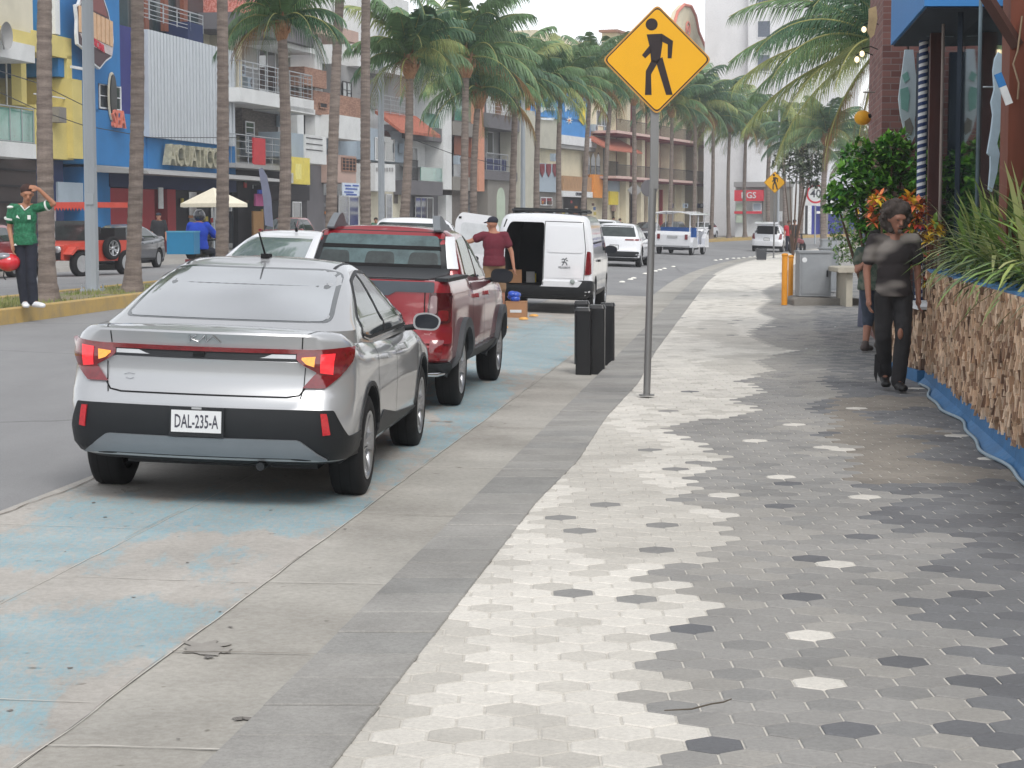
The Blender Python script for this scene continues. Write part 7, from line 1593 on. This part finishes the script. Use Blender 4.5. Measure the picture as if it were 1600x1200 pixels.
# yellow buoy on its bracket, little lamps, carved fin
q = at(1348, 184, 27.5); bu_ = thing('yellow_buoy', 'yellow round buoy hanging from a bracket on the brick pier', 'buoy', q); b = MB(); b.sphere((0, 0, 0), .115, 0, 18, 12, (1.05, 1, .92)); b.build('float', mat('buoy_yellow', lin((226, 164, 30)), .5, var=.12, scale=12), bu_)
b = MB(); b.tube([(0.02, 0, .1), (.05, 0, .28), (.07, 0, .36)], .007, 6); b.tube([(-.0, 0, .36), (.28, 0, .36)], .01, 6); b.build('bracket', M_stone, bu_); b = MB(); b.sphere((.08, -.07, .02), .035, 0, 8, 6); b.build('dark_hole', GAP, bu_)
plaque('carved_plank', 'tan weathered plank fixed high on the brick pier', 25.8, [(1357, 14), (1368, 10), (1370, 30), (1365, 55), (1360, 60), (1355, 50), (1357, 30)], mat('plank_tan', lin((182, 158, 120)), .8, var=.2, scale=6))
for i, (u, v, lb) in enumerate([(1339, 93, 'bright bare lamp on a cable left of the brick pier'), (1347, 84, 'second bare lamp just above and right of the first'), (1350, 46, 'small pale lamp higher up by the brick pier')]):
    rt = thing('string_lamp', lb, 'lamp', at(u, v, 27)); b = MB(); b.sphere((0, 0, 0), .035, 0, 10, 8, (1, 1, 1.2)); b.build('bulb', mat('bulb_warm', (1, .8, .5), .3, emit=1.5), rt); b = MB(); b.tube([(0, 0, .03), (0, 0, .07), (.12, 0, .1), (.22, 0, .06)], .008, 6); b.build('cable', BLK, rt)
# dark leaning palm stub by the pier
rt = tag(MB().build('x', M_dgrey), 'x', 'x') if False else None
b = MB(); base = Vector((cx(1356, 30), 30, .1)); b.tube([(0, 0, 0), (.05, 0, 1.5), (.16, 0, 3.2), (.2, 0, 5.0)], [.16, .14, .12, .12], 12); o = b.build('grey_trunk', mat('trunk_slate', lin((96, 100, 118)), .8, var=.15), None, base); o.name = 'bare_palm_tree'; tag(o, 'smooth slate grey bare palm stem rising behind the shrub left of the brick pier', 'tree')
# slab of building behind the canopy so nothing is hollow; unseen long wall added to darken car window reflections
sheet('side_wall', ([(x1 + .02, 26), (x1 + 5, 26), (x1 + 5.3, 29), (x1 + .4, 29)], .1, 6.5), RB, rs); sheet('upper_wall', ([(xa + .7, -8), (xa + 4.5, -8), (xb + 4.5, 25.9), (xb + 3.4, 25.9)], .1, 6.4), mat('unseen_side_wall', lin((120, 112, 96)), .9), rs)
# umbrella, flag, cables across the street
q = Vector((cx(336, 74), 74, .3)); rt = thing('parasol', 'cream square parasol on the far pavement', 'parasol', q); zt = at(336, 293, 74).z - .3; ze = at(336, 318, 74).z - .3; w = cx(390, 74) - cx(336, 74)
b = MB(); b.tube([(0, 0, 0), (0, 0, zt)], .03, 8); b.build('pole', M_galv, rt); b = MB(); r_ = w * 1.0
co = [(r_, -.3), (.3, -r_), (-r_, .3), (-.3, r_)]; vs = [(0, 0, zt)] + [(x, y, ze) for x, y in co] + [(x, y, ze - .14) for x, y in co]
b.add(vs, [(0, i + 1, (i + 1) % 4 + 1) for i in range(4)] + [(i + 1, i + 5, (i + 1) % 4 + 5, (i + 1) % 4 + 1) for i in range(4)]); b.build('canopy', mat('parasol_cream', lin((232, 224, 204)), .9, var=.05), rt)
q = Vector((cx(420, 80), 80, .3)); rt = thing('feather_flag', 'tall grey feather flag leaning in front of the balcony house', 'flag', q); pts = [at(u, v, 80) - q for u, v in [(404, 264), (410, 262), (417, 275), (424, 310), (427, 355), (414, 352), (411, 310)]]
b = MB(); b.prism([(p.x, p.z) for p in pts], lambda a, c, d: Vector((a, d, c)), 0, .02); b.build('cloth', mat('flag_grey', lin((112, 116, 136)), .8, var=.1), rt); b = MB(); b.tube([(.18, .03, 0), (pts[4].x, .03, pts[4].z), (pts[2].x, .03, pts[2].z), (pts[0].x, .03, pts[0].z)], .02, 6); b.build('pole', M_stone, rt)
for i, (pts, lb) in enumerate([([(-10, 108), (60, 130), (131, 165)], 'upper cable sagging across the yellow house'), ([(-10, 140), (60, 172), (131, 196), (235, 215), (370, 215)], 'lower cable running across the yellow house and the blue club'), ([(640, 216), (706, 240), (800, 262)], 'thin cable crossing the white house')]):
    d = 66 if i < 2 else 90; b = MB(); b.tube([at(u, v, d + 6 * k) for k, (u, v) in enumerate(pts)], .018, 5); tag(b.build('overhead_cable', BLK), lb, 'cable')
# ---------------------------------------------------------------- people
def fuse(prims, vox, smooth=4, disp=0, seed=0):
    """tapered limbs and ellipsoids fused into one continuous skin"""
    mb = MB()
    for p in prims:
        if p[0] == 'e': _, c, r, sc = p; mb.sphere(c, r, 0, 16, 12, sc)
        else:
            _, a, b_, ra, rb = p; a, b_ = Vector(a), Vector(b_); mb.tube([a, b_], [ra, rb], 12, 0); mb.sphere(a, ra, 0, 12, 8); mb.sphere(b_, rb, 0, 12, 8)
    me = bpy.data.meshes.new('t'); me.from_pydata(mb.v, [], mb.f); o = link('t', me)
    m = o.modifiers.new('r', 'REMESH'); m.mode = 'VOXEL'; m.voxel_size = vox; m.use_smooth_shade = True
    s = o.modifiers.new('s', 'SMOOTH'); s.factor = .5; s.iterations = smooth
    dg = bpy.context.evaluated_depsgraph_get(); dg.update(); r = bpy.data.meshes.new_from_object(o.evaluated_get(dg)); bpy.data.objects.remove(o)
    if disp:
        bm = bmesh.new(); bm.from_mesh(r); bm.normal_update()
        for v in bm.verts:
            k = noise.noise(Vector((v.co.x * 9 + seed, v.co.y * 9, v.co.z * 14))) + .5 * noise.noise(Vector((v.co.x * 22, v.co.y * 22, v.co.z * 30 + seed))); v.co += v.normal * disp * k
        bm.to_mesh(r); bm.free()
    r.polygons.foreach_set('use_smooth', [True] * len(r.polygons)); return r
def hand_prims(w, dr, side, curl=.5, s=1.0):
    """palm, four unequal fingers, thumb; dr = direction of the hand, side = thumb direction"""
    w = Vector(w); dr = Vector(dr).normalized(); side = (Vector(side) - dr * dr.dot(Vector(side))).normalized(); nr = dr.cross(side); out = []
    out.append(('l', w, w + dr * .05 * s, .022 * s, .03 * s)); out.append(('e', w + dr * .055 * s, .04 * s, (.75, .75, .95))); out.append(('l', w + dr * .05 * s + side * .022 * s, w + dr * .085 * s + side * .025 * s, .016 * s, .013 * s)); out.append(('l', w + dr * .05 * s - side * .022 * s, w + dr * .08 * s - side * .025 * s, .016 * s, .012 * s))
    for i, (o_, l) in enumerate([(.028, .070), (.010, .080), (-.010, .074), (-.028, .058)]):
        a = w + dr * .088 * s + side * o_ * s; b_ = a + (dr - nr * curl * .5).normalized() * l * .5 * s; c = b_ + (dr * (1 - curl * .8) - nr * curl).normalized() * l * .5 * s
        out += [('l', a, b_, .0095 * s, .009 * s), ('l', b_, c, .009 * s, .0075 * s)]
    a = w + dr * .03 * s + side * .028 * s; b_ = a + (dr * .7 + side * .7).normalized() * .04 * s; out += [('l', a, b_, .013 * s, .011 * s), ('l', b_, b_ + (dr * .95 + side * .1 - nr * .3).normalized() * .03 * s, .011 * s, .009 * s)]
    return out
def head_prims(c, f, s=1.0):
    c = Vector(c); f = Vector(f).normalized(); up = Vector((0, 0, 1)); up = (up - f * f.dot(up)).normalized(); r = f.cross(up)
    return [('e', c + up * .03 * s, .098 * s, (.86, .98, 1.08)), ('l', c - up * .03 * s + f * .03 * s, c - up * .085 * s + f * .06 * s, .062 * s, .036 * s), ('l', c + f * .095 * s + up * .012 * s, c + f * .115 * s - up * .022 * s, .012 * s, .017 * s),
            ('e', c + r * .085 * s, .022 * s, (.5, .8, 1.3)), ('e', c - r * .085 * s, .022 * s, (.5, .8, 1.3)), ('l', c + f * .085 * s + r * .035 * s + up * .035 * s, c + f * .085 * s - r * .035 * s + up * .035 * s, .02 * s, .02 * s), ('l', c + f * .088 * s + r * .018 * s - up * .052 * s, c + f * .088 * s - r * .018 * s - up * .052 * s, .013 * s, .013 * s)]
def person(label, loc, rz, J, skin, shirt, pants, shoe, sleeve=.55, leg=1.0, hair=None, vox=.011, face=True, build=1.0, group=None, loose=.018, ploose=.02, prints=None):
    """J: joints in metres, local; the figure faces -y"""
    root = thing('person', label, 'person', loc, rz, group); V = {k: Vector(v) for k, v in J.items() if k not in ('f',)}; B = build
    hc, nk, ch, pv = V['head'], V['neck'], V['chest'], V['pelvis']; f = J.get('f', (0, -1, 0))
    body = head_prims(hc, f) + [('l', nk, hc - Vector((0, 0, .05)), .056 * B, .052), ('e', ch, .155 * B, (1.08, .72, 1.1)), ('e', (ch + pv) / 2, .135 * B, (1.05, .78, 1.2)), ('e', pv, .145 * B, (1.1, .8, .95)), ('l', nk - Vector((0, 0, .02)), ch, .07, .12 * B)]
    for s in 'LR':
        sh, el, wr, hp, kn, an, to = (V[k + s] for k in ('sh', 'el', 'wr', 'hp', 'kn', 'an', 'to'))
        body += [('l', nk - Vector((0, 0, .03)), sh, .055, .06 * B), ('l', sh, el, .052 * B, .040 * B), ('l', el, wr, .040 * B, .027), ('l', hp, kn, .083 * B, .055 * B), ('l', kn, kn.lerp(an, .4), .055 * B, .056 * B), ('l', kn.lerp(an, .4), an, .056 * B, .036), ('l', an, to, .032, .024)]
        sd = V.get('th' + s, Vector((0, -1, 0))); body += hand_prims(wr, (wr - el) if ('hd' + s) not in V else V['hd' + s], sd, .55)
    link('body', fuse(body, vox, 3), root).data.materials.append(skin)
    sp_ = [('e', ch, (.155 + loose) * B, (1.10, .76, 1.1)), ('e', (ch + pv) / 2, (.142 + loose) * B, (1.06, .80, 1.3)), ('e', pv + Vector((0, 0, .03)), (.146 + loose) * B, (1.12, .84, .9)), ('l', nk - Vector((0, 0, .035)), ch, .068, .13 * B), ('e', pv + Vector((0, 0, -.04)), (.150 + loose) * B, (1.14, .90, .85))]
    for s in 'LR':
        sh, el = V['sh' + s], V['el' + s]; sp_ += [('l', nk - Vector((0, 0, .045)), sh, .058, .070 * B), ('l', sh, sh.lerp(el, sleeve), .072 * B, .066 * B + loose * .5)]
    sm_ = fuse(sp_, vox, 7, .005, 3); hem = pv.z - .075
    for v in sm_.vertices:
        if v.co.z < hem: v.co.z = hem + (v.co.z - hem) * .08
    o = link('shirt', sm_, root); o.data.materials.append(shirt)
    pp_ = [('e', pv - Vector((0, 0, .03)), (.138 + ploose * .3) * B, (1.05, .80, .8))]
    for s in 'LR':
        hp, kn, an = V['hp' + s], V['kn' + s], V['an' + s]
        if leg > .5: an2 = kn.lerp(an, (leg - .5) * 2); pp_ += [('l', hp, kn, .092 * B + ploose * .4, .062 * B + ploose), ('l', kn, an2, .062 * B + ploose, .05 + ploose)]
        else: pp_ += [('l', hp, hp.lerp(kn, leg * 2), .092 * B + ploose * .4, .075 * B + ploose)]
    o = link('trousers' if leg > .6 else 'shorts', fuse(pp_, vox, 4, .006, 8), root); o.data.materials.append(pants)
    for s in 'LR':
        an, to = V['an' + s], V['to' + s]; d = (to - an); d.z = 0; d.normalize(); he = an - d * .045 + Vector((0, 0, -.03)); 
        me = fuse([('l', he + Vector((0, 0, .005)), to + Vector((0, 0, 0)), .048, .042), ('e', to + d * .012, .05, (1, 1.15, .75)), ('l', an + Vector((0, 0, .02)), he.lerp(to, .3), .05, .052)], .009, 3); zmin = min(v.co.z for v in me.vertices)
        for v in me.vertices: v.co.z = max(v.co.z, zmin + .012)
        o = link('shoe', me, root); o.data.materials.append(shoe)
    up = Vector((0, 0, 1)); F_ = Vector(f).normalized(); r = F_.cross(up).normalized()
    if face:
        for k, nm in ((.032, 'eye'), (-.032, 'eye')): b = MB(); b.sphere(hc + F_ * .093 + r * k + up * .018, .012, 0, 8, 6, (1.3, 1, .6)); b.build(nm, mat('eye_dark', (.02, .015, .012), .3), root)
        b = MB(); b.tube([hc + F_ * .102 + r * .022 - up * .052, hc + F_ * .106 - up * .052, hc + F_ * .102 - r * .022 - up * .052], .004, 6); b.build('mouth', mat('lips', lin((120, 66, 60)), .6), root)
        b = MB(); 
        for k in (1, -1): b.tube([hc + F_ * .098 + r * .018 * k + up * .040, hc + F_ * .092 + r * .05 * k + up * .042], .005, 5)
        b.build('eyebrows', mat('hair_black', (.018, .015, .014), .8), root)
    if hair:
        pr = []; kind, hm = hair
        if kind == 'short': pr = [('e', hc + up * .060 - F_ * .008, .112, (.90, 1.02, .82)), ('e', hc + up * .03 - F_ * .035, .102, (.93, .9, 1.0))]
        elif kind == 'curly':
            rr_ = random.Random(2); pr = [('e', hc + up * .065 - F_ * .02, .125, (1.0, 1.0, .85)), ('e', hc - F_ * .06 - up * .02, .118, (1.15, .8, 1.15))]
            for i in range(90):
                v = Vector((rr_.gauss(0, 1), rr_.gauss(0, 1), rr_.gauss(0, 1))).normalized()
                if v.dot(F_) > .45 and v.z < .45: continue
                pr.append(('e', hc + up * .03 - F_ * .022 + Vector((v.x * .132, v.y * .12, v.z * (.14 if v.z > 0 else .155))), rr_.uniform(.022, .04), (1, 1, 1)))
        elif kind == 'cap': pr = [('e', hc + up * .065, .104, (.93, 1.02, .72)), ('l', hc + up * .05 + F_ * .08 + r * .03, hc + up * .045 + F_ * .16 + r * .03, .018, .012), ('l', hc + up * .05 + F_ * .08 - r * .03, hc + up * .045 + F_ * .16 - r * .03, .018, .012), ('l', hc + up * .05 + F_ * .08, hc + up * .045 + F_ * .17, .018, .012)]
        elif kind == 'helmet': pr = [('e', hc + up * .02, .142, (.93, 1.05, 1.0)), ('l', hc - up * .08 + F_ * .07, hc - up * .09 + F_ * .10, .06, .04)]
        o = link({'cap': 'cap', 'helmet': 'helmet'}.get(kind, 'hair'), fuse(pr, .009, 1 if kind == 'curly' else 3, .006 if kind == 'curly' else 0), root); o.data.materials.append(hm)
    return root, V
def joints(H=1.74, **k):
    s = H / 1.74; J = dict(head=(0, -.01, 1.60), neck=(0, .01, 1.46), chest=(0, .0, 1.26), pelvis=(0, 0, .96), shL=(.185, .01, 1.41), shR=(-.185, .01, 1.41), elL=(.24, .03, 1.12), elR=(-.24, .03, 1.12), wrL=(.25, -.04, .87), wrR=(-.25, -.04, .87),
             hpL=(.09, 0, .90), hpR=(-.09, 0, .90), knL=(.10, -.02, .50), knR=(-.10, -.02, .50), anL=(.10, .03, .09), anR=(-.10, .03, .09), toL=(.12, -.12, .04), toR=(-.12, -.12, .04))
    J.update(k); return {a: (tuple(q * s for q in b) if a not in ('f', 'thL', 'thR', 'hdL', 'hdR') else b) for a, b in J.items()}
def skinm(n, c): return mat(n, lin(c), .55, var=.08, scale=12)
HB = mat('hair_black', (.018, .015, .014), .8)
# viewer's left is local -x for a figure that faces the camera (-y)
# walking man: looks to his left (viewer's right) and down
tie = mat('tie_dye_shirt', lin((46, 41, 42)), .9, scale=2.4, c2=lin((132, 126, 121)), thr=(.50, .66), stretch=(.9, .9, 2.4), det=1)
base = gp(1397, 612, .10)
J = joints(1.80, f=(.32, -1, -.30), head=(.01, -.04, 1.605), elL=(.235, .05, 1.13), wrL=(.235, .0, .88), elR=(-.25, .02, 1.13), wrR=(-.245, -.07, .87), knR=(-.08, .03, .50), anR=(-.03, .20, .15), toR=(-.04, .08, .05), knL=(.08, -.10, .50), anL=(.04, -.10, .09), toL=(.05, -.26, .04))
w, V = person('man with curly hair in a dark tie-dye shirt walking towards the camera', (base.x, base.y + .12, .105), 0, J, skinm('skin_dark', (146, 102, 84)), tie, mat('trousers_black', lin((42, 41, 43)), .85, var=.2, scale=5), mat('shoe_black', lin((30, 29, 30)), .5), .62, 1.0, ('curly', mat('hair_grey', lin((66, 58, 54)), .9, var=.4, scale=40)), .010, build=.97, ploose=.022)
me = fuse([('e', Vector(V['head']) + Vector((.022, -.075, -.118)), .026, (1.0, .8, .8)), ('l', Vector(V['head']) + Vector((.005, -.105, -.068)), Vector(V['head']) + Vector((.05, -.095, -.068)), .006, .006)], .007, 2, .004); link('beard', me, w).data.materials.append(mat('beard_grey', lin((92, 80, 74)), .9, var=.4, scale=60))
b = MB()
for (x, y, z, r, t) in [(-.14, .0, .12, .0, 0)]: b.prism([(-.15, .34), (-.09, .36), (-.10, .12), (-.12, .17), (-.13, .06), (-.155, .14)], lambda a, c, d: Vector((a, .10 + d, c)), 0, .012)
b.build('torn_hem', MATS['trousers_black'], w)
b = MB(); b.sphere((.04, -.175, .56), .035, 0, 10, 6, (.8, .5, 1.6)); b.build('knee_through_tear', MATS['skin_dark'], w)
# second walker, mostly hidden, seen from the side, bent forward
base = gp(1350, 550, .10)
J = joints(1.55, f=(.75, .6, -.3), head=(.06, .12, 1.55), knL=(.14, .16, .50), anL=(.10, .02, .12), toL=(.16, .12, .05), anR=(-.10, -.02, .09), toR=(-.02, .10, .04), knR=(-.04, .08, .5), elR=(-.24, -.08, 1.15), wrR=(-.08, -.20, 1.33))
camo = mat('camo_shirt', lin((104, 108, 96)), .9, scale=9, c2=lin((58, 78, 66)), thr=(.42, .58))
w2, V = person('short person in a camouflage top and denim shorts behind the walking man', (base.x + .10, base.y, .105), 0, J, skinm('skin_mid', (166, 118, 98)), camo, mat('denim_shorts', lin((62, 70, 84)), .9, var=.2), mat('sandal_brown', lin((92, 82, 78)), .7), .5, .62, ('short', HB), .011, face=False, build=.98, loose=.03)
b = MB()
for i in range(7): b.sphere((-.10 + rr.uniform(-.03, .03), -.20, 1.24 + rr.uniform(-.04, .04)), .035, 0, 8, 6)
b.build('pale_bundle', mat('bundle_pale', lin((206, 176, 164)), .8), w2)
# man in maroon polo seen from behind, holding the van door
base = Vector((cx(772, 33.6), 33.6, .07))
J = joints(1.76, f=(-.85, .5, -.1), head=(-.02, .01, 1.60), elL=(.30, .02, 1.12), wrL=(.34, -.03, .86), elR=(-.40, .02, 1.31), wrR=(-.62, .0, 1.27), hdR=(-1, 0, .0), thR=(0, 0, 1), knL=(.13, 0, .5), knR=(-.12, 0, .5), anL=(.14, .03, .09), anR=(-.13, .03, .09), toL=(.15, .17, .04), toR=(-.15, .17, .04))
person('man in a maroon polo and dark cap holding the open van door', base, 0, J, skinm('skin_tan', (176, 124, 100)), mat('polo_maroon', lin((104, 36, 50)), .85, var=.08), mat('khaki', lin((146, 118, 90)), .9, var=.08), mat('shoe_dark', lin((50, 48, 50)), .6), .52, .55, ('cap', mat('cap_navy', lin((40, 42, 54)), .8)), .011, face=False, build=1.04, loose=.022)
# man in the green jersey on the median, one hand on his head, helmet in the other
base = Vector((cx(41, 27.6), 27.6, .50))
J = joints(1.78, f=(.38, -1, -.32), head=(.06, -.05, 1.59), neck=(.03, .0, 1.45), shL=(.19, .0, 1.40), elL=(.43, -.06, 1.46), wrL=(.24, -.12, 1.66), hdL=(-.9, -.1, .30), thL=(0, -.5, -1), shR=(-.17, .02, 1.40), elR=(-.22, .03, 1.12), wrR=(-.15, -.10, .88), hdR=(.15, -.2, -1), hpL=(.085, 0, .90), hpR=(-.07, 0, .90), knL=(.08, -.02, .5), knR=(-.06, -.02, .5), anL=(.10, .02, .09), anR=(-.03, .04, .09), toL=(.24, -.10, .04), toR=(.03, -.13, .04))
jer = mat('jersey_green', lin((22, 92, 62)), .7, scale=26, c2=lin((44, 120, 86)), thr=(.45, .6))
gm_, V = person('man in a green football jersey with his hand on his head on the median', base, 0, J, skinm('skin_olive', (168, 118, 92)), jer, mat('trousers_navy', lin((36, 40, 52)), .85, var=.1), mat('trainers_white', lin((226, 228, 232)), .5), .60, 1.0, ('short', mat('hair_dark_red', (.045, .02, .016), .8)), .009, build=.95)
M_jw = mat('jersey_white', lin((222, 226, 222)), .7)
b = MB(); b.prism([(-.03, 1.30), (.025, 1.28), (-.01, 1.335)], lambda a, c, d: Vector((a - .05, -.165 - d, c)), 0, .004); b.build('chest_mark', M_jw, gm_)
b = MB(); b.box((.105, -.155, 1.30), (.045, .006, .06)); b.build('chest_badge', M_jw, gm_); b = MB(); b.prism([(-.025, 0), (.025, 0), (0, .028)], lambda a, c, d: Vector((a - .10, -.150 - d, .90 + c)), 0, .006); b.build('hem_mark', M_jw, gm_)
b = MB(); b.tube([(-.03, -.07, 1.47), (.035, -.115, 1.40), (.09, -.06, 1.455)], .011, 6); b.build('collar', M_jw, gm_)
b = MB(); b.sphere((-.19, -.02, 1.445), .05, 0, 12, 8, (1.1, 1, .45)); b.build('shoulder_stripe', M_jw, gm_)
for a_, c_ in (((-.185, -.02, 1.41), (-.225, .03, 1.15)), ((.19, .0, 1.40), (.43, -.06, 1.46))):
    a_, c_ = Vector(a_) * 1.023, Vector(c_) * 1.023; m_ = a_.lerp(c_, .60); d_ = (c_ - a_).normalized(); b = MB(); b.tube([m_ - d_ * .012, m_ + d_ * .012], .079, 14); b.build('sleeve_cuff', M_jw, gm_)
hp_ = base + Vector((-.205, -.14, .66)); hl = thing('motorcycle_helmet', 'red motorcycle helmet held by the man in the green jersey', 'helmet', hp_); me = fuse([('e', (0, 0, 0), .145, (1.15, 1.05, .92)), ('l', (-.1, -.03, .0), (-.14, -.03, -.02), .07, .05)], .01, 3); o = link('shell', me, hl); o.data.materials.append(mat('helmet_red', lin((206, 36, 48)), .2, coat=1, var=.06))
b = MB(); b.sphere((-.06, -.05, .08), .115, 0, 14, 10, (1.1, .9, .5)); b.build('visor', mat('visor_grey', lin((150, 152, 158)), .2, .3), hl); b = MB(); b.tube([(-.06, -.02, -.12), (-.07, -.02, -.2), (-.04, -.02, -.25)], .01, 6); b.build('strap', BLK, hl)
# motorcycle courier with a blue box
def courier():
    y = 41.5; x = cx(305, y); z = .28; rt = thing('motorcycle', 'delivery motorcycle with a big light blue box behind its rider', 'motorcycle', (x, y, z), heading(y)); BB = mat('box_blue', lin((44, 132, 178)), .5, var=.05)
    x0, x1, z1, z0 = cx(264, y) - x, cx(310, y) - x, at(0, 363, y).z - z, at(0, 397, y).z - z; x0 += .04
    b = MB(); b.bx(x0, x1, -.28, .18, z0, z1); b.build('delivery_box', BB, rt); b = MB(); b.bx(x0 - .01, x1 + .01, -.29, .19, z1, z1 + .03); b.build('box_lid', mat('box_lid', lin((96, 170, 200)), .5), rt)
    b = MB(); b.tube([(-.05, .3, .45), (-.05, 1.2, .75), (-.05, 1.35, 1.0)], .06, 8); b.tube([(-.05, -.1, .75), (-.05, .7, .8)], .12, 8); b.build('frame', BLK, rt)
    b = MB(); b.tube([(-.4, 1.15, 1.05), (.3, 1.15, 1.05)], .02, 8); b.build('handlebar', BLK, rt)
    for yy_ in (0.0, 1.35): 
        b = MB(); b.lathe([(.20, -.05), (.30, -.05), (.30, .05), (.20, .05), (.20, -.05)], 22, 0, (-.05, yy_, .3), 'X'); w_ = b.build('wheel', RUB, rt); b = MB(); b.lathe([(.02, 0), (.2, 0)], 16, 0, (-.05, yy_, .3), 'X'); b.build('rim', ALU, w_)
    b = MB(); b.box((-.05, -.32, .62), (.12, .03, .06)); b.build('tail_lamp', RED, rt)
    J = joints(1.72, f=(0, 1, 0), head=(0, .08, 1.60), neck=(0, .04, 1.46), elL=(.30, .25, 1.18), elR=(-.30, .25, 1.18), wrL=(.28, .5, 1.08), wrR=(-.28, .5, 1.08), knL=(.2, .42, .82), knR=(-.2, .42, .82), hpL=(.1, 0, .88), hpR=(-.1, 0, .88), anL=(.2, .3, .42), anR=(-.2, .3, .42), toL=(.22, .48, .40), toR=(-.22, .48, .40))
    person('courier in a bright blue shirt and dark helmet sitting on the delivery motorcycle', (x + .02, y + .45, z - .02), heading(y), J, MATS['skin_tan'], mat('shirt_blue', lin((38, 74, 190)), .8), MATS['trousers_navy'], MATS['shoe_dark'], .9, 1.0, ('helmet', mat('helmet_black', lin((46, 48, 54)), .15, coat=1, scale=9, c2=lin((130, 134, 140)), thr=(.60, .66))), .013, face=False, build=1.08, loose=.03)
courier()
# far figures
def standing(label, u, d, z, H, shirt, pants, rz=0, cap=None, build=1.0, **k):
    person(label, (cx(u, d), d, z), rz, joints(H, **k), MATS['skin_tan'], shirt, pants, MATS['shoe_dark'], .95 if cap == 'long' else .55, 1.0, ('cap', MATS['cap_navy']) if cap else ('short', HB), .016, face=False, build=build)
standing('guard in black clothes and cap standing by the red wall of the blue club', 250, 68, .3, 1.74, mat('guard_black', lin((34, 35, 40)), .8), mat('guard_black', lin((34, 35, 40)), .8), 0, 'long', 1.15)
standing('person in a white top walking in front of the white house', 651, 100, .3, 1.65, M_jw, MATS['trousers_navy'], 1.2)
standing('person in a green top on the far pavement left of the second lamp post', 588, 96, .3, 1.6, mat('top_green', lin((60, 110, 90)), .8), MATS['trousers_navy'])
standing('person in a white shirt by the shops left of the tourist cart', 958, 128, .3, 1.7, M_jw, MATS['trousers_navy']); standing('person in dark clothes next to the white shirted one by the shops', 968, 129, .3, 1.6, MATS['guard_black'], MATS['trousers_navy'])
# motorcycle parked at the kerb by the bend, rider in dark clothes
rt = thing('parked_motorcycle', 'red motorcycle seen beside the taxi at the bend', 'motorcycle', (cx(1244, 100), 100, .06), -.6); b = MB(); b.tube([(0, -.6, .55), (0, 0, .7), (0, .6, .6)], .13, 8); b.build('body', mat('motor_red', lin((120, 46, 50)), .4), rt); b = MB(); b.tube([(-.35, .55, 1.0), (.35, .55, 1.0)], .025, 6); b.tube([(0, .55, 1.0), (0, .7, .35)], .03, 6); b.build('handlebar', BLK, rt)
for yy_ in (-.62, .68): b = MB(); b.lathe([(.2, -.05), (.3, -.05), (.3, .05), (.2, .05), (.2, -.05)], 18, 0, (0, yy_, .3), 'X'); b.build('wheel', RUB, rt)
standing('rider in dark clothes on the far side of the red motorcycle', 1240, 101.5, .1, 1.72, MATS['guard_black'], MATS['trousers_navy'])
standing('person in a red shirt between the taxi and the motorcycle', 1231, 104, .1, 1.66, mat('shirt_red', lin((186, 50, 62)), .8), MATS['trousers_navy'])
b = MB(); q = gp(1336, 513, .1)
for i, (u, v) in enumerate([(1305, 511), (1278, 548), (1260, 545)]):
    b = MB(); b.sphere((0, 0, .004), .012, 0, 8, 5, (1.4, 1, .5)); tag(b.build('litter_scrap', M_frame, None, gp(u, v, .10)), ['white scrap of litter near the cabinets', 'white scrap of litter in the middle of the pavement', 'smaller scrap of litter left of the middle one'][i], 'litter')
# small debris on the pavement: a thin curved twig
b = MB(); p = [gp(u, v, .115) for u, v in [(1038, 1110), (1080, 1108), (1110, 1100), (1130, 1097), (1143, 1092)]]; o0 = p[0].copy(); b.tube([q - o0 for q in p], [.002, .003, .003, .003, .002], 5); tag(b.build('twig', mat('twig', lin((96, 88, 78)), .9), None, o0), 'thin curved dark twig lying across the grey pavers', 'twig')
# ---------------------------------------------------------------- haze
b = MB(); b.bx(-130, 150, -8, 262, -1.4, 70); hz = b.build('haze', None)
hz.data.materials.clear(); hm = bpy.data.materials.new('haze_air'); hm.use_nodes = True; nt = hm.node_tree; nt.nodes.remove(nt.nodes['Principled BSDF']); pv_ = nt.nodes.new('ShaderNodeVolumePrincipled')
pv_.inputs['Color'].default_value = (.93, .95, 1, 1); pv_.inputs['Density'].default_value = .0010; pv_.inputs['Anisotropy'].default_value = .2
nt.links.new(pv_.outputs[0], nt.nodes['Material Output'].inputs['Volume']); hz.data.materials.append(hm); tag(hz, kind='stuff')
